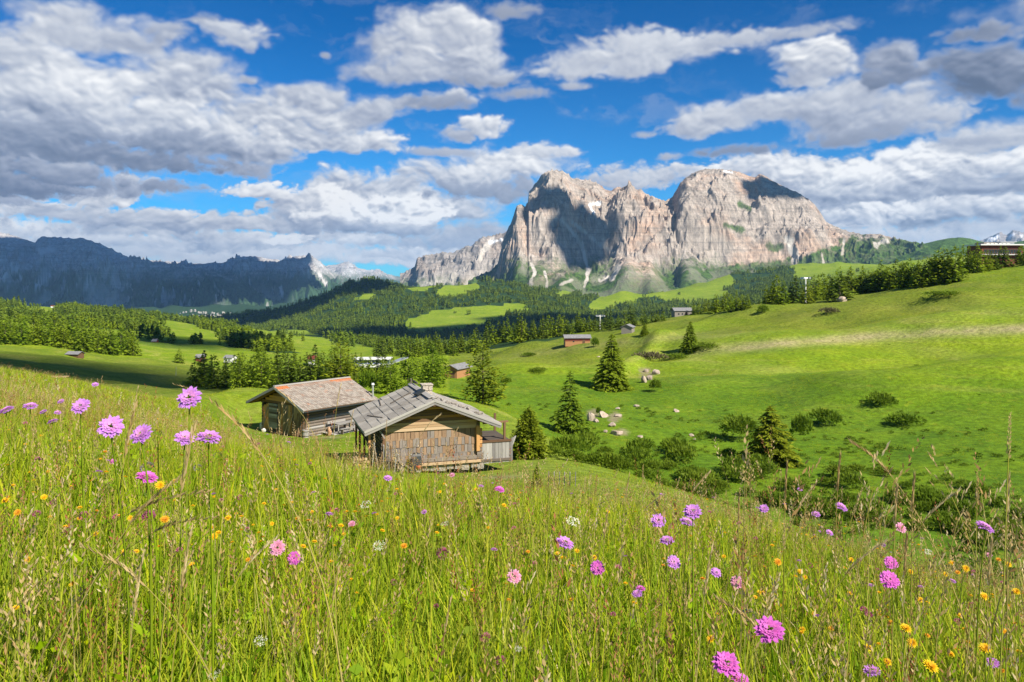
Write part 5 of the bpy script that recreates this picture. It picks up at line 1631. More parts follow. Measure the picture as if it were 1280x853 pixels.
def build_hut_a():
    rz = math.atan2(0.31, 0.95)
    ax, ay = -4.47, 43.86
    gz = -10.07
    t = empty('hut', (ax, ay, gz), rz)
    tag(t, 'old hut with grey board roof and shingled gable, nearest to the meadow', 'hut')
    W, RH, RZ = 2.7, 3.85, 3.47                 # half wall width, half roof width, ridge height
    pitch = math.atan2(1.52, 3.82)
    def rz_at(x): return RZ - abs(x) * math.tan(pitch)
    D = 5.6
    # inner shell keeps the daylight out
    core = rect_prism('inner_wall', t, [(-W + .12, -0.5), (W - .12, -0.5), (W - .12, rz_at(W) - .12), (0, RZ - .22), (-W + .12, rz_at(W) - .12)], 0.12, D, W_INNER)
    # shingled part of the gable: four courses
    rg = random.Random(41)
    z1 = [1.80, 1.38, 0.95, 0.52]
    for r_, zt in enumerate(z1):
        x = -W + .02
        while x < W - .05:
            w = rg.uniform(.15, .27); w = min(w, W - x)
            hgt = rg.uniform(.46, .52) + (.06 if r_ == 3 else 0)
            top_row = r_ < 2
            mat = W_SHING if (rg.random() < (.85, .55, .38, .25)[r_]) else W_SHGREY
            piece('shingle', t, (x + w / 2, -.045 - .022 * (3 - r_) * 0 - rg.uniform(0, .018) - (.012 if r_ % 2 else 0), zt - hgt / 2 + .03), (hgt, w - .018, .035), mat, (Matrix.Rotation(rg.uniform(-.02, .02), 3, 'Y') @ Matrix.Rotation(-.05, 3, 'X') @ UPR.to_matrix()).to_euler())
            x += w
    # pale horizontal boards over the shingles and dark beams in the gable triangle
    piece('board', t, (0.0, -.10, 1.90), (2 * W + .12, .16, .07), W_PALE, (R90, 0, 0))
    z = 2.06
    k = 0
    while z < RZ - .25:
        half = min((RZ - z - .16) / math.tan(pitch), W + .05)
        mat = W_PALE if k in (0, 1) else (W_ORANGE if k in (3, 6) else W_BROWN)
        piece('beam', t, (rg.uniform(-.05, .05), -.07 - rg.uniform(0, .03), z), (2 * half - .1, .145, .14), mat, (R90, 0, 0))
        z += .16; k += 1
    # corner posts, log ends and side walls of squared logs
    piece('corner_post', t, (W - .06, -.17, 1.22), (1.42, .20, .20), W_ORANGE, (0, R90, 0), label='sunlit orange corner post')
    piece('corner_post', t, (-W + .08, -.17, .98), (1.9, .14, .16), W_BROWN, (0, R90, 0))
    for s in (-1, 1):
        z = .12
        while z < rz_at(W) - .12:
            piece('log', t, (s * (W - .04), D / 2 - .02, z), (D + .35, .17, .20), W_LOG, (R90, 0, R90))
            z += .215
    for i in range(8):
        z = .16 + i * .215
        piece('log', t, (W + .03, -.15, z), (.30, .16, .17), W_LOG if i < 3 else W_ORANGE, (0, 0, 0))
    for z in np.arange(.15, 3.2, .23):      # rear gable
        half = min((RZ - z - .14) / math.tan(pitch), W)
        if half > .2: piece('log', t, (0, D + .02, z), (2 * half, .17, .21), W_LOG, (R90, 0, 0))
    # sill beam and pale foundation stones under it
    piece('sill_beam', t, (0.1, -.12, .17), (2 * W + .3, .20, .18), W_LOG, (R90, 0, 0))
    for i in range(12):
        piece('foundation_stone', t, (-2.1 + i * .45 + rg.uniform(-.05, .05), -.02 + rg.uniform(-.05, .03), -.20 + rg.uniform(-.05, .04)), (rg.uniform(.32, .45), .3, rg.uniform(.42, .56)), M_ROOFST, (0, 0, rg.uniform(-.1, .1)))
    piece('floor_beam', t, (1.0, -.30, -.02), (3.6, .14, .10), W_PALE, (R90, 0, 0.0))
    # roof: boards laid in overlapping courses on each slope, one object per board
    y0, y1 = -.92, 5.85
    for s in (-1, 1):
        nc = 8; L = 4.05 / nc
        for c in range(nc):
            d = (c + .5) * L                       # distance down the slope
            y = y0
            while y < y1 - .05:
                w = rg.uniform(.62, .98); w = min(w, y1 - y)
                if y1 - y - w < .25: w = y1 - y
                xx = s * d * math.cos(pitch); zz = RZ + .10 - d * math.sin(pitch) + .018 * ((c * 7 + int(y * 3)) % 3) * .5
                piece('roof_board', t, (xx, y + w / 2, zz), (L + .09, w - .025, .045), W_ROOF, (0, s * (pitch - .05), rg.uniform(-.012, .012)))
                y += w
        # underlay keeps the gaps dark
        a = .02; dn = 4.02
        P = [(s * a, y0 + .03), (s * dn * math.cos(pitch), y0 + .03)]
        z0_, z1_ = RZ + .035, RZ + .035 - dn * math.sin(pitch)
        V = [(s * a, y0 + .03, z0_), (s * dn * math.cos(pitch), y0 + .03, z1_), (s * dn * math.cos(pitch), y1 - .03, z1_), (s * a, y1 - .03, z0_)]
        V += [(v[0], v[1], v[2] - .05) for v in V]
        mesh_obj('roof_underlay', V, [(0, 1, 2, 3), (7, 6, 5, 4), (0, 4, 5, 1), (1, 5, 6, 2), (2, 6, 7, 3), (3, 7, 4, 0)], W_LOG, t)
        # barge boards along the front edge
        for q, (dy, dz, hh) in enumerate(((-.03, -.06, .19), (-.065, .055, .13))):
            piece('barge_board', t, (s * 2.0 * math.cos(pitch) * 1.0, y0 + dy, RZ + .02 + dz - 2.0 * math.sin(pitch)), (4.12, hh, .05), W_GREY, (R90, s * pitch, 0) if False else (0, s * pitch, 0), jit=0).rotation_euler = Euler((R90, 0, 0)).to_matrix().to_4x4().to_euler() if False else (Matrix.Rotation(s * pitch, 3, 'Y') @ Matrix.Rotation(R90, 3, 'X')).to_euler()
        # eave gutter board
        piece('eave_board', t, (s * 4.03 * math.cos(pitch), (y0 + y1) / 2, RZ + .03 - 4.03 * math.sin(pitch)), (y1 - y0, .12, .09), W_GREY, (0, 0, R90))
        # laths nailed over the joints
        for d, ya, ln, rot in ((1.2, 3.1, 1.5, 1.2 * s), (3.1, 1.3, 2.3, 0.25), (2.3, 4.4, 1.9, -.1)):
            if s < 0:
                piece('lath', t, (s * d * math.cos(pitch), ya, RZ + .165 - d * math.sin(pitch)), (ln, .055, .04), W_LOG, (Matrix.Rotation(s * pitch, 3, 'Y') @ Matrix.Rotation(R90 + rot, 3, 'Z')).to_euler())
    # purlins and rafters show under the overhang
    for x in (-3.3, -W, -1.4, 0, 1.4, W, 3.3):
        piece('purlin', t, (x, -.36, rz_at(x) - .10 - (.06 if x == 0 else 0)), (1.15, .15, .15), W_BROWN, (0, 0, R90))
    for s in (-1, 1):
        for y in (-.70, .2, 1.2, 2.2, 3.2, 4.2, 5.2):
            piece('rafter', t, (s * 2.0 * math.cos(pitch), y, RZ - .045 - 2.0 * math.sin(pitch)), (3.9, .09, .09), W_BROWN, (0, s * pitch, 0))
    # ridge cap in two boards
    for s in (-1, 1):
        piece('ridge_board', t, (s * .10, (y0 + y1) / 2 + .3, RZ + .17), (y1 - y0 - .6, .22, .04), W_GREY, (Matrix.Rotation(s * pitch, 3, 'Y') @ Matrix.Rotation(R90, 3, 'Z')).to_euler())
    piece('ridge_board', t, (0.10, 4.9, RZ + .36), (1.3, .10, .09), W_LOG, (.18, 0, R90))
    piece('ridge_post', t, (-.05, 5.45, RZ + .28), (.5, .08, .08), W_LOG, (0, R90, 0))
    # chimney: a squat stone block on the ridge
    ch = rect_prism('chimney', t, [(-.06, RZ - .1), (.50, RZ - .35), (.50, RZ + .52), (-.06, RZ + .52)], 1.95, 2.45, M_CHIM)
    for (x_, z_, sx, sz) in ((.05, RZ + .10, .24, .22), (.34, RZ + .08, .28, .24), (.10, RZ + .36, .32, .24), (.40, RZ + .36, .22, .24)):
        piece('stone', ch, (x_, 1.94, z_), (sx, .10, sz), M_CHIM, (0, 0, 0))
    piece('chimney_slab', ch, (.22, 2.2, RZ + .56), (.68, .62, .07), M_CHIM, (0, 0, 0))
    piece('flashing', t, (-.28, 1.7, RZ + .18), (.62, .34, .10), M_DARK, (0, -pitch, .5))
    # terrace on the right: deck, boarded front, post and tie beam
    te = empty('terrace', (0, 0, 0)); te.parent = t
    piece('deck', te, (3.62, 1.35, .98), (1.86, 3.0, .08), W_LOG, (0, 0, 0))
    x = 2.76
    while x < 4.5:
        w = rg.uniform(.15, .22)
        piece('plank', te, (x + w / 2, -.14 - rg.uniform(0, .015), .37), (1.2 + rg.uniform(-.02, .03), w - .012, .04), W_GREY, UPR)
        x += w
    for i in range(9):
        piece('plank', te, (4.56, -.02 + i * .34, .48), (.98, .32, .04), W_GREY, (0, R90, 0))
    piece('front_rail', te, (3.64, -.17, .99), (1.96, .13, .10), W_BROWN, (R90, 0, 0))
    piece('foot_beam', te, (3.64, -.17, -.06), (1.9, .14, .12), W_LOG, (R90, 0, 0))
    piece('post', te, (4.28, .10, 1.46), (1.15, .12, .12), W_BROWN, (0, R90, 0))
    piece('post', te, (4.50, 2.7, 1.46), (1.2, .12, .12), W_BROWN, (0, R90, 0))
    piece('tie_beam', te, (3.75, .10, 2.00), (1.5, .10, .10), W_BROWN, (0, -.02, 0))
    for i in range(4):
        piece('stake', te, (4.62 + .05 * i, .0 - .02 * i, .55 + .1 * i), (1.1 - .12 * i, .06, .05), W_GREY, (0, R90 + .15 + .07 * i, 0))
    # open store under the left eave: posts and a shelf of split wood
    st = empty('wood_store', (0, 0, 0)); st.parent = t
    for y in (-.35, 1.6, 3.6, 5.3):
        piece('post', st, (-3.42, y, .85), (1.95, .11, .11), W_ORANGE if y < 0 else W_BROWN, (0, R90, 0))
    piece('rail', st, (-3.42, 2.4, 1.35), (6.1, .10, .09), W_BROWN, (0, 0, R90))
    piece('brace', st, (-2.85, -.42, 1.95), (.9, .07, .07), W_GREY, (0, 1.0, 0))
    # ---- things that lean on or stand by the hut
    M = Matrix.Translation((ax, ay, gz)) @ Matrix.Rotation(rz, 4, 'Z')
    def w(x, y, z): return M @ Vector((x, y, z))
    def gz_at(x, y):
        p = w(x, y, 0); return G1(p.x, p.y)
    for i in range(9):
        x = -3.45 + i * .20 + rg.uniform(-.04, .04); hgt = rg.uniform(1.05, 1.65)
        p = w(x, -.42 - rg.uniform(0, .15), 0); g = G1(p.x, p.y)
        o = piece('leaning_board', None, (p.x, p.y, g + hgt * .46), (hgt, rg.uniform(.11, .2), .05), W_GREY if i % 3 else W_SHING, (0, 0, 0))
        o.rotation_euler = (Matrix.Rotation(rz, 3, 'Z') @ Matrix.Rotation(rg.uniform(-.2, .2), 3, 'Y') @ Matrix.Rotation(.22, 3, 'X') @ Matrix.Rotation(R90, 3, 'Y')).to_euler()
        names = ['outermost silver board leaning by the left corner of the shingled hut'] + ['%s board from the left leaning below the left eave of the shingled hut' % s_ for s_ in ('second', 'third', 'fourth', 'fifth', 'sixth', 'seventh', 'eighth', 'ninth')]
        tag(o, names[i], 'board', 'boards leaning by the shingled hut')
    for i, (x, y, ln, an, mt, lb) in enumerate(((-1.72, -.50, 1.15, .75, W_GREY, 'short dark grey board propped aslant against the shingles'),
                                               (-1.45, -.62, 1.25, .62, W_SHGREY, 'bluish grey board propped aslant beside the dark bin'))):
        p = w(x, y, 0); g = G1(p.x, p.y)
        o = piece('leaning_board', None, (p.x, p.y, g + .38), (ln, .18, .04), mt)
        o.rotation_euler = (Matrix.Rotation(rz, 3, 'Z') @ Matrix.Rotation(an, 3, 'Y') @ Matrix.Rotation(.2, 3, 'X')).to_euler()
        tag(o, lb, 'board')
    # firewood pile at the left corner
    fw = empty('firewood_pile', w(-3.9, -.2, 0), rz); fw.location.z = gz_at(-3.9, -.2)
    tag(fw, 'rough pile of split firewood outside the left eave of the shingled hut', 'woodpile')
    for i in range(26):
        lay = i // 7
        cyl('firewood_log', fw, (-.45 + (i % 7) * .15 + lay * .05, -.25 + rg.uniform(-.1, .1), .08 + lay * .14), (-.45 + (i % 7) * .15 + rg.uniform(-.05, .05) + lay * .05, .35, .08 + lay * .14), .075, .07, W_PALE if rg.random() < .4 else W_PLANK, 6)
    # dark moulded bin with something orange in front
    p = w(-.95, -.75, 0); g = G1(p.x, p.y)
    b = empty('wheelbarrow', (p.x, p.y, g), rz)
    tag(b, 'dark wheelbarrow tipped up against the shingled wall', 'wheelbarrow')
    V = []; Fc = []
    prof = [(-.30, .20, .22), (-.27, .55, .26), (-.20, .95, .24), (-.13, 1.06, .20)]
    for (yy, zz, hw) in prof:
        V += [(-hw, yy + .12, zz), (hw, yy + .12, zz), (hw * .8, yy + .40, zz + .02), (-hw * .8, yy + .40, zz + .02)]
    for i in range(3):
        for j in range(4):
            Fc.append((i * 4 + j, i * 4 + (j + 1) % 4, i * 4 + 4 + (j + 1) % 4, i * 4 + 4 + j))
    Fc += [(3, 2, 1, 0), (12, 13, 14, 15)]
    mesh_obj('tray', V, Fc, M_DARK, b)
    wv = cyl('wheel', b, (-.33, .03, .17), (-.22, .03, .17), .17, .17, M_DARK, 12); cyl('rim', wv, (-.345, .03, .17), (-.205, .03, .17), .09, .09, M_STEEL, 10)
    for s in (-1, 1):
        cyl('handle', b, (s * .16, .0, .05), (s * .24, .30, 1.02), .018, .018, M_STEEL, 6)
        cyl('leg', b, (s * .2, .05, .0), (s * .18, .15, .34), .016, .016, M_STEEL, 6)
    o = mesh_obj('cloth', [tuple(v.co) for v in rock_mesh('c', M_ORNG, 8).vertices], [tuple(f.vertices) for f in rock_mesh('c', M_ORNG, 8).polygons], M_ORNG)
    o.scale = (.36, .22, .34); q = w(-.86, -.95, 0); o.location = (q.x, q.y, G1(q.x, q.y) + .38)
    tag(o, 'orange red bundle of cloth lying against the dark wheelbarrow', 'bundle')
    # stones weighing down the far slope and ridge
    rocks = [rock_mesh('roof_stone', M_ROOFST, 60 + k, 1, .7) for k in range(4)]
    ords = ['first', 'second', 'third', 'fourth', 'fifth', 'sixth', 'seventh', 'eighth', 'ninth', 'tenth', 'eleventh', 'twelfth', 'thirteenth', 'fourteenth', 'fifteenth']
    for i in range(13):
        d = .42 + i * .25 + rg.uniform(-.04, .04)
        yy = .2 + rg.uniform(-.55, .7)
        q = w(d * math.cos(pitch), yy, RZ + .23 - d * math.sin(pitch))
        o = bpy.data.objects.new('roof_stone', rocks[i % 4]); COL.objects.link(o)
        s = rg.uniform(.22, .36); o.location = q; o.scale = (s, s, s * .9); o.rotation_euler = (0, 0, rg.uniform(0, 6))
        tag(o, '%s stone down from the chimney on the right roof slope' % ords[i], 'stone', 'stones on the shingled hut roof')
    return t


# ------------------------------------------------------------------ the tiled hut
def build_hut_b():
    rz = math.atan2(-0.62, 0.78)
    ax, ay = -19.14, 66.72
    gz = -12.95
    t = empty('hut', (ax, ay, gz), rz)
    tag(t, 'older hut with reddish tiled roof, farther back on the left', 'hut')
    W, RZ = 2.9, 4.0
    pitch = math.atan2(1.56, 3.9)
    def rz_at(x): return RZ - abs(x) * math.tan(pitch)
    D = 6.2
    rg = random.Random(77)
    rect_prism('inner_wall', t, [(-W + .12, -0.6), (W - .12, -0.6), (W - .12, rz_at(W) - .14), (0, RZ - .24), (-W + .12, rz_at(W) - .14)], 0.12, D, W_INNER)
    # gable: upright planks of many ages, a patch of horizontal slabs, orange boards in the point
    x = -W
    while x < W - .04:
        w_ = rg.uniform(.17, .30); w_ = min(w_, W - x); xc = x + w_ / 2
        if -1.9 < xc < -.75:
            x += w_; continue
        top = rz_at(xc) - .75 if abs(xc) > 1.9 else 2.55
        bot = rg.uniform(-.15, .1)
        mat = W_ORANGE if (xc < -2.2 or (-.2 < xc < 1.2 and rg.random() < .35)) else W_PLANK
        piece('plank', t, (xc, -.06 - rg.uniform(0, .03), (top + bot) / 2), (top - bot, w_ - .02, .05), mat, UPR)
        x += w_
    z = .1
    while z < 2.5:
        piece('slab', t, (-1.32, -.08, z), (1.15 + rg.uniform(-.05, .08), .16, .09), W_LOG if rg.random() < .5 else W_GREY, (R90, rg.uniform(-.02, .02), 0))
        z += .175
    z = 2.62; k = 0
    while z < RZ - .3:
        half = min((RZ - z - .2) / math.tan(pitch), W)
        piece('board', t, (0, -.07 - .01 * (k % 2), z), (2 * half, .20, .06), W_ORANGE if k in (1, 2) else W_BROWN, (R90, 0, 0))
        z += .21; k += 1
    # long side to the right: round logs, with a darker upper zone, and log ends at the corner
    for i, z in enumerate(np.arange(.05, rz_at(W) - .12, .24)):
        for s in (-1, 1):
            m = W_LOG if (s < 0 or i % 3) else W_GREY
            o = cyl('log', t, (s * (W - .02), -.22 if s > 0 else -.1, z), (s * (W - .02), D + .2, z), .13, .12, m, 8)
    for z in np.arange(.1, 3.7, .25):
        half = min((RZ - z - .16) / math.tan(pitch), W)
        if half > .25: piece('log', t, (0, D + .02, z), (2 * half, .2, .22), W_LOG, (R90, 0, 0))
    # poles standing along the right corner of the gable
    for i in range(12):
        x = 1.75 + i * .17; hgt = rg.uniform(1.2, 2.1)
        cyl('pole', t, (x + rg.uniform(-.05, .05), -.34 - rg.uniform(0, .1), -.15), (x + rg.uniform(-.14, .08), -.16, hgt), .05, .04, W_PLANK if i % 2 else W_SHING, 6)
    # roof slabs, fascias
    y0, y1 = -.92, 7.05
    dn = 4.25
    for s in (-1, 1):
        z0_, z1_ = RZ + .02, RZ + .02 - dn * math.sin(pitch)
        V = [(s * .0, y0, z0_), (s * dn * math.cos(pitch), y0, z1_), (s * dn * math.cos(pitch), y1, z1_), (s * .0, y1, z0_)]
        V += [(v[0], v[1], v[2] - .09) for v in V]
        mesh_obj('roof_deck', V, [(0, 1, 2, 3), (7, 6, 5, 4), (0, 4, 5, 1), (1, 5, 6, 2), (2, 6, 7, 3), (3, 7, 4, 0)], W_BROWN, t)
        o = piece('barge_board', t, (s * dn / 2 * math.cos(pitch), y0 - .03, RZ + .0 - dn / 2 * math.sin(pitch)), (dn + .08, .22, .05), W_GREY, (0, 0, 0), jit=0)
        o.rotation_euler = (Matrix.Rotation(s * pitch, 3, 'Y') @ Matrix.Rotation(R90, 3, 'X')).to_euler()
        piece('eave_gutter', t, (s * (dn + .04) * math.cos(pitch), (y0 + y1) / 2, RZ - .06 - dn * math.sin(pitch)), (y1 - y0 + .05, .10, .10), M_DARK, (0, 0, R90))
        for y in np.arange(-.6, 7, 1.0):
            piece('rafter', t, (s * 2.05 * math.cos(pitch), y, RZ - .13 - 2.05 * math.sin(pitch)), (4.0, .10, .11), W_BROWN, (0, s * pitch, 0))
        # tiles, each its own small slab, laid in lapped courses
        V = []; Fc = []; fr = []
        nc = 17; L = dn / nc; nt = 34; wt = (y1 - y0) / nt
        cs, sn = math.cos(pitch), math.sin(pitch)
        for c in range(nc):
            for k in range(nt):
                ya = y0 + k * wt; yb = ya + wt * .93
                lift = .06 + rg.uniform(0, .018)
                da, db = c * L - .03, (c + 1) * L + .025
                slip = rg.uniform(-.012, .012)
                b = len(V)
                def P(d, y, h): return (s * ((d) * cs + h * sn * .0), y, RZ + .02 - d * sn + h)
                for (d, h) in ((da, .035), (db + slip, lift + .03)):
                    V += [P(d, ya, h), P(d, (ya + yb) / 2, h + .035), P(d, yb, h)]
                V += [P(db + slip, ya, lift - .02), P(db + slip, yb, lift - .02)]
                Fc += [(b, b + 1, b + 4, b + 3), (b + 1, b + 2, b + 5, b + 4), (b + 3, b + 4, b + 5, b + 7, b + 6)]
                u = k / nt
                f = 0.0
                if c == 0: f = .85 if (u < .14 or u > .70) else rg.uniform(0, .3)
                elif c == 1: f = .9 if (u < .12) else (.5 if u > .75 else .1)
                elif rg.random() < .02: f = rg.uniform(.1, .35)
                fr += [f] * 8
        o = mesh_obj('roof_tiles', V, Fc, M_TILES, t)
        set_attr(o, 'fresh', fr)
        tag(o, kind='stuff')
    piece('ridge_cap', t, (0, (y0 + y1) / 2, RZ + .13), (y1 - y0 + .1, .26, .09), W_GREY, (0, 0, R90), jit=0)
    sp_ = cyl('stovepipe', t, (3.55, 6.7, 1.6), (3.55, 6.7, 3.75), .085, .085, M_STEEL, 10)
    cyl('pipe_cap', sp_, (3.55, 6.7, 3.75), (3.55, 6.7, 3.90), .15, .11, M_WHITE, 10)
    # ---- porch things on the long side
    M = Matrix.Translation((ax, ay, gz)) @ Matrix.Rotation(rz, 4, 'Z')
    def w(x, y, z=0): return M @ Vector((x, y, z))
    def on(x, y):
        p = w(x, y); return Vector((p.x, p.y, G1(p.x, p.y)))
    p = on(W + .9, 4.0)
    dk = empty('wooden_deck', p, rz); tag(dk, 'low weathered plank deck along the side of the tiled hut', 'deck')
    for i in range(16):
        piece('plank', dk, (0, -2.3 + i * .28, .10), (1.7, .26, .06), W_GREY, (0, 0, 0))
    for s in (-.7, .7): piece('joist', dk, (s, -.2, -.12), (4.4, .14, .38), W_LOG, (0, 0, R90))
    p = on(W + 1.35, 2.9)
    tb = empty('table', (p.x, p.y, p.z + .13), rz); tag(tb, 'long grey outdoor table on the plank deck of the tiled hut', 'table')
    for i in range(3): piece('board', tb, (-.25 + i * .25, 0, .74), (1.9, .23, .05), W_GREY, (0, 0, R90))
    for sx in (-1, 1):
        for sy in (-1, 1): piece('leg', tb, (sx * .26, sy * .8, .36), (.72, .08, .08), W_GREY, (0, R90, 0))
    for (xx, nm, lb) in ((W + 2.05, 'bench', 'grey bench on the meadow side of the deck table'), (W + .55, 'bench', 'bench between the deck table and the log wall')):
        p = on(xx, 2.9)
        be = empty(nm, (p.x, p.y, p.z + .13 * (xx < W + 1.5)), rz); tag(be, lb, 'bench')
        piece('seat', be, (0, 0, .45), (1.9, .30, .05), W_GREY, (0, 0, R90))
        for sy in (-1, 1): piece('leg', be, (0, sy * .75, .21), (.42, .26, .06), W_LOG, (0, R90, R90))
        if xx < W + 1.5: piece('backrest', be, (-.16, 0, .78), (1.9, .22, .04), W_GREY, (R90, 0, R90))
    rk = [rock_mesh('stone', M_CHIM, 90 + k, 1, .8) for k in range(2)]
    for (x_, y_, s_, mt, nm, lb, ct) in ((W + 1.5, 1.25, .62, M_ORNG, 'sack', 'pale orange sack slumped at the gable end of the deck table', 'sack'),):
        p = on(x_, y_); o = bpy.data.objects.new(nm, rock_mesh('sack', mat_flat('sackcloth', (.55, .33, .20)), 95, 2, 1.1)); COL.objects.link(o)
        o.location = (p.x, p.y, p.z + .36); o.scale = (s_ * .8, s_ * .8, s_ * 1.2); tag(o, lb, ct)
    p = on(W + .55, -.35)
    br = empty('barrel', p, rz); tag(br, 'small weathered barrel at the near corner of the tiled hut', 'barrel')
    cyl('staves', br, (0, 0, 0), (0, 0, .62), .27, .27, W_GREY, 14)
    for z in (.12, .48): cyl('hoop', br, (0, 0, z), (0, 0, z + .05), .285, .285, M_DARK, 14)
    # ladder against the gable
    p = on(1.35, -.75)
    ld = empty('ladder', p, rz); tag(ld, 'short wooden ladder leaning on the planked gable of the tiled hut', 'ladder')
    for s in (-1, 1): cyl('stile', ld, (s * .20, -.05, -.05), (s * .17 + .12, .52, 1.85), .035, .03, W_PALE, 6)
    for i in range(6):
        f = .15 + i * .15
        cyl('rung', ld, (-.20 + .12 * f, -.05 + .57 * f, 1.9 * f - .05), (.20 + .12 * f, -.05 + .57 * f, 1.9 * f - .05), .02, .02, W_PALE, 5)
    o = cyl('pole', None, on(-2.35, -.55) + Vector((0, 0, -.05)), on(-2.0, -.18) + Vector((0, 0, 2.15)), .05, .04, W_GREY, 7)
    tag(o, 'pale pole leaning upright on the left of the planked gable', 'pole')
    for (x_, y_, sx, sz, lb) in ((-3.35, .2, .5, 1.25, 'tall white stone standing at the left corner of the tiled hut'), (-1.75, -.7, .55, .55, 'white stone on the grass in front of the planked gable')):
        p = on(x_, y_); o = bpy.data.objects.new('white_stone', rk[0 if sz > 1 else 1].copy()); o.data.materials.clear(); o.data.materials.append(M_WHITE); COL.objects.link(o)
        o.location = (p.x, p.y, p.z + sz * .28); o.scale = (sx, .4, sz); tag(o, lb, 'stone')
    return t


build_hut_a()
build_hut_b()


# ------------------------------------------------------------------ far cabins and other buildings
def cabin(px, base, Ymin, Ymax, wpx, hpx, depth, yaw, wall, roofm, label, cat='cabin', name='cabin', pitch=.42, door=None, windows=(), over=.5, gable_front=False, wall2=None):
    """gabled building; its long eave side faces the camera unless gable_front, turned by yaw"""
    p = at_row(px, base, Ymin, Ymax)
    W = wpx / F * p.y; H = hpx / F * p.y
    b = empty(name, p, yaw); tag(b, label, cat)
    if gable_front: L, B = depth, W
    else: L, B = W, depth
    rise = B / 2 * math.tan(pitch)
    e = H - rise
    h2 = B / 2
    # walls with both gables; ridge runs along local X
    V = [(-L / 2, -h2, -.8), (L / 2, -h2, -.8), (L / 2, h2, -.8), (-L / 2, h2, -.8), (-L / 2, -h2, e), (L / 2, -h2, e), (L / 2, h2, e), (-L / 2, h2, e), (-L / 2, 0, H - .05), (L / 2, 0, H - .05)]
    Fc = [(0, 1, 5, 4), (2, 3, 7, 6), (1, 2, 6, 9, 5), (3, 0, 4, 8, 7), (4, 5, 9, 8), (6, 7, 8, 9)]
    mesh_obj('wall', V, Fc, wall, b)
    if wall2:      # darker boarded upper band
        mesh_obj('boarding', [(-L / 2 - .03, -h2 - .04, e * .45), (L / 2 + .03, -h2 - .04, e * .45), (L / 2 + .03, -h2 - .04, e - .02), (-L / 2 - .03, -h2 - .04, e - .02)], [(0, 1, 2, 3)], wall2, b)
    lr = L / 2 + over; ov = h2 + over
    for s in (-1, 1):
        z0 = H + .06; z1 = H + .06 - ov * math.tan(pitch)
        V = [(-lr, 0, z0), (lr, 0, z0), (lr, s * ov, z1), (-lr, s * ov, z1)]
        V += [(v[0], v[1], v[2] - .14) for v in V]
        mesh_obj('roof', V, [(0, 1, 2, 3), (7, 6, 5, 4), (0, 4, 5, 1), (1, 5, 6, 2), (2, 6, 7, 3), (3, 7, 4, 0)], roofm, b)
    def panel(nm, x, z, w_, h_, m, side):
        if side == 'f': V = [(x - w_ / 2, -h2 - .05, z), (x + w_ / 2, -h2 - .05, z), (x + w_ / 2, -h2 - .05, z + h_), (x - w_ / 2, -h2 - .05, z + h_)]; off = (0, .07, 0)
        else:
            sx = (L / 2 + .05) * (1 if side == 'r' else -1)
            V = [(sx, x - w_ / 2, z), (sx, x + w_ / 2, z), (sx, x + w_ / 2, z + h_), (sx, x - w_ / 2, z + h_)]; off = (-.07 if side == 'r' else .07, 0, 0)
        V2 = [tuple(a + b_ for a, b_ in zip(v, off)) for v in V]
        return mesh_obj(nm, V + V2, [(0, 1, 2, 3), (7, 6, 5, 4), (0, 4, 5, 1), (1, 5, 6, 2), (2, 6, 7, 3), (3, 7, 4, 0)], m, b)
    if door: panel('door', door[0], -.1, .95, 1.9, W_BROWN, door[1])
    for (x, z, w_, h_, side) in windows:
        panel('window', x, z, w_, h_, M_GLASS, side)
    return b


cabin(721, 430, 150, 400, 31, 11.5, 4.0, .08, M_TANW, M_ROOFSH, 'long low cabin with grey shingle roof high on the slope', door=(2.2, 'f'), windows=((-1.5, .8, .6, .5, 'f'),), wall2=M_RED)
cabin(785, 416, 200, 430, 13, 10.5, 6.0, .30, M_GREYW, M_ROOFSH, 'small grey wooden shed with its gable facing the meadow', 'shed', 'shed', .42, gable_front=True).rotation_euler.z = math.pi / 2 - .35
cabin(572, 471, 120, 330, 17, 16, 6.5, 0, M_TANW, M_ROOFSH, 'orange wooden cabin with grey roof behind the shingled hut', gable_front=True, door=(-.6, 'l'), windows=((1.0, 1.0, .6, .5, 'l'),)).rotation_euler.z = math.pi / 2 - .45
cabin(94, 446, 170, 420, 16, 6.5, 4.0, -.15, M_BROWNW, M_ROOFSH, 'little dark barn alone on the shaded field at the left', 'barn', 'barn')
cabin(852, 388, 300, 560, 22, 10, 6.0, .1, M_GREYW, M_ROOFSH, 'weathered grey barn on the mid skyline', 'barn', 'barn', door=(1.5, 'f'), windows=((-2.5, .6, .8, .8, 'f'), (-.5, .6, .8, .8, 'f')))
cabin(390, 456, 220, 480, 9, 11, 6, .3, M_WHITE, M_RED, 'small red-roofed house half hidden in the wood', 'house', 'house', windows=((0, 1, .7, .8, 'f'),))
cabin(251, 452, 300, 700, 9, 9, 6, .2, M_RED, M_ROOFSH, 'reddish house among the trees left of the wood', 'house', 'house', windows=((0, 1.2, .8, .8, 'f'),))
cabin(288, 453, 300, 700, 11, 9, 6, -.2, M_WHITE, M_ROOFSH, 'grey gabled house between the trees of the wood', 'house', 'house', windows=((-.8, 1.2, .8, .8, 'f'), (.9, 1.2, .8, .8, 'f')))
cabin(66, 385, 900, 2600, 3.5, 3.2, 8, .2, M_WHITE, M_RED, 'tiny red-roofed farmhouse on the far left clearing', 'farmhouse', 'farmhouse', windows=((0, 2, 1, 1, 'f'),))
cabin(194, 428, 400, 1500, 5, 4, 7, .1, M_RED, M_ROOFSH, 'small red hut at the edge of the cloud-shaded field', 'hut', 'hut')


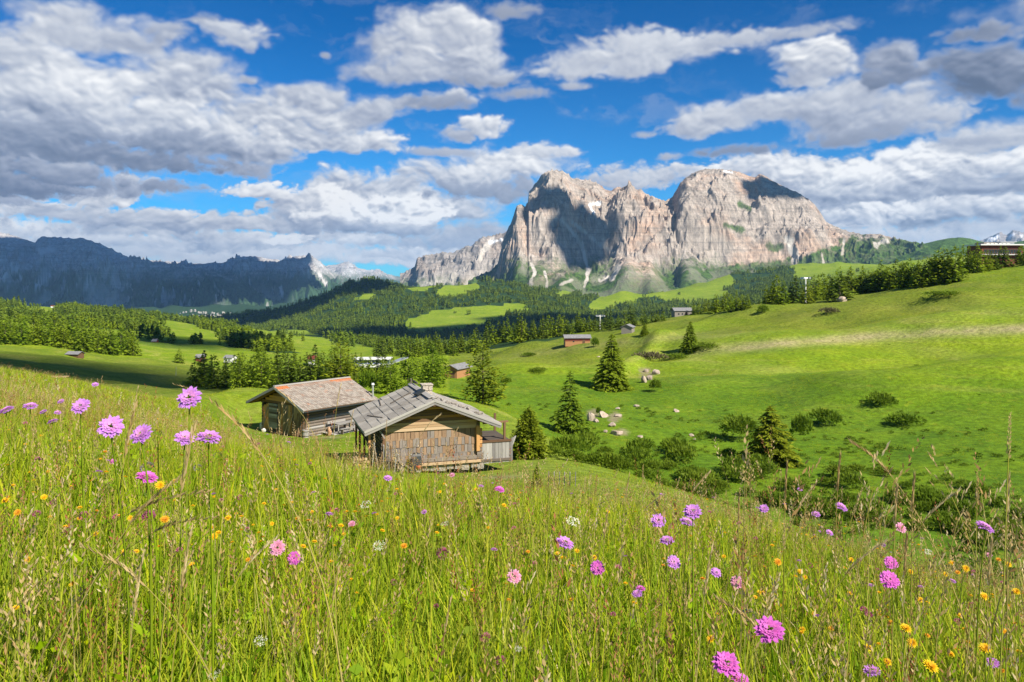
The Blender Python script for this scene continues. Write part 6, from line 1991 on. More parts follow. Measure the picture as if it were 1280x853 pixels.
def build_station():
    p = at_row(466, 459, 180, 480)
    L = 44 / F * p.y; B = 6.0; k = p.y / F
    b = empty('lift_station', p, .05); tag(b, 'long lift station with pale roof and blue glazing behind the huts', 'lift station')
    mesh_obj('base_wall', *box_vf(-L / 2, L / 2, -B / 2, B / 2, -1.5, 5 * k), M_WHITE, b)
    mesh_obj('blue_front', *box_vf(-L / 2 + .1, L / 2 - .4, -B / 2 + .15, B / 2 - .15, 5 * k, 10 * k), M_BLUE, b)
    for i in range(9):
        x = -L / 2 + .4 + i * (L - 1.2) / 8
        mesh_obj('mullion', *box_vf(x - .06, x + .06, -B / 2 + .05, -B / 2 + .2, 5 * k, 10 * k), M_WHITE, b)
    for i in range(8):
        x = -L / 2 + .55 + i * (L - 1.2) / 8
        mesh_obj('window_pane', *box_vf(x, x + (L - 1.2) / 8 - .3, -B / 2 + .08, -B / 2 + .14, 6 * k, 8.8 * k), M_GLASS, b)
    mesh_obj('roof', *box_vf(-L / 2 - .4, L / 2 + .4, -B / 2 - .5, B / 2 + .5, 10 * k, 11.4 * k), M_WHITE, b)
    for x in (L / 2 - .1,): mesh_obj('column', *box_vf(x, x + .2, -B / 2 - .3, -B / 2 - .1, -1.5, 10 * k), M_STEEL, b)
    p2 = at_row(498, 456, 200, 480)
    g = empty('cabin_rack', p2, .5); tag(g, 'pale slanting canopy at the right end of the lift station', 'canopy')
    k = p2.y / F
    V = [(-12 * k, -2, 2 * k), (11 * k, -2, 9 * k), (11 * k, 2, 9 * k), (-12 * k, 2, 2 * k)]
    V += [(v[0], v[1], v[2] - .3) for v in V]
    mesh_obj('roof', V, [(0, 1, 2, 3), (7, 6, 5, 4), (0, 4, 5, 1), (1, 5, 6, 2), (2, 6, 7, 3), (3, 7, 4, 0)], M_STEEL, g)
    for x, z in ((-8, 2.6), (8, 7.5)):
        for y in (-1.6, 1.6): mesh_obj('column', *box_vf(x * k - .1, x * k + .1, y - .1, y + .1, -1, z * k), M_STEEL, g)


def box_vf(x0, x1, y0, y1, z0, z1):
    V = [(x, y, z) for z in (z0, z1) for (x, y) in ((x0, y0), (x1, y0), (x1, y1), (x0, y1))]
    return V, [(3, 2, 1, 0), (4, 5, 6, 7), (0, 1, 5, 4), (1, 2, 6, 5), (2, 3, 7, 6), (3, 0, 4, 7)]


def build_hotel():
    Y = 440.0; k = Y / F
    x0, x1 = (1219 - CX) * k, (1270 - CX) * k
    zb = (HY - 334) * k
    b = empty('hotel', ((x0 + x1) / 2, Y, zb), 0); tag(b, 'low dark red hotel with white terrace roofs on the right skyline', 'hotel')
    H = lambda py: (HY - py) * k - zb
    hw = (x1 - x0) / 2
    mesh_obj('wall', *box_vf(-hw, hw, -6, 8, -6, H(307.5)), M_RED, b)
    for i in range(14):
        x = -hw + 1.2 + i * (2 * hw - 2) / 14
        f = mesh_obj('window', *box_vf(x, x + 1.35, -6.08, -5.9, H(318), H(312)), M_BROWNW, b)
        mesh_obj('pane', *box_vf(x + .12, x + 1.23, -6.14, -6.05, H(317.5), H(312.5)), M_GLASS, f)
    mesh_obj('balcony', *box_vf(-hw - .6, hw + .4, -7.6, -6.1, H(319.5), H(318.6)), M_WHITE, b)
    for i in range(18):
        x = -hw + i * (2 * hw) / 17.5
        mesh_obj('railing_post', *box_vf(x, x + .12, -7.5, -7.38, H(318.6), H(316.8)), M_STEEL, b)
    mesh_obj('roof', *box_vf(-hw - 1.2, hw + 1, -7.4, 9, H(307.5), H(306)), M_WHITE, b)
    mesh_obj('upper_storey', *box_vf(-hw + 2.5, -hw + 9, -4, 5, H(306), H(303.6)), M_GREYW, b)
    mesh_obj('upper_storey', *box_vf(hw * .05, hw * .7, -4, 5, H(306), H(303.4)), M_WHITE, b)
    mesh_obj('flat_roof', *box_vf(hw * .05 - .8, hw * .7 + .8, -5, 6, H(303.4), H(302.6)), M_STEEL, b)
    for i in range(6):
        x = -hw + 2 + i * 2.2
        mesh_obj('parapet_panel', *box_vf(x, x + 1.6, -7.3, -7.2, H(306), H(304.8)), M_WHITE, b)


def build_masts():
    p = at_row(750, 413, 250, 500)
    k = p.y / F
    m = empty('lift_mast', p, .1); tag(m, 'white T-shaped cable lift mast beside the grey shed', 'lift mast')
    cyl('post', m, (0, 0, -1), (0, 0, 19 * k), .45, .28, M_WHITE, 8)
    cyl('crossarm', m, (-5.2 * k, 0, 17.5 * k), (5.2 * k, 0, 17.5 * k), .22, .22, M_WHITE, 6)
    for s in (-1, 1):
        mesh_obj('sheave_train', *box_vf(s * 5 * k - .25, s * 5 * k + .25, -1.9, 1.9, 17 * k, 18.6 * k), M_STEEL, m)
        mesh_obj('catwalk', *box_vf(s * 3 * k - .7, s * 3 * k + .7, -.5, .5, 18.6 * k, 18.9 * k), M_STEEL, m)
    p = at_row(1007, 380, 250, 600)
    k = p.y / F
    m = empty('lift_mast', p, .2); tag(m, 'pale lift mast rising out of the trees of the mid skyline', 'lift mast')
    cyl('post', m, (0, 0, -1), (0, 0, 33 * k), .4, .25, M_WHITE, 8)
    cyl('crossarm', m, (-4.5 * k, 0, 32 * k), (4.5 * k, 0, 32 * k), .3, .3, M_STEEL, 6)
    mesh_obj('sheave_train', *box_vf(-4.8 * k, -3.2 * k, -1.2, 1.2, 31 * k, 33.4 * k), M_STEEL, m)
    mesh_obj('sheave_train', *box_vf(3.2 * k, 4.8 * k, -1.2, 1.2, 31 * k, 33.4 * k), M_STEEL, m)
    p = at_row(220, 470, 100, 330)
    m = empty('pole', p); tag(m, 'thin wooden line pole in the green hollow at the left', 'pole')
    cyl('post', m, (0, 0, -.4), (0, 0, 3.2), .09, .06, W_GREY, 6)
    cyl('crossbar', m, (-.35, 0, 3.0), (.35, 0, 3.0), .04, .04, W_GREY, 5)


def build_fence():
    p0 = at_row(686, 607, 25, 60); p1 = at_row(719, 608, 20, 60)
    f = empty('wire_fence', p0); tag(f, 'little pasture fence of thin posts and wire on the mown rise', 'fence')
    tops = []
    for i in range(6):
        q = p0.lerp(p1, i / 5); z = G1(q.x, q.y)
        l = Vector((q.x, q.y, z)) - p0
        cyl('post', f, l + Vector((0, 0, -.1)), l + Vector((.01 * (i % 3), 0, .62)), .022, .02, W_GREY, 5)
        tops.append(l)
    for h in (.3, .55):
        for a, b in zip(tops[:-1], tops[1:]):
            cyl('wire', f, a + Vector((0, 0, h)), b + Vector((0, 0, h)), .005, .005, M_STEEL, 3)


def build_town():
    rg = np.random.default_rng(8)
    V = []; Fq = []
    n = 320
    for i in range(n):
        px = rg.normal(262, 17); Y = rg.uniform(5100, 7600)
        if not 222 < px < 300: continue
        x = (px - CX) / F * Y; z = G1(x, Y)
        w, d, h = rg.uniform(9, 20), rg.uniform(9, 16), rg.uniform(8, 15)
        a = rg.uniform(0, 3.14); ca, sa = math.cos(a), math.sin(a)
        b = len(V)
        for (u, v_, t) in ((-w, -d, -3), (w, -d, -3), (w, d, -3), (-w, d, -3), (-w, -d, h), (w, -d, h), (w, d, h), (-w, d, h), (-w, 0, h * 1.5), (w, 0, h * 1.5)):
            V.append((x + (u * ca - v_ * sa) / 2, Y + (u * sa + v_ * ca) / 2, z + t))
        Fq += [(b, b + 1, b + 5, b + 4), (b + 2, b + 3, b + 7, b + 6), (b + 1, b + 2, b + 6, b + 5), (b + 3, b, b + 4, b + 7), (b + 4, b + 5, b + 9, b + 8), (b + 6, b + 7, b + 8, b + 9), (b + 5, b + 6, b + 9), (b + 7, b + 4, b + 8)]
    o = mesh_obj('distant_town', V, Fq, mat_flat('town_plaster', (.42, .40, .37), .8, 0, .4)); tag(o, kind='stuff')


build_station(); build_hotel(); build_masts(); build_fence(); build_town()


# ------------------------------------------------------------------ boulders
def build_boulders():
    meshes = [rock_mesh('boulder', M_STONE, 500 + k, 3, .72) for k in range(6)]
    for i, (px, base, w_, h_, lb) in enumerate([
        (739, 526, 12, 17, 'tall pale slab boulder right of the slender spruce'), (754, 522, 14, 12, 'flat pale boulder beside the tall slab'),
        (745, 528, 9, 6, 'small stone between the two pale boulders'), (765, 534, 12, 8, 'brown boulder in the bare earth streak'), (772, 544, 18, 9, 'low wide boulder at the foot of the earth streak'),
        (773, 521, 12, 5, 'flat stone above the bare earth streak'), (796, 509, 9, 5, 'small flat stone on the grass above the slip'), (845, 515, 9, 6, 'white rounded boulder alone on the green slope'),
        (864, 546, 7, 5, 'small white stone low on the green slope'), (805, 478, 9, 13, 'upright rock at the left of the outcrop'), (812, 475, 10, 10, 'leaning block in the middle of the outcrop'),
        (820, 468, 11, 9, 'topmost pale block of the outcrop'), (808, 466, 8, 7, 'small upper block of the outcrop'), (816, 482, 8, 6, 'lowest stone of the outcrop'),
        (757, 541, 7, 5, 'little stone below the brown boulder'), (772, 512, 8, 4, 'thin ledge stone above the boulders'), (800, 547, 10, 4, 'flat stone sunk in the bank right of the earth streak'),
        (1052, 377, 14, 10, 'grey boulder under the dark round tree'), (748, 447, 5, 2, 'tiny stone below the small round bush'), (868, 550, 4, 3, 'tiny white stone beside the small white one'),
    ]):
        p = at_row(px, base, 60, 500)
        o = bpy.data.objects.new('boulder', meshes[i % 6]); COL.objects.link(o)
        k = p.y / F
        o.scale = (w_ * k * 1.0, w_ * k * .8, h_ * k * 1.35); o.location = (p.x, p.y, p.z + h_ * k * .18)
        o.rotation_euler = (0, 0, random.uniform(0, 6.28))
        tag(o, lb, 'boulder')


build_boulders()

# low wall of sawn boards glimpsed over the meadow crest at the left
def build_trough():
    p = at_row(52, 476, 30, 90)
    Y = 44.0; x = (52 - CX) / F * Y
    z = (HY - 470) / F * Y
    b = empty('shed', (x, Y, z - 1.6), .05); tag(b, 'low shed with pinkish board roof just over the meadow crest at the left', 'shed')
    mesh_obj('wall', *box_vf(-.95, .95, -.6, .6, -1.2, 1.35), W_BROWN, b)
    for i in range(7): piece('roof_board', b, (-.96 + i * .32, 0, 1.48), (1.6, .30, .05), W_PALE, (.0, 0, R90), jit=i % 6)


build_trough()


# ------------------------------------------------------------------ flowers of the near meadow
def mat_petal(name, a, b, centre=None, tr=.35):
    m, T = new_mat(name)
    rnd = T.add('ShaderNodeObjectInfo').outputs['Random']
    tone = attr(T, 'tone')
    c = T.mix(tone, a, b)
    if centre: c = T.mix(T.math('MULTIPLY', attr(T, 'core'), .8), c, centre)
    d = principled(T, c, .6, .2)
    t_ = T.add('ShaderNodeBsdfTranslucent', ins={'Color': c})
    mx = T.add('ShaderNodeMixShader', ins={0: tr, 1: d, 2: t_.outputs[0]})
    T.l.new(mx.outputs[0], T.out.inputs[0])
    return m


P_MAUVE = mat_petal('mauve_florets', (0.42, 0.14, 0.62), (0.66, 0.32, 0.78), (0.80, 0.36, 0.62))
P_MAGENTA = mat_petal('magenta_florets', (0.56, 0.07, 0.50), (0.74, 0.20, 0.66), (0.78, 0.20, 0.56))
P_PINK = mat_petal('pink_florets', (0.62, 0.20, 0.40), (0.78, 0.42, 0.58), (0.70, 0.24, 0.34))
P_CLOVER = mat_petal('clover_florets', (0.42, 0.06, 0.16), (0.68, 0.25, 0.38))
P_YELLOW = mat_petal('yellow_rays', (0.80, 0.50, 0.01), (0.86, 0.66, 0.02), (0.72, 0.34, 0.01))
P_ORANGE = mat_petal('orange_rays', (0.80, 0.36, 0.02), (0.84, 0.50, 0.03), (0.60, 0.22, 0.02))
P_GREENB = mat_petal('green_buttons', (0.20, 0.27, 0.05), (0.38, 0.42, 0.12))
P_GREYB = mat_petal('grey_buttons', (0.16, 0.15, 0.13), (0.34, 0.31, 0.27))
P_CREAM = mat_petal('cream_umbel', (0.55, 0.52, 0.40), (0.76, 0.74, 0.66))


def head_mesh(kind, seed, mat):
    """flower head about 1 unit across, facing +Z"""
    rg = random.Random(seed)
    V = []; Fq = []; tone = []; core = []

    def petal(c, d, up, L, w, tn, cr, fork=False):
        b = len(V)
        d = Vector(d).normalized(); s = d.cross(Vector(up)).normalized()
        c = Vector(c)
        tip = c + d * L
        m_ = c + d * L * .6 + Vector(up) * L * .10
        pts = [c - s * w * .2, m_ - s * w * .5, tip + s * w * .05, m_ + s * w * .5]
        V.extend(tuple(p) for p in pts); Fq.append((b, b + 1, b + 2, b + 3))
        tone.extend([tn * .6, tn, 1, tn]); core.extend([cr] * 4)
    if kind == 'scabious':
        for i in range(17):          # large outer florets, each with lobes
            a = i / 17 * 6.283 + rg.uniform(-.12, .12)
            for q in range(3):
                aa = a + (q - 1) * .16
                petal((math.cos(a) * .22, math.sin(a) * .22, rg.uniform(-.03, .04)), (math.cos(aa), math.sin(aa), rg.uniform(-.25, .30)), (0, 0, 1), rg.uniform(.20, .31), .13, rg.random(), 0)
        for i in range(17):
            a = i / 17 * 6.283 + .18
            for q in range(2):
                aa = a + (q - .5) * .2
                petal((math.cos(a) * .16, math.sin(a) * .16, .06), (math.cos(aa), math.sin(aa), rg.uniform(.15, .6)), (0, 0, 1), rg.uniform(.16, .24), .12, rg.random(), .2)
        for i in range(120):          # the small inner florets lie over one another like scales
            r = .30 * math.sqrt(rg.random()); a = rg.uniform(0, 6.28); z = .10 * (1 - (r / .3) ** 2) + .03
            b_ = a + rg.uniform(-.9, .9)
            petal((math.cos(a) * r * .8, math.sin(a) * r * .8, z), (math.cos(b_), math.sin(b_), rg.uniform(.0, .7)), (0, 0, 1), rg.uniform(.09, .15), .11, .35 + .65 * rg.random(), .35 + .6 * (rg.random() < .35))
    elif kind == 'clover':
        for i in range(90):
            z = rg.uniform(-.35, 1); a = rg.uniform(0, 6.28); r = math.sqrt(max(0, 1 - z * z))
            n = Vector((math.cos(a) * r, math.sin(a) * r, z))
            petal(n * .26, n + Vector((0, 0, .5)), (math.cos(a + 1.5), math.sin(a + 1.5), .1), .26, .11, rg.random(), 0)
    elif kind == 'ray':
        for ring in range(3):
            for i in range(15):
                a = i / 15 * 6.283 + ring * .21 + rg.uniform(-.1, .1)
                petal((0, 0, .02 * ring), (math.cos(a), math.sin(a), .15 + .32 * ring), (0, 0, 1), (.5, .40, .26)[ring] * rg.uniform(.88, 1.05), .13, rg.random(), ring / 2)
    elif kind == 'button':
        for i in range(80):
            z = rg.uniform(-.3, 1); a = rg.uniform(0, 6.28); r = math.sqrt(max(0, 1 - z * z))
            n = Vector((math.cos(a) * r, math.sin(a) * r, z * .75))
            petal(n * .36, n, (math.cos(a + 1.5), math.sin(a + 1.5), .3), .13, .12, rg.random(), 0)
    elif kind == 'umbel':
        for i in range(80):
            r = .48 * math.sqrt(rg.random()); a = rg.uniform(0, 6.28)
            petal((math.cos(a) * r, math.sin(a) * r, .05 - r * r * .3), (math.cos(a * 3), math.sin(a * 3), .3), (0, 0, 1), .09, .08, rg.random(), 0)
    o = mesh_obj('head', np.array(V, np.float32), np.array(Fq, np.int32), mat, link=False)
    set_attr(o, 'tone', tone); set_attr(o, 'core', core)
    return o.data


def stem_mesh(seed, bend, leafy=True):
    """unit-high curved stem; its foot at the origin, its tip straight above; a few narrow leaves"""
    B = Blades(); rg = random.Random(seed)
    n = 7; r0 = .0050
    b = 0
    for i in range(n + 1):
        t = i / n; off = bend * math.sin(math.pi * t)
        rr = r0 * (1 - .45 * t)
        for j in range(3):
            a = j * 2.094
            B.V.append((off + math.cos(a) * rr, math.sin(a) * rr, t)); B.tone.append(.4); B.dry.append(.12); B.ht.append(.5)
    for i in range(n):
        for j in range(3):
            B.Q.append((i * 3 + j, i * 3 + (j + 1) % 3, (i + 1) * 3 + (j + 1) % 3, (i + 1) * 3 + j))
    if leafy:
        for i in range(4):
            t = rg.uniform(.08, .55); a = rg.uniform(0, 6.28)
            B.leaflet((bend * math.sin(math.pi * t), 0, t), (math.cos(a) * .08, math.sin(a) * .08, .05), .014, .4, 0)
    return B.obj('stem').data


def calyx_mesh():
    B = Blades()
    for i in range(12):
        a = i * .5236
        B.leaflet((math.cos(a) * .03, math.sin(a) * .03, -.10), (math.cos(a) * .26, math.sin(a) * .26, .07), .12, .3, 0)
    return B.obj('sepals').data


STEMS = [stem_mesh(600 + k, b) for k, b in enumerate((.02, .06, -.05, .10))]
CALYX = calyx_mesh()
HEADS = {}
for k, (kind, mat) in {'mauve': ('scabious', P_MAUVE), 'magenta': ('scabious', P_MAGENTA), 'pink': ('scabious', P_PINK), 'clover': ('clover', P_CLOVER), 'yellow': ('ray', P_YELLOW),
                       'orange': ('ray', P_ORANGE), 'green': ('button', P_GREENB), 'grey': ('button', P_GREYB), 'cream': ('umbel', P_CREAM)}.items():
    HEADS[k] = [head_mesh(kind, 700 + hash_ * 3 + q, mat) for q, hash_ in enumerate((1, 2, 3))]


def flower(kind, px, py, dpx, label, cat='flower', group=None, size=None, pitch=None, name=None):
    size = size or {'yellow': .022, 'orange': .02, 'clover': .026, 'green': .02, 'grey': .026, 'cream': .03}.get(kind, .037)
    Y = F * size / dpx
    Y = min(max(Y, .62), 26)
    # keep the head at a believable height over the ground by moving it along the line of sight
    for _ in range(60):
        x = (px - CX) / F * Y; z = (HY - py) / F * Y; h = z - G1(x, Y)
        if h < .24: Y *= .97
        elif h > .66: Y *= 1.03
        else: break
    x = (px - CX) / F * Y; z = (HY - py) / F * Y; g = G1(x, Y); h = max(z - g, .12)
    s = dpx / F * Y
    rz = random.uniform(0, 6.28)
    o = empty(name or {'clover': 'clover_flower', 'yellow': 'hawkbit_flower', 'orange': 'hawkbit_flower', 'green': 'seed_head', 'grey': 'seed_head', 'cream': 'yarrow_flower'}.get(kind, 'scabious_flower'), (x, Y, g), rz)
    tag(o, label, cat, group)
    st = bpy.data.objects.new('stem', random.choice(STEMS)); COL.objects.link(st); st.parent = o
    st.scale = (h * .8, h * .8, h * .985)
    hd = bpy.data.objects.new('flower_head', random.choice(HEADS[kind])); COL.objects.link(hd); hd.parent = o
    hd.location = (0, 0, h); hd.scale = (s, s, s * (.95 if kind not in ('clover', 'green', 'grey') else 1))
    # most heads lean a little towards the light and the viewer
    lean = random.uniform(.35, .95) if pitch is None else pitch
    tilt = Matrix.Rotation(-rz, 3, 'Z') @ Matrix.Rotation(random.uniform(-.35, .35), 3, 'Y') @ Matrix.Rotation(lean, 3, 'X')
    hd.rotation_euler = tilt.to_euler()
    cx = bpy.data.objects.new('sepals', CALYX); COL.objects.link(cx); cx.parent = hd
    cx.scale = (1.0, 1.0, .8); cx.location = (0, 0, -.10)
    return o


def build_flowers():
    big = [('mauve', 237, 498, 33, .9, 'largest mauve scabious, highest flower at the left, beside a bent ripe grass ear'), ('mauve', 101, 508, 24, .8, 'mauve scabious standing alone at the far left above the shaded field'),
           ('mauve', 139, 534, 33, .8, 'big mauve scabious, left one of the close pair below the highest'), ('mauve', 177, 543, 30, .8, 'big mauve scabious, right one of the close pair below the highest'),
           ('mauve', 231, 548, 26, .5, 'violet scabious half behind pale grass ears'), ('mauve', 261, 547, 32, .25, 'flat violet scabious seen edge-on right of the ears'),
           ('mauve', 8, 513, 20, .3, 'mauve scabious cut by the left edge'), ('mauve', 38, 508, 18, .25, 'flat mauve scabious near the left edge'), ('mauve', 54, 515, 10, .3, 'small mauve flower right of the flat one near the left edge'),
           ('mauve', 66, 527, 14, .15, 'small flat violet flower below the left edge group'), ('mauve', 76, 502, 9, .5, 'small dull mauve flower left of the lone scabious'),
           ('magenta', 141, 577, 9, .5, 'tiny bright magenta flower under the close pair'), ('magenta', 184, 597, 28, .15, 'drooping magenta scabious beneath a grey seed head'),
           ('mauve', 866, 640, 25, .5, 'large mauve scabious, upper one of the pair right of centre'), ('mauve', 859, 653, 20, .2, 'mauve scabious, lower one of the pair right of centre'),
           ('mauve', 823, 651, 20, .8, 'round mauve scabious left of the pair right of centre'), ('mauve', 834, 676, 20, .2, 'violet scabious tilted aside below the round one'), ('mauve', 842, 703, 19, .8, 'violet scabious lowest of the centre right cluster'),
           ('mauve', 706, 679, 25, .3, 'two-tone violet scabious in the middle of the meadow'), ('magenta', 747, 710, 19, 1.1, 'deep magenta scabious with dark centre'), ('pink', 643, 721, 19, .9, 'round pink scabious below the middle'),
           ('magenta', 801, 736, 13, .2, 'small flat magenta flower below the deep magenta one'), ('mauve', 955, 636, 13, .6, 'mauve flower against the ravine bank, leftmost there'), ('mauve', 1020, 643, 12, .3, 'mauve flower at the edge of the ravine, middle one'),
           ('mauve', 1052, 634, 16, .4, 'mauve flower in front of the ravine, rightmost of the row'), ('mauve', 1037, 666, 10, .5, 'small mauve flower under the ravine row'), ('pink', 1126, 660, 15, .8, 'pink scabious among tall stems right of the ravine row'),
           ('mauve', 1231, 659, 23, .3, 'mauve scabious near the right edge on a tall bare stem'), ('pink', 1236, 694, 9, .3, 'tiny pink flower under the right edge scabious'), ('magenta', 1114, 704, 18, .9, 'bright magenta scabious, upper of the vertical pair at right'),
           ('magenta', 1112, 725, 25, .8, 'bright magenta scabious, lower of the vertical pair at right'), ('mauve', 895, 716, 15, .6, 'mauve flower behind pale ears in the lower middle'), ('pink', 921, 728, 17, .9, 'pink scabious turned sideways in the lower middle'),
           ('magenta', 962, 788, 39, .55, 'large magenta scabious on a thick bent green stem'), ('magenta', 908, 830, 36, .5, 'large magenta scabious at the bottom beside a green bud'), ('magenta', 926, 850, 26, .3, 'magenta scabious cut by the bottom edge'),
           ('mauve', 1090, 839, 22, .2, 'flat purple flower at the bottom right'), ('mauve', 1241, 829, 17, .4, 'pale blue-violet flower at the bottom right edge'), ('magenta', 625, 612, 13, .3, 'magenta flower right in front of the mown rise'),
           ('mauve', 485, 598, 12, .3, 'mauve flower in front of the left corner of the shingled hut'), ('pink', 565, 594, 8, .5, 'small pink flower in front of the shingled wall'), ('pink', 347, 685, 21, 1.0, 'round salmon pink scabious left of centre'),
           ('magenta', 368, 698, 18, 1.2, 'narrow magenta flower touching the salmon pink one'), ('mauve', 119, 481, 9, .4, 'tiny mauve flower on the crest at the left'), ('mauve', 72, 516, 9, .3, 'tiny mauve flower left of the lone scabious'),
           ('mauve', 1000, 612, 7, .4, 'tiny mauve flower over the ravine shrubs'), ('pink', 440, 655, 10, .6, 'small pink flower in the sunny grass left of centre'), ('mauve', 530, 640, 8, .5, 'tiny mauve flower between centre and hut')]
    for k, px, py, d, pt, lb in big:
        flower(k, px, py, d, lb, 'flower', 'pink and mauve meadow flowers', pitch=pt)
    for px, py, d, lb in ((186, 646, 18, 'red clover head below the drooping magenta flower'), (553, 692, 17, 'pink clover head near the middle'), (607, 797, 14, 'pale pink clover low in the middle'), (626, 826, 14, 'pale pink clover near the bottom edge'),
                          (67, 629, 10, 'red clover head at the far left'), (46, 643, 11, 'purple clover next to the far left one'), (105, 645, 13, 'pale clover left of the red clover head'), (492, 728, 9, 'dark brown-purple clover left of the middle'),
                          (84, 662, 9, 'small dull clover at the left'), (300, 622, 8, 'small clover in front of the tiled hut'), (1013, 707, 7, 'small pale clover in the right meadow')):
        flower('clover', px, py, d, lb, 'clover', 'clover heads')
    for k, px, py, d, lb in (('grey', 184, 585, 18, 'grey seed head on top of the drooping magenta flower'), ('green', 197, 541, 11, 'round green bud right of the close pair'), ('green', 272, 570, 12, 'round green bud below the flat violet flower'),
                             ('green', 71, 613, 14, 'fuzzy green bud at the far left'), ('green', 139, 606, 10, 'green bud left of the drooping flower'), ('green', 186, 617, 11, 'green bud under the drooping magenta flower'), ('grey', 936, 770, 20, 'grey-green bud touching the large magenta scabious'),
                             ('green', 896, 826, 13, 'yellow-green bud left of the bottom magenta flower'), ('grey', 247, 585, 11, 'brownish bud under the violet flowers'), ('green', 910, 706, 12, 'green bud among the ears in the lower middle')):
        flower(k, px, py, d, lb, 'bud', 'buds and seed heads')
    for px, py, d, lb in ((457, 631, 13, 'small dull umbel in front of the hut'), (474, 682, 15, 'pale pinkish umbel left of centre'), (556, 655, 10, 'little white umbel in the sunny grass'), (716, 652, 17, 'white flat umbel in the middle distance'),
                          (326, 801, 16, 'white umbel at the lower left'), (268, 844, 16, 'white umbel cut by the bottom edge at left'), (648, 811, 9, 'small white umbel near the bottom'), (1160, 690, 9, 'small pale umbel in the right meadow')):
        flower('cream', px, py, d, lb, 'flower', 'white umbels')
    yl = [(55, 622, 10), (7, 626, 12), (22, 641, 11), (200, 607, 14), (206, 650, 14), (267, 660, 9), (285, 648, 10), (268, 671, 12), (155, 690, 9), (163, 648, 9), (505, 683, 11), (630, 632, 8), (697, 692, 8), (721, 689, 8), (743, 697, 8), (595, 612, 6),
          (972, 703, 12), (1000, 715, 9), (1006, 722, 8), (905, 696, 7), (1132, 786, 17), (1140, 804, 15), (1163, 834, 23), (1231, 811, 18), (888, 799, 12), (1190, 704, 8), (1197, 716, 8), (1207, 711, 11), (1182, 718, 8), (1230, 746, 13), (1109, 828, 13), (1085, 810, 12),
          (1018, 768, 9), (1003, 787, 10), (1039, 786, 9), (1113, 778, 8), (1159, 795, 9), (1188, 818, 12), (1260, 706, 10), (1248, 700, 8), (1138, 715, 8), (949, 741, 8), (944, 747, 8), (340, 655, 7), (390, 640, 6), (430, 668, 7), (120, 668, 9), (35, 700, 11), (90, 730, 9),
          (240, 706, 9), (610, 660, 6), (660, 690, 7), (830, 645, 6), (1064, 700, 8), (1270, 740, 12), (1255, 790, 11), (1200, 770, 10), (1062, 742, 8), (760, 640, 6), (310, 700, 8), (550, 615, 5), (60, 590, 6), (100, 560, 5), (330, 600, 5), (20, 760, 10), (1150, 750, 9)]
    yl.sort()
    words = {0: 'leftmost', 1: 'second', 2: 'third', 3: 'fourth', 4: 'fifth', 5: 'sixth', 6: 'seventh', 7: 'eighth', 8: 'ninth', 9: 'tenth'}
    for i, (px, py, d) in enumerate(yl):
        flower('orange' if i % 5 == 2 else 'yellow', px, py, d, '%s' % yellow_label(i, px, py, d, yl), 'flower', 'yellow hawkbit flowers')


def yellow_label(i, px, py, d, allp):
    side = 'far left' if px < 200 else 'left' if px < 420 else 'centre left' if px < 620 else 'centre' if px < 800 else 'centre right' if px < 960 else 'right' if px < 1120 else 'far right'
    dep = 'along the crest' if py < 640 else 'in the middle meadow' if py < 720 else 'in the near meadow' if py < 790 else 'at the bottom edge'
    same = [q for q in allp if zone(q) == zone((px, py, d))]
    k = same.index((px, py, d))
    kind = 'orange-yellow' if i % 5 == 2 else 'yellow'
    o = ('', 'second ', 'third ', 'fourth ', 'fifth ', 'sixth ', 'seventh ', 'eighth ', 'ninth ')[k]
    if len(same) == 1: return 'only %s hawkbit flower %s, %s' % (kind, dep, side)
    return '%s hawkbit flower %s, %s, %sfrom the left there' % (kind, dep, side, o or 'first ')


def zone(q):
    px, py, d = q
    return (sum(px >= t for t in (200, 420, 620, 800, 960, 1120)), sum(py >= t for t in (640, 720, 790)))


build_flowers()


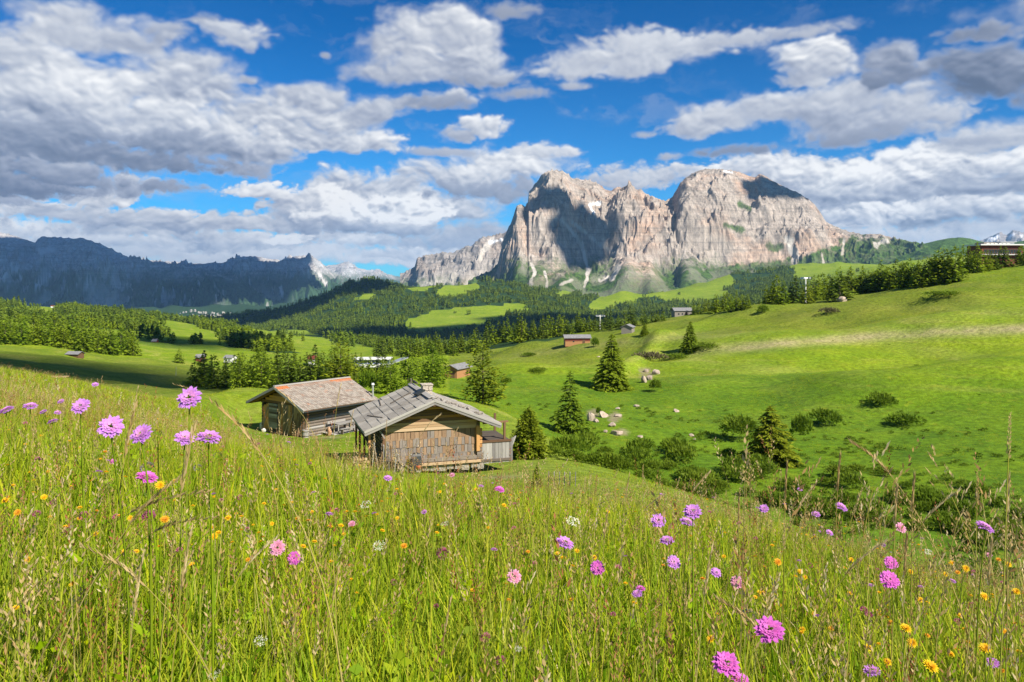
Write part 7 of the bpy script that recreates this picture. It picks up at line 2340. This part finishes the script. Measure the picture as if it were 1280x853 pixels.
# ------------------------------------------------------------------ tall grass stalks that stand out singly
def stalk_mesh(seed, lean, head, dry):
    """grass stalk of unit height with an ear; lean is the sideways throw of its tip"""
    rg = random.Random(seed)
    S = Blades(); H = Blades()
    n = 8
    pts = []
    for i in range(n + 1):
        t = i / n
        pts.append(Vector((lean * t ** 2.2, 0.02 * math.sin(t * 5 + seed), t - abs(lean) * .25 * t ** 3)))
    for i, p in enumerate(pts):
        rr = .0030 * (1 - .55 * i / n)
        for j in range(3):
            a = j * 2.094
            S.V.append((p.x + math.cos(a) * rr, p.y + math.sin(a) * rr, p.z)); S.tone.append(.6); S.dry.append(dry * .7); S.ht.append(.8)
    for i in range(n):
        for j in range(3): S.Q.append((i * 3 + j, i * 3 + (j + 1) % 3, (i + 1) * 3 + (j + 1) % 3, (i + 1) * 3 + j))
    S.blade((pts[2].x, pts[2].y, pts[2].z), .22, .10, rg.uniform(0, 6.28), .006, .5, dry * .4)
    d = (pts[-1] - pts[-2]).normalized()
    L = {'spike': .16, 'loose': .22, 'fox': .11}[head]
    if head == 'spike':        # fine oat-like ear: overlapping spikelets in two ranks
        for i in range(20):
            t = i / 20; c = pts[-1] + d * (L * t - .05) + Vector((lean * .12 * t * t, 0, -.02 * t * t))
            sd = Vector((0, 1, 0)).cross(d) * (1 if i % 2 else -1)
            H.leaflet(c, d * .026 + sd * .007 * (1 - t * .6), .0050 * (1 - .4 * t), .5 + .5 * rg.random(), 1.0)
            H.leaflet(c, d * .030 + Vector((0, 1 if i % 2 else -1, 0)) * .007, .0052, .5 + .5 * rg.random(), 1.0)
    elif head == 'loose':      # drooping panicle on hair-thin branches
        for i in range(9):
            t = i / 9; c = pts[-1] + d * (L * t - .12)
            a = i * 2.4; out = Vector((math.cos(a), math.sin(a), .35)).normalized(); bl = .06 * (1.1 - t) * rg.uniform(.6, 1.3)
            e = c + out * bl + d * .03
            b = len(H.V)
            wv = Vector((0, 0, .0009))
            for p in (c, c + wv, e + wv, e): H.V.append(tuple(p)); H.tone.append(.5); H.dry.append(.8); H.ht.append(.7)
            H.Q.append((b, b + 1, b + 2, b + 3))
            for q in range(4): H.leaflet(e + d * .009 * q - Vector((0, 0, .004 * q)), out * .010 + d * .014, .0055, .45 + .55 * rg.random(), 1.0)
            for q in range(2): H.leaflet(c.lerp(e, .55) + d * .008 * q, out * .008 + d * .013, .005, .45 + .55 * rg.random(), 1.0)
    else:
        H.spike(pts[-1] - d * .02, d, L, 40, .012, 1.0, .55, .8)
    s = S.obj('stem'); h = H.obj('ear')
    return s.data, h.data


STALKS = {}
for k, (ln, hd, dr) in enumerate([(.05, 'spike', .9), (.28, 'spike', 1.0), (-.30, 'spike', .95), (.08, 'loose', .8), (.32, 'loose', .9), (-.18, 'loose', .8), (.03, 'fox', .5), (.14, 'fox', .6), (.55, 'spike', 1.0), (-.6, 'spike', .9)]):
    STALKS[k] = stalk_mesh(800 + k, ln, hd, dr)


def stalk(px, py, k, Y, label, rz=None, group='tall ripe grass stalks'):
    """tip of the ear near (px, py)"""
    x = (px - CX) / F * Y; z = (HY - py) / F * Y; g = G1(x, Y); h = z - g
    for _ in range(40):
        if h > .95: Y *= 1.04
        elif h < .35: Y *= .96
        else: break
        x = (px - CX) / F * Y; z = (HY - py) / F * Y; g = G1(x, Y); h = z - g
    lean = (.05, .28, -.30, .08, .32, -.18, .03, .14, .55, -.6)[k]
    h = h / (1.12 - abs(lean) * .2)
    rz = random.uniform(-.5, .5) if rz is None else rz
    o = empty('grass_stalk', (x - lean * 1.25 * h * math.cos(rz), Y, g), rz)
    tag(o, label, 'grass stalk', group)
    for nm, d_ in zip(('stem', 'ear'), STALKS[k]):
        c = bpy.data.objects.new(nm, d_); COL.objects.link(c); c.parent = o
    o.scale = (h, h, h)
    return o


def build_stalks():
    L = [(247, 478, 2, 1.15, 'pale ripe ear arching over the highest mauve scabious'), (279, 535, 8, 1.2, 'drooping pale ear below the highest scabious'), (235, 520, 0, 1.05, 'whitish upright ear in front of the violet flower'),
         (162, 496, 0, 1.3, 'pale upright ear between the close pair of scabious'), (205, 572, 1, 1.1, 'pinkish leaning ear right of the drooping flower'), (150, 630, 2, 1.0, 'thick pinkish ear bending left under the drooping flower'), (310, 553, 8, 1.3, 'thin pale ear lying almost level right of the violet flowers'),
         (78, 592, 3, 1.5, 'loose pale panicle at the left below the lone scabious'), (195, 462, 9, 3.0, 'yellow ear slanting over the green hollow'), (130, 470, 3, 3.6, 'thin panicle against the shaded field'), (170, 480, 0, 3.2, 'thin pale ear against the green hollow'),
         (345, 474, 2, 3.2, 'long brownish ear in front of the tiled roof'), (424, 476, 0, 3.4, 'upright pale ear in front of the tiled roof ridge'), (355, 500, 3, 4.0, 'thin panicle before the tiled hut gable'), (470, 585, 7, 2.2, 'brown bent ear left of the dark wheelbarrow'),
         (545, 590, 6, 2.0, 'thick pale ear below the dark wheelbarrow'), (440, 510, 0, 3.8, 'thin ear before the grey roof'), (484, 520, 6, 3.6, 'green-brown ear before the grey roof boards'), (545, 512, 1, 3.4, 'brown leaning ear across the gable'), (570, 535, 3, 3.8, 'thin stalk before the shingles'),
         (627, 578, 0, 3.0, 'pale ear in front of the terrace'), (655, 565, 5, 3.4, 'thin leaning stalk by the bushy pine'), (690, 600, 0, 3.2, 'thin pale ear on the mown rise'), (706, 575, 3, 3.2, 'loose stalk at the mown rise, right of the young spruce'),
         (732, 590, 6, 2.6, 'brown stalk on the mown rise, left one'), (745, 588, 6, 2.6, 'brown stalk on the mown rise, right one'), (768, 598, 4, 2.6, 'curved pale stalk on the mown rise'), (730, 640, 3, 2.2, 'pale panicle at the end of the mown rise'), (760, 635, 0, 2.0, 'whitish upright ear right of the white flat umbel'),
         (786, 588, 0, 2.6, 'thin ear rising over the ravine bushes, leftmost there'), (805, 575, 6, 2.8, 'brown upright stalk before the ravine bushes'), (858, 598, 6, 2.4, 'brown stalk at the ravine edge above the mauve pair'), (880, 590, 3, 2.6, 'loose panicle at the ravine edge'),
         (893, 585, 1, 2.5, 'leaning ear at the ravine edge'), (930, 612, 0, 2.2, 'pale ear left of the ravine flowers'), (990, 572, 0, 2.0, 'tall thin ear just right of the ravine spruce'), (985, 590, 5, 2.2, 'leaning panicle right of the ravine spruce'), (1015, 573, 3, 2.0, 'loose panicle over the ravine shrubs'),
         (1040, 600, 1, 2.0, 'leaning stalk over the ravine row flowers'), (1070, 590, 7, 1.8, 'brown ear left of the tallest panicle'), (1076, 528, 2, 1.9, 'tallest brown stalk leaning left in the ravine view'), (1093, 552, 3, 1.6, 'tall pale panicle, broadest of the right group'),
         (1115, 590, 3, 1.7, 'pale panicle right of the tallest ones'), (1128, 600, 0, 1.8, 'thin upright ear above the pink scabious'), (1150, 585, 0, 1.9, 'pale thin ear in the right group'), (1190, 592, 1, 1.8, 'cream ear arching right over the slope'), (1200, 603, 3, 1.8, 'cream loose ear under the arching one'),
         (1175, 560, 5, 2.0, 'thin brown stalk leaning left in the right group'), (1225, 578, 6, 1.8, 'dark brown narrow ear near the right edge'), (1240, 600, 3, 1.7, 'pale panicle near the right edge'), (1263, 500, 6, 1.5, 'tall brown ear at the right edge'), (1272, 585, 0, 1.6, 'pale ear at the right edge'),
         (1245, 665, 0, 1.4, 'cream upright ear under the right edge scabious'), (1210, 640, 5, 1.8, 'arched stalk left of the right edge scabious'), (886, 672, 0, 1.2, 'large cream ear in the lower middle leaning left'), (900, 700, 2, 1.05, 'cream stalk crossing the grey-green bud'),
         (970, 690, 7, 1.1, 'rusty brown ear right of the cream stalk'), (1030, 740, 7, 1.0, 'rusty brown bent ear in the lower right'), (860, 720, 6, 1.3, 'dark brown ear at the lower middle'), (985, 640, 6, 1.6, 'brown ear left of the ravine row'), (1255, 760, 3, 1.1, 'brown arched stalk at the lower right edge'),
         (232, 655, 0, .95, 'cream ear rising in the lower left meadow'), (170, 690, 0, .9, 'long pale ear in the lower left, nearest stalk'), (320, 672, 1, 1.2, 'tan ear leaning right at the lower left'), (30, 640, 3, 1.2, 'loose pinkish panicle at the left edge'), (20, 730, 5, .9, 'orange-pink panicle at the lower left edge'),
         (420, 700, 0, 1.3, 'thin tan ear left of the clover near the middle'), (560, 740, 0, 1.2, 'pale ear low in the middle'), (410, 640, 3, 1.6, 'loose panicle in the sunny grass'), (596, 600, 5, 2.4, 'thin panicle in front of the foundation stones'), (660, 720, 3, 1.2, 'purplish open panicle in the middle foreground'),
         (1140, 660, 0, 1.5, 'straw ear beside the pink scabious'), (1165, 690, 3, 1.4, 'straw panicle in the right meadow'), (1090, 650, 1, 1.5, 'straw ear left of the pink scabious'), (820, 600, 1, 2.6, 'thin leaning ear over the ravine bank'), (1055, 560, 0, 2.0, 'thin straight ear left of the tall pale panicle')]
    for px, py, k, Y, lb in L:
        stalk(px, py, k, Y, lb)


build_stalks()


def build_specks():
    """the countless tiny blossoms and brown heads farther off in the meadow"""
    src = []
    for q, (kind, hts) in enumerate((('yellow', .25), ('yellow', .31), ('orange', .28), ('clover', .26), ('mauve', .33))):
        me = HEADS[kind][0]
        o = bpy.data.objects.new('speck', me.copy())
        V = np.empty(len(o.data.vertices) * 3, np.float32); o.data.vertices.foreach_get('co', V); V = V.reshape(-1, 3)
        # the small ones face up and slightly to the light
        V *= (.017, .016, .016, .018, .022)[q]
        V[:, 2] += hts
        o.data.vertices.foreach_set('co', V.ravel()); o.data.update()
        src.append(o)
    rg = np.random.default_rng(66)
    n = 2600
    Y = np.exp(rg.uniform(math.log(2.0), math.log(26), n)); px = rg.uniform(-150, 1430, n)
    x = (px - CX) / F * Y; y = Y
    patch = fbm(x / 1.8, y / 1.8, 3, 97)
    ok = (uncut(x, y) > .5) & (rg.uniform(size=n) < .38 + patch * .8 + .25 * (px > 900))
    x, y = x[ok], y[ok]; z = ground(x, y); m = len(x)
    u = rg.uniform(size=m)
    idx = np.where(u < .42, 0, np.where(u < .66, 1, np.where(u < .80, 2, np.where(u < .93, 3, 4))))
    o = scatter('tiny_blossoms', np.stack([x, y, z], 1), rg.uniform(0, 6.28, m), rg.uniform(.8, 1.25, m), idx, src, rg.normal(size=(m, 2)) * .2)
    tag(o, kind='stuff')


build_specks()


# ------------------------------------------------------------------ unseen cloud meshes, added out of frame to shade the land
def mat_cloud():
    m, T = new_mat('cloud_white')
    T.l.new(principled(T, (.8, .8, .8), 1.0, 0.0), T.out.inputs[0])
    return m


def build_shade_clouds():
    m = mat_cloud()
    rg = random.Random(4)

    def cloud(gx, gy, gz, alt, rx, ry, seed, rot=0.0):
        """a flat-based heap of vapour at the given height, so placed that its shade falls on (gx, gy, gz)"""
        k = (alt - gz) / SUN_DIR.z
        c = Vector((gx, gy, gz)) + SUN_DIR * k
        bm = bmesh.new(); bmesh.ops.create_icosphere(bm, subdivisions=5, radius=1)
        co = np.array([v.co for v in bm.verts])
        a = np.arctan2(co[:, 1], co[:, 0])
        n = fbm(co[:, 0] * 1.6 + seed, co[:, 1] * 1.6 + co[:, 2], 5, seed)
        f = 1 + .55 * n
        for v, ff in zip(bm.verts, f):
            z = v.co.z
            v.co = Vector((v.co.x * ff * rx, v.co.y * ff * ry, (z if z > 0 else z * .25) * min(rx, ry) * .30 * ff))
        me = bpy.data.meshes.new('cloud'); bm.to_mesh(me); bm.free()
        me.polygons.foreach_set('use_smooth', [True] * len(me.polygons)); me.materials.append(m)
        o = bpy.data.objects.new('cloud', me); COL.objects.link(o)  # out of view, there only for the shade it casts
        o.location = c; o.rotation_euler = (0, 0, rot)
        tag(o, kind='structure')
        rel = c
        if rel.y > 0: print('cloud at px', CX + F * rel.x / rel.y, 'py', HY - F * rel.z / rel.y)
    W = lambda px, py, Y: ((px - CX) / F * Y, Y, (HY - py) / F * Y)
    # on the great massif's amphitheatre and on the plateau of the dome
    cloud(*W(732, 288, 6500), 5600, 290, 480, 1, .5)
    cloud(*W(680, 262, 6700), 5600, 170, 190, 2)
    cloud(*W(975, 240, 7300), 5900, 430, 300, 3, .3)
    # over the valley wall on the left
    cloud(*W(30, 335, 10300), 8200, 2900, 2800, 5)
    cloud(*W(200, 340, 12000), 8200, 2100, 3000, 6, .4)
    # on the wooded middle slopes, the left plateau and field, and the foot of the near right slope
    cloud(*W(560, 395, 2600), 4200, 420, 260, 7, .2)
    cloud(*W(720, 385, 2900), 4200, 300, 200, 8)
    cloud(*W(230, 432, 800), 3600, 95, 120, 9, .4)
    cloud(*W(60, 455, 240), 3300, 60, 70, 10, .2)
    cloud(*W(330, 385, 4300), 4600, 700, 500, 12)


build_shade_clouds()
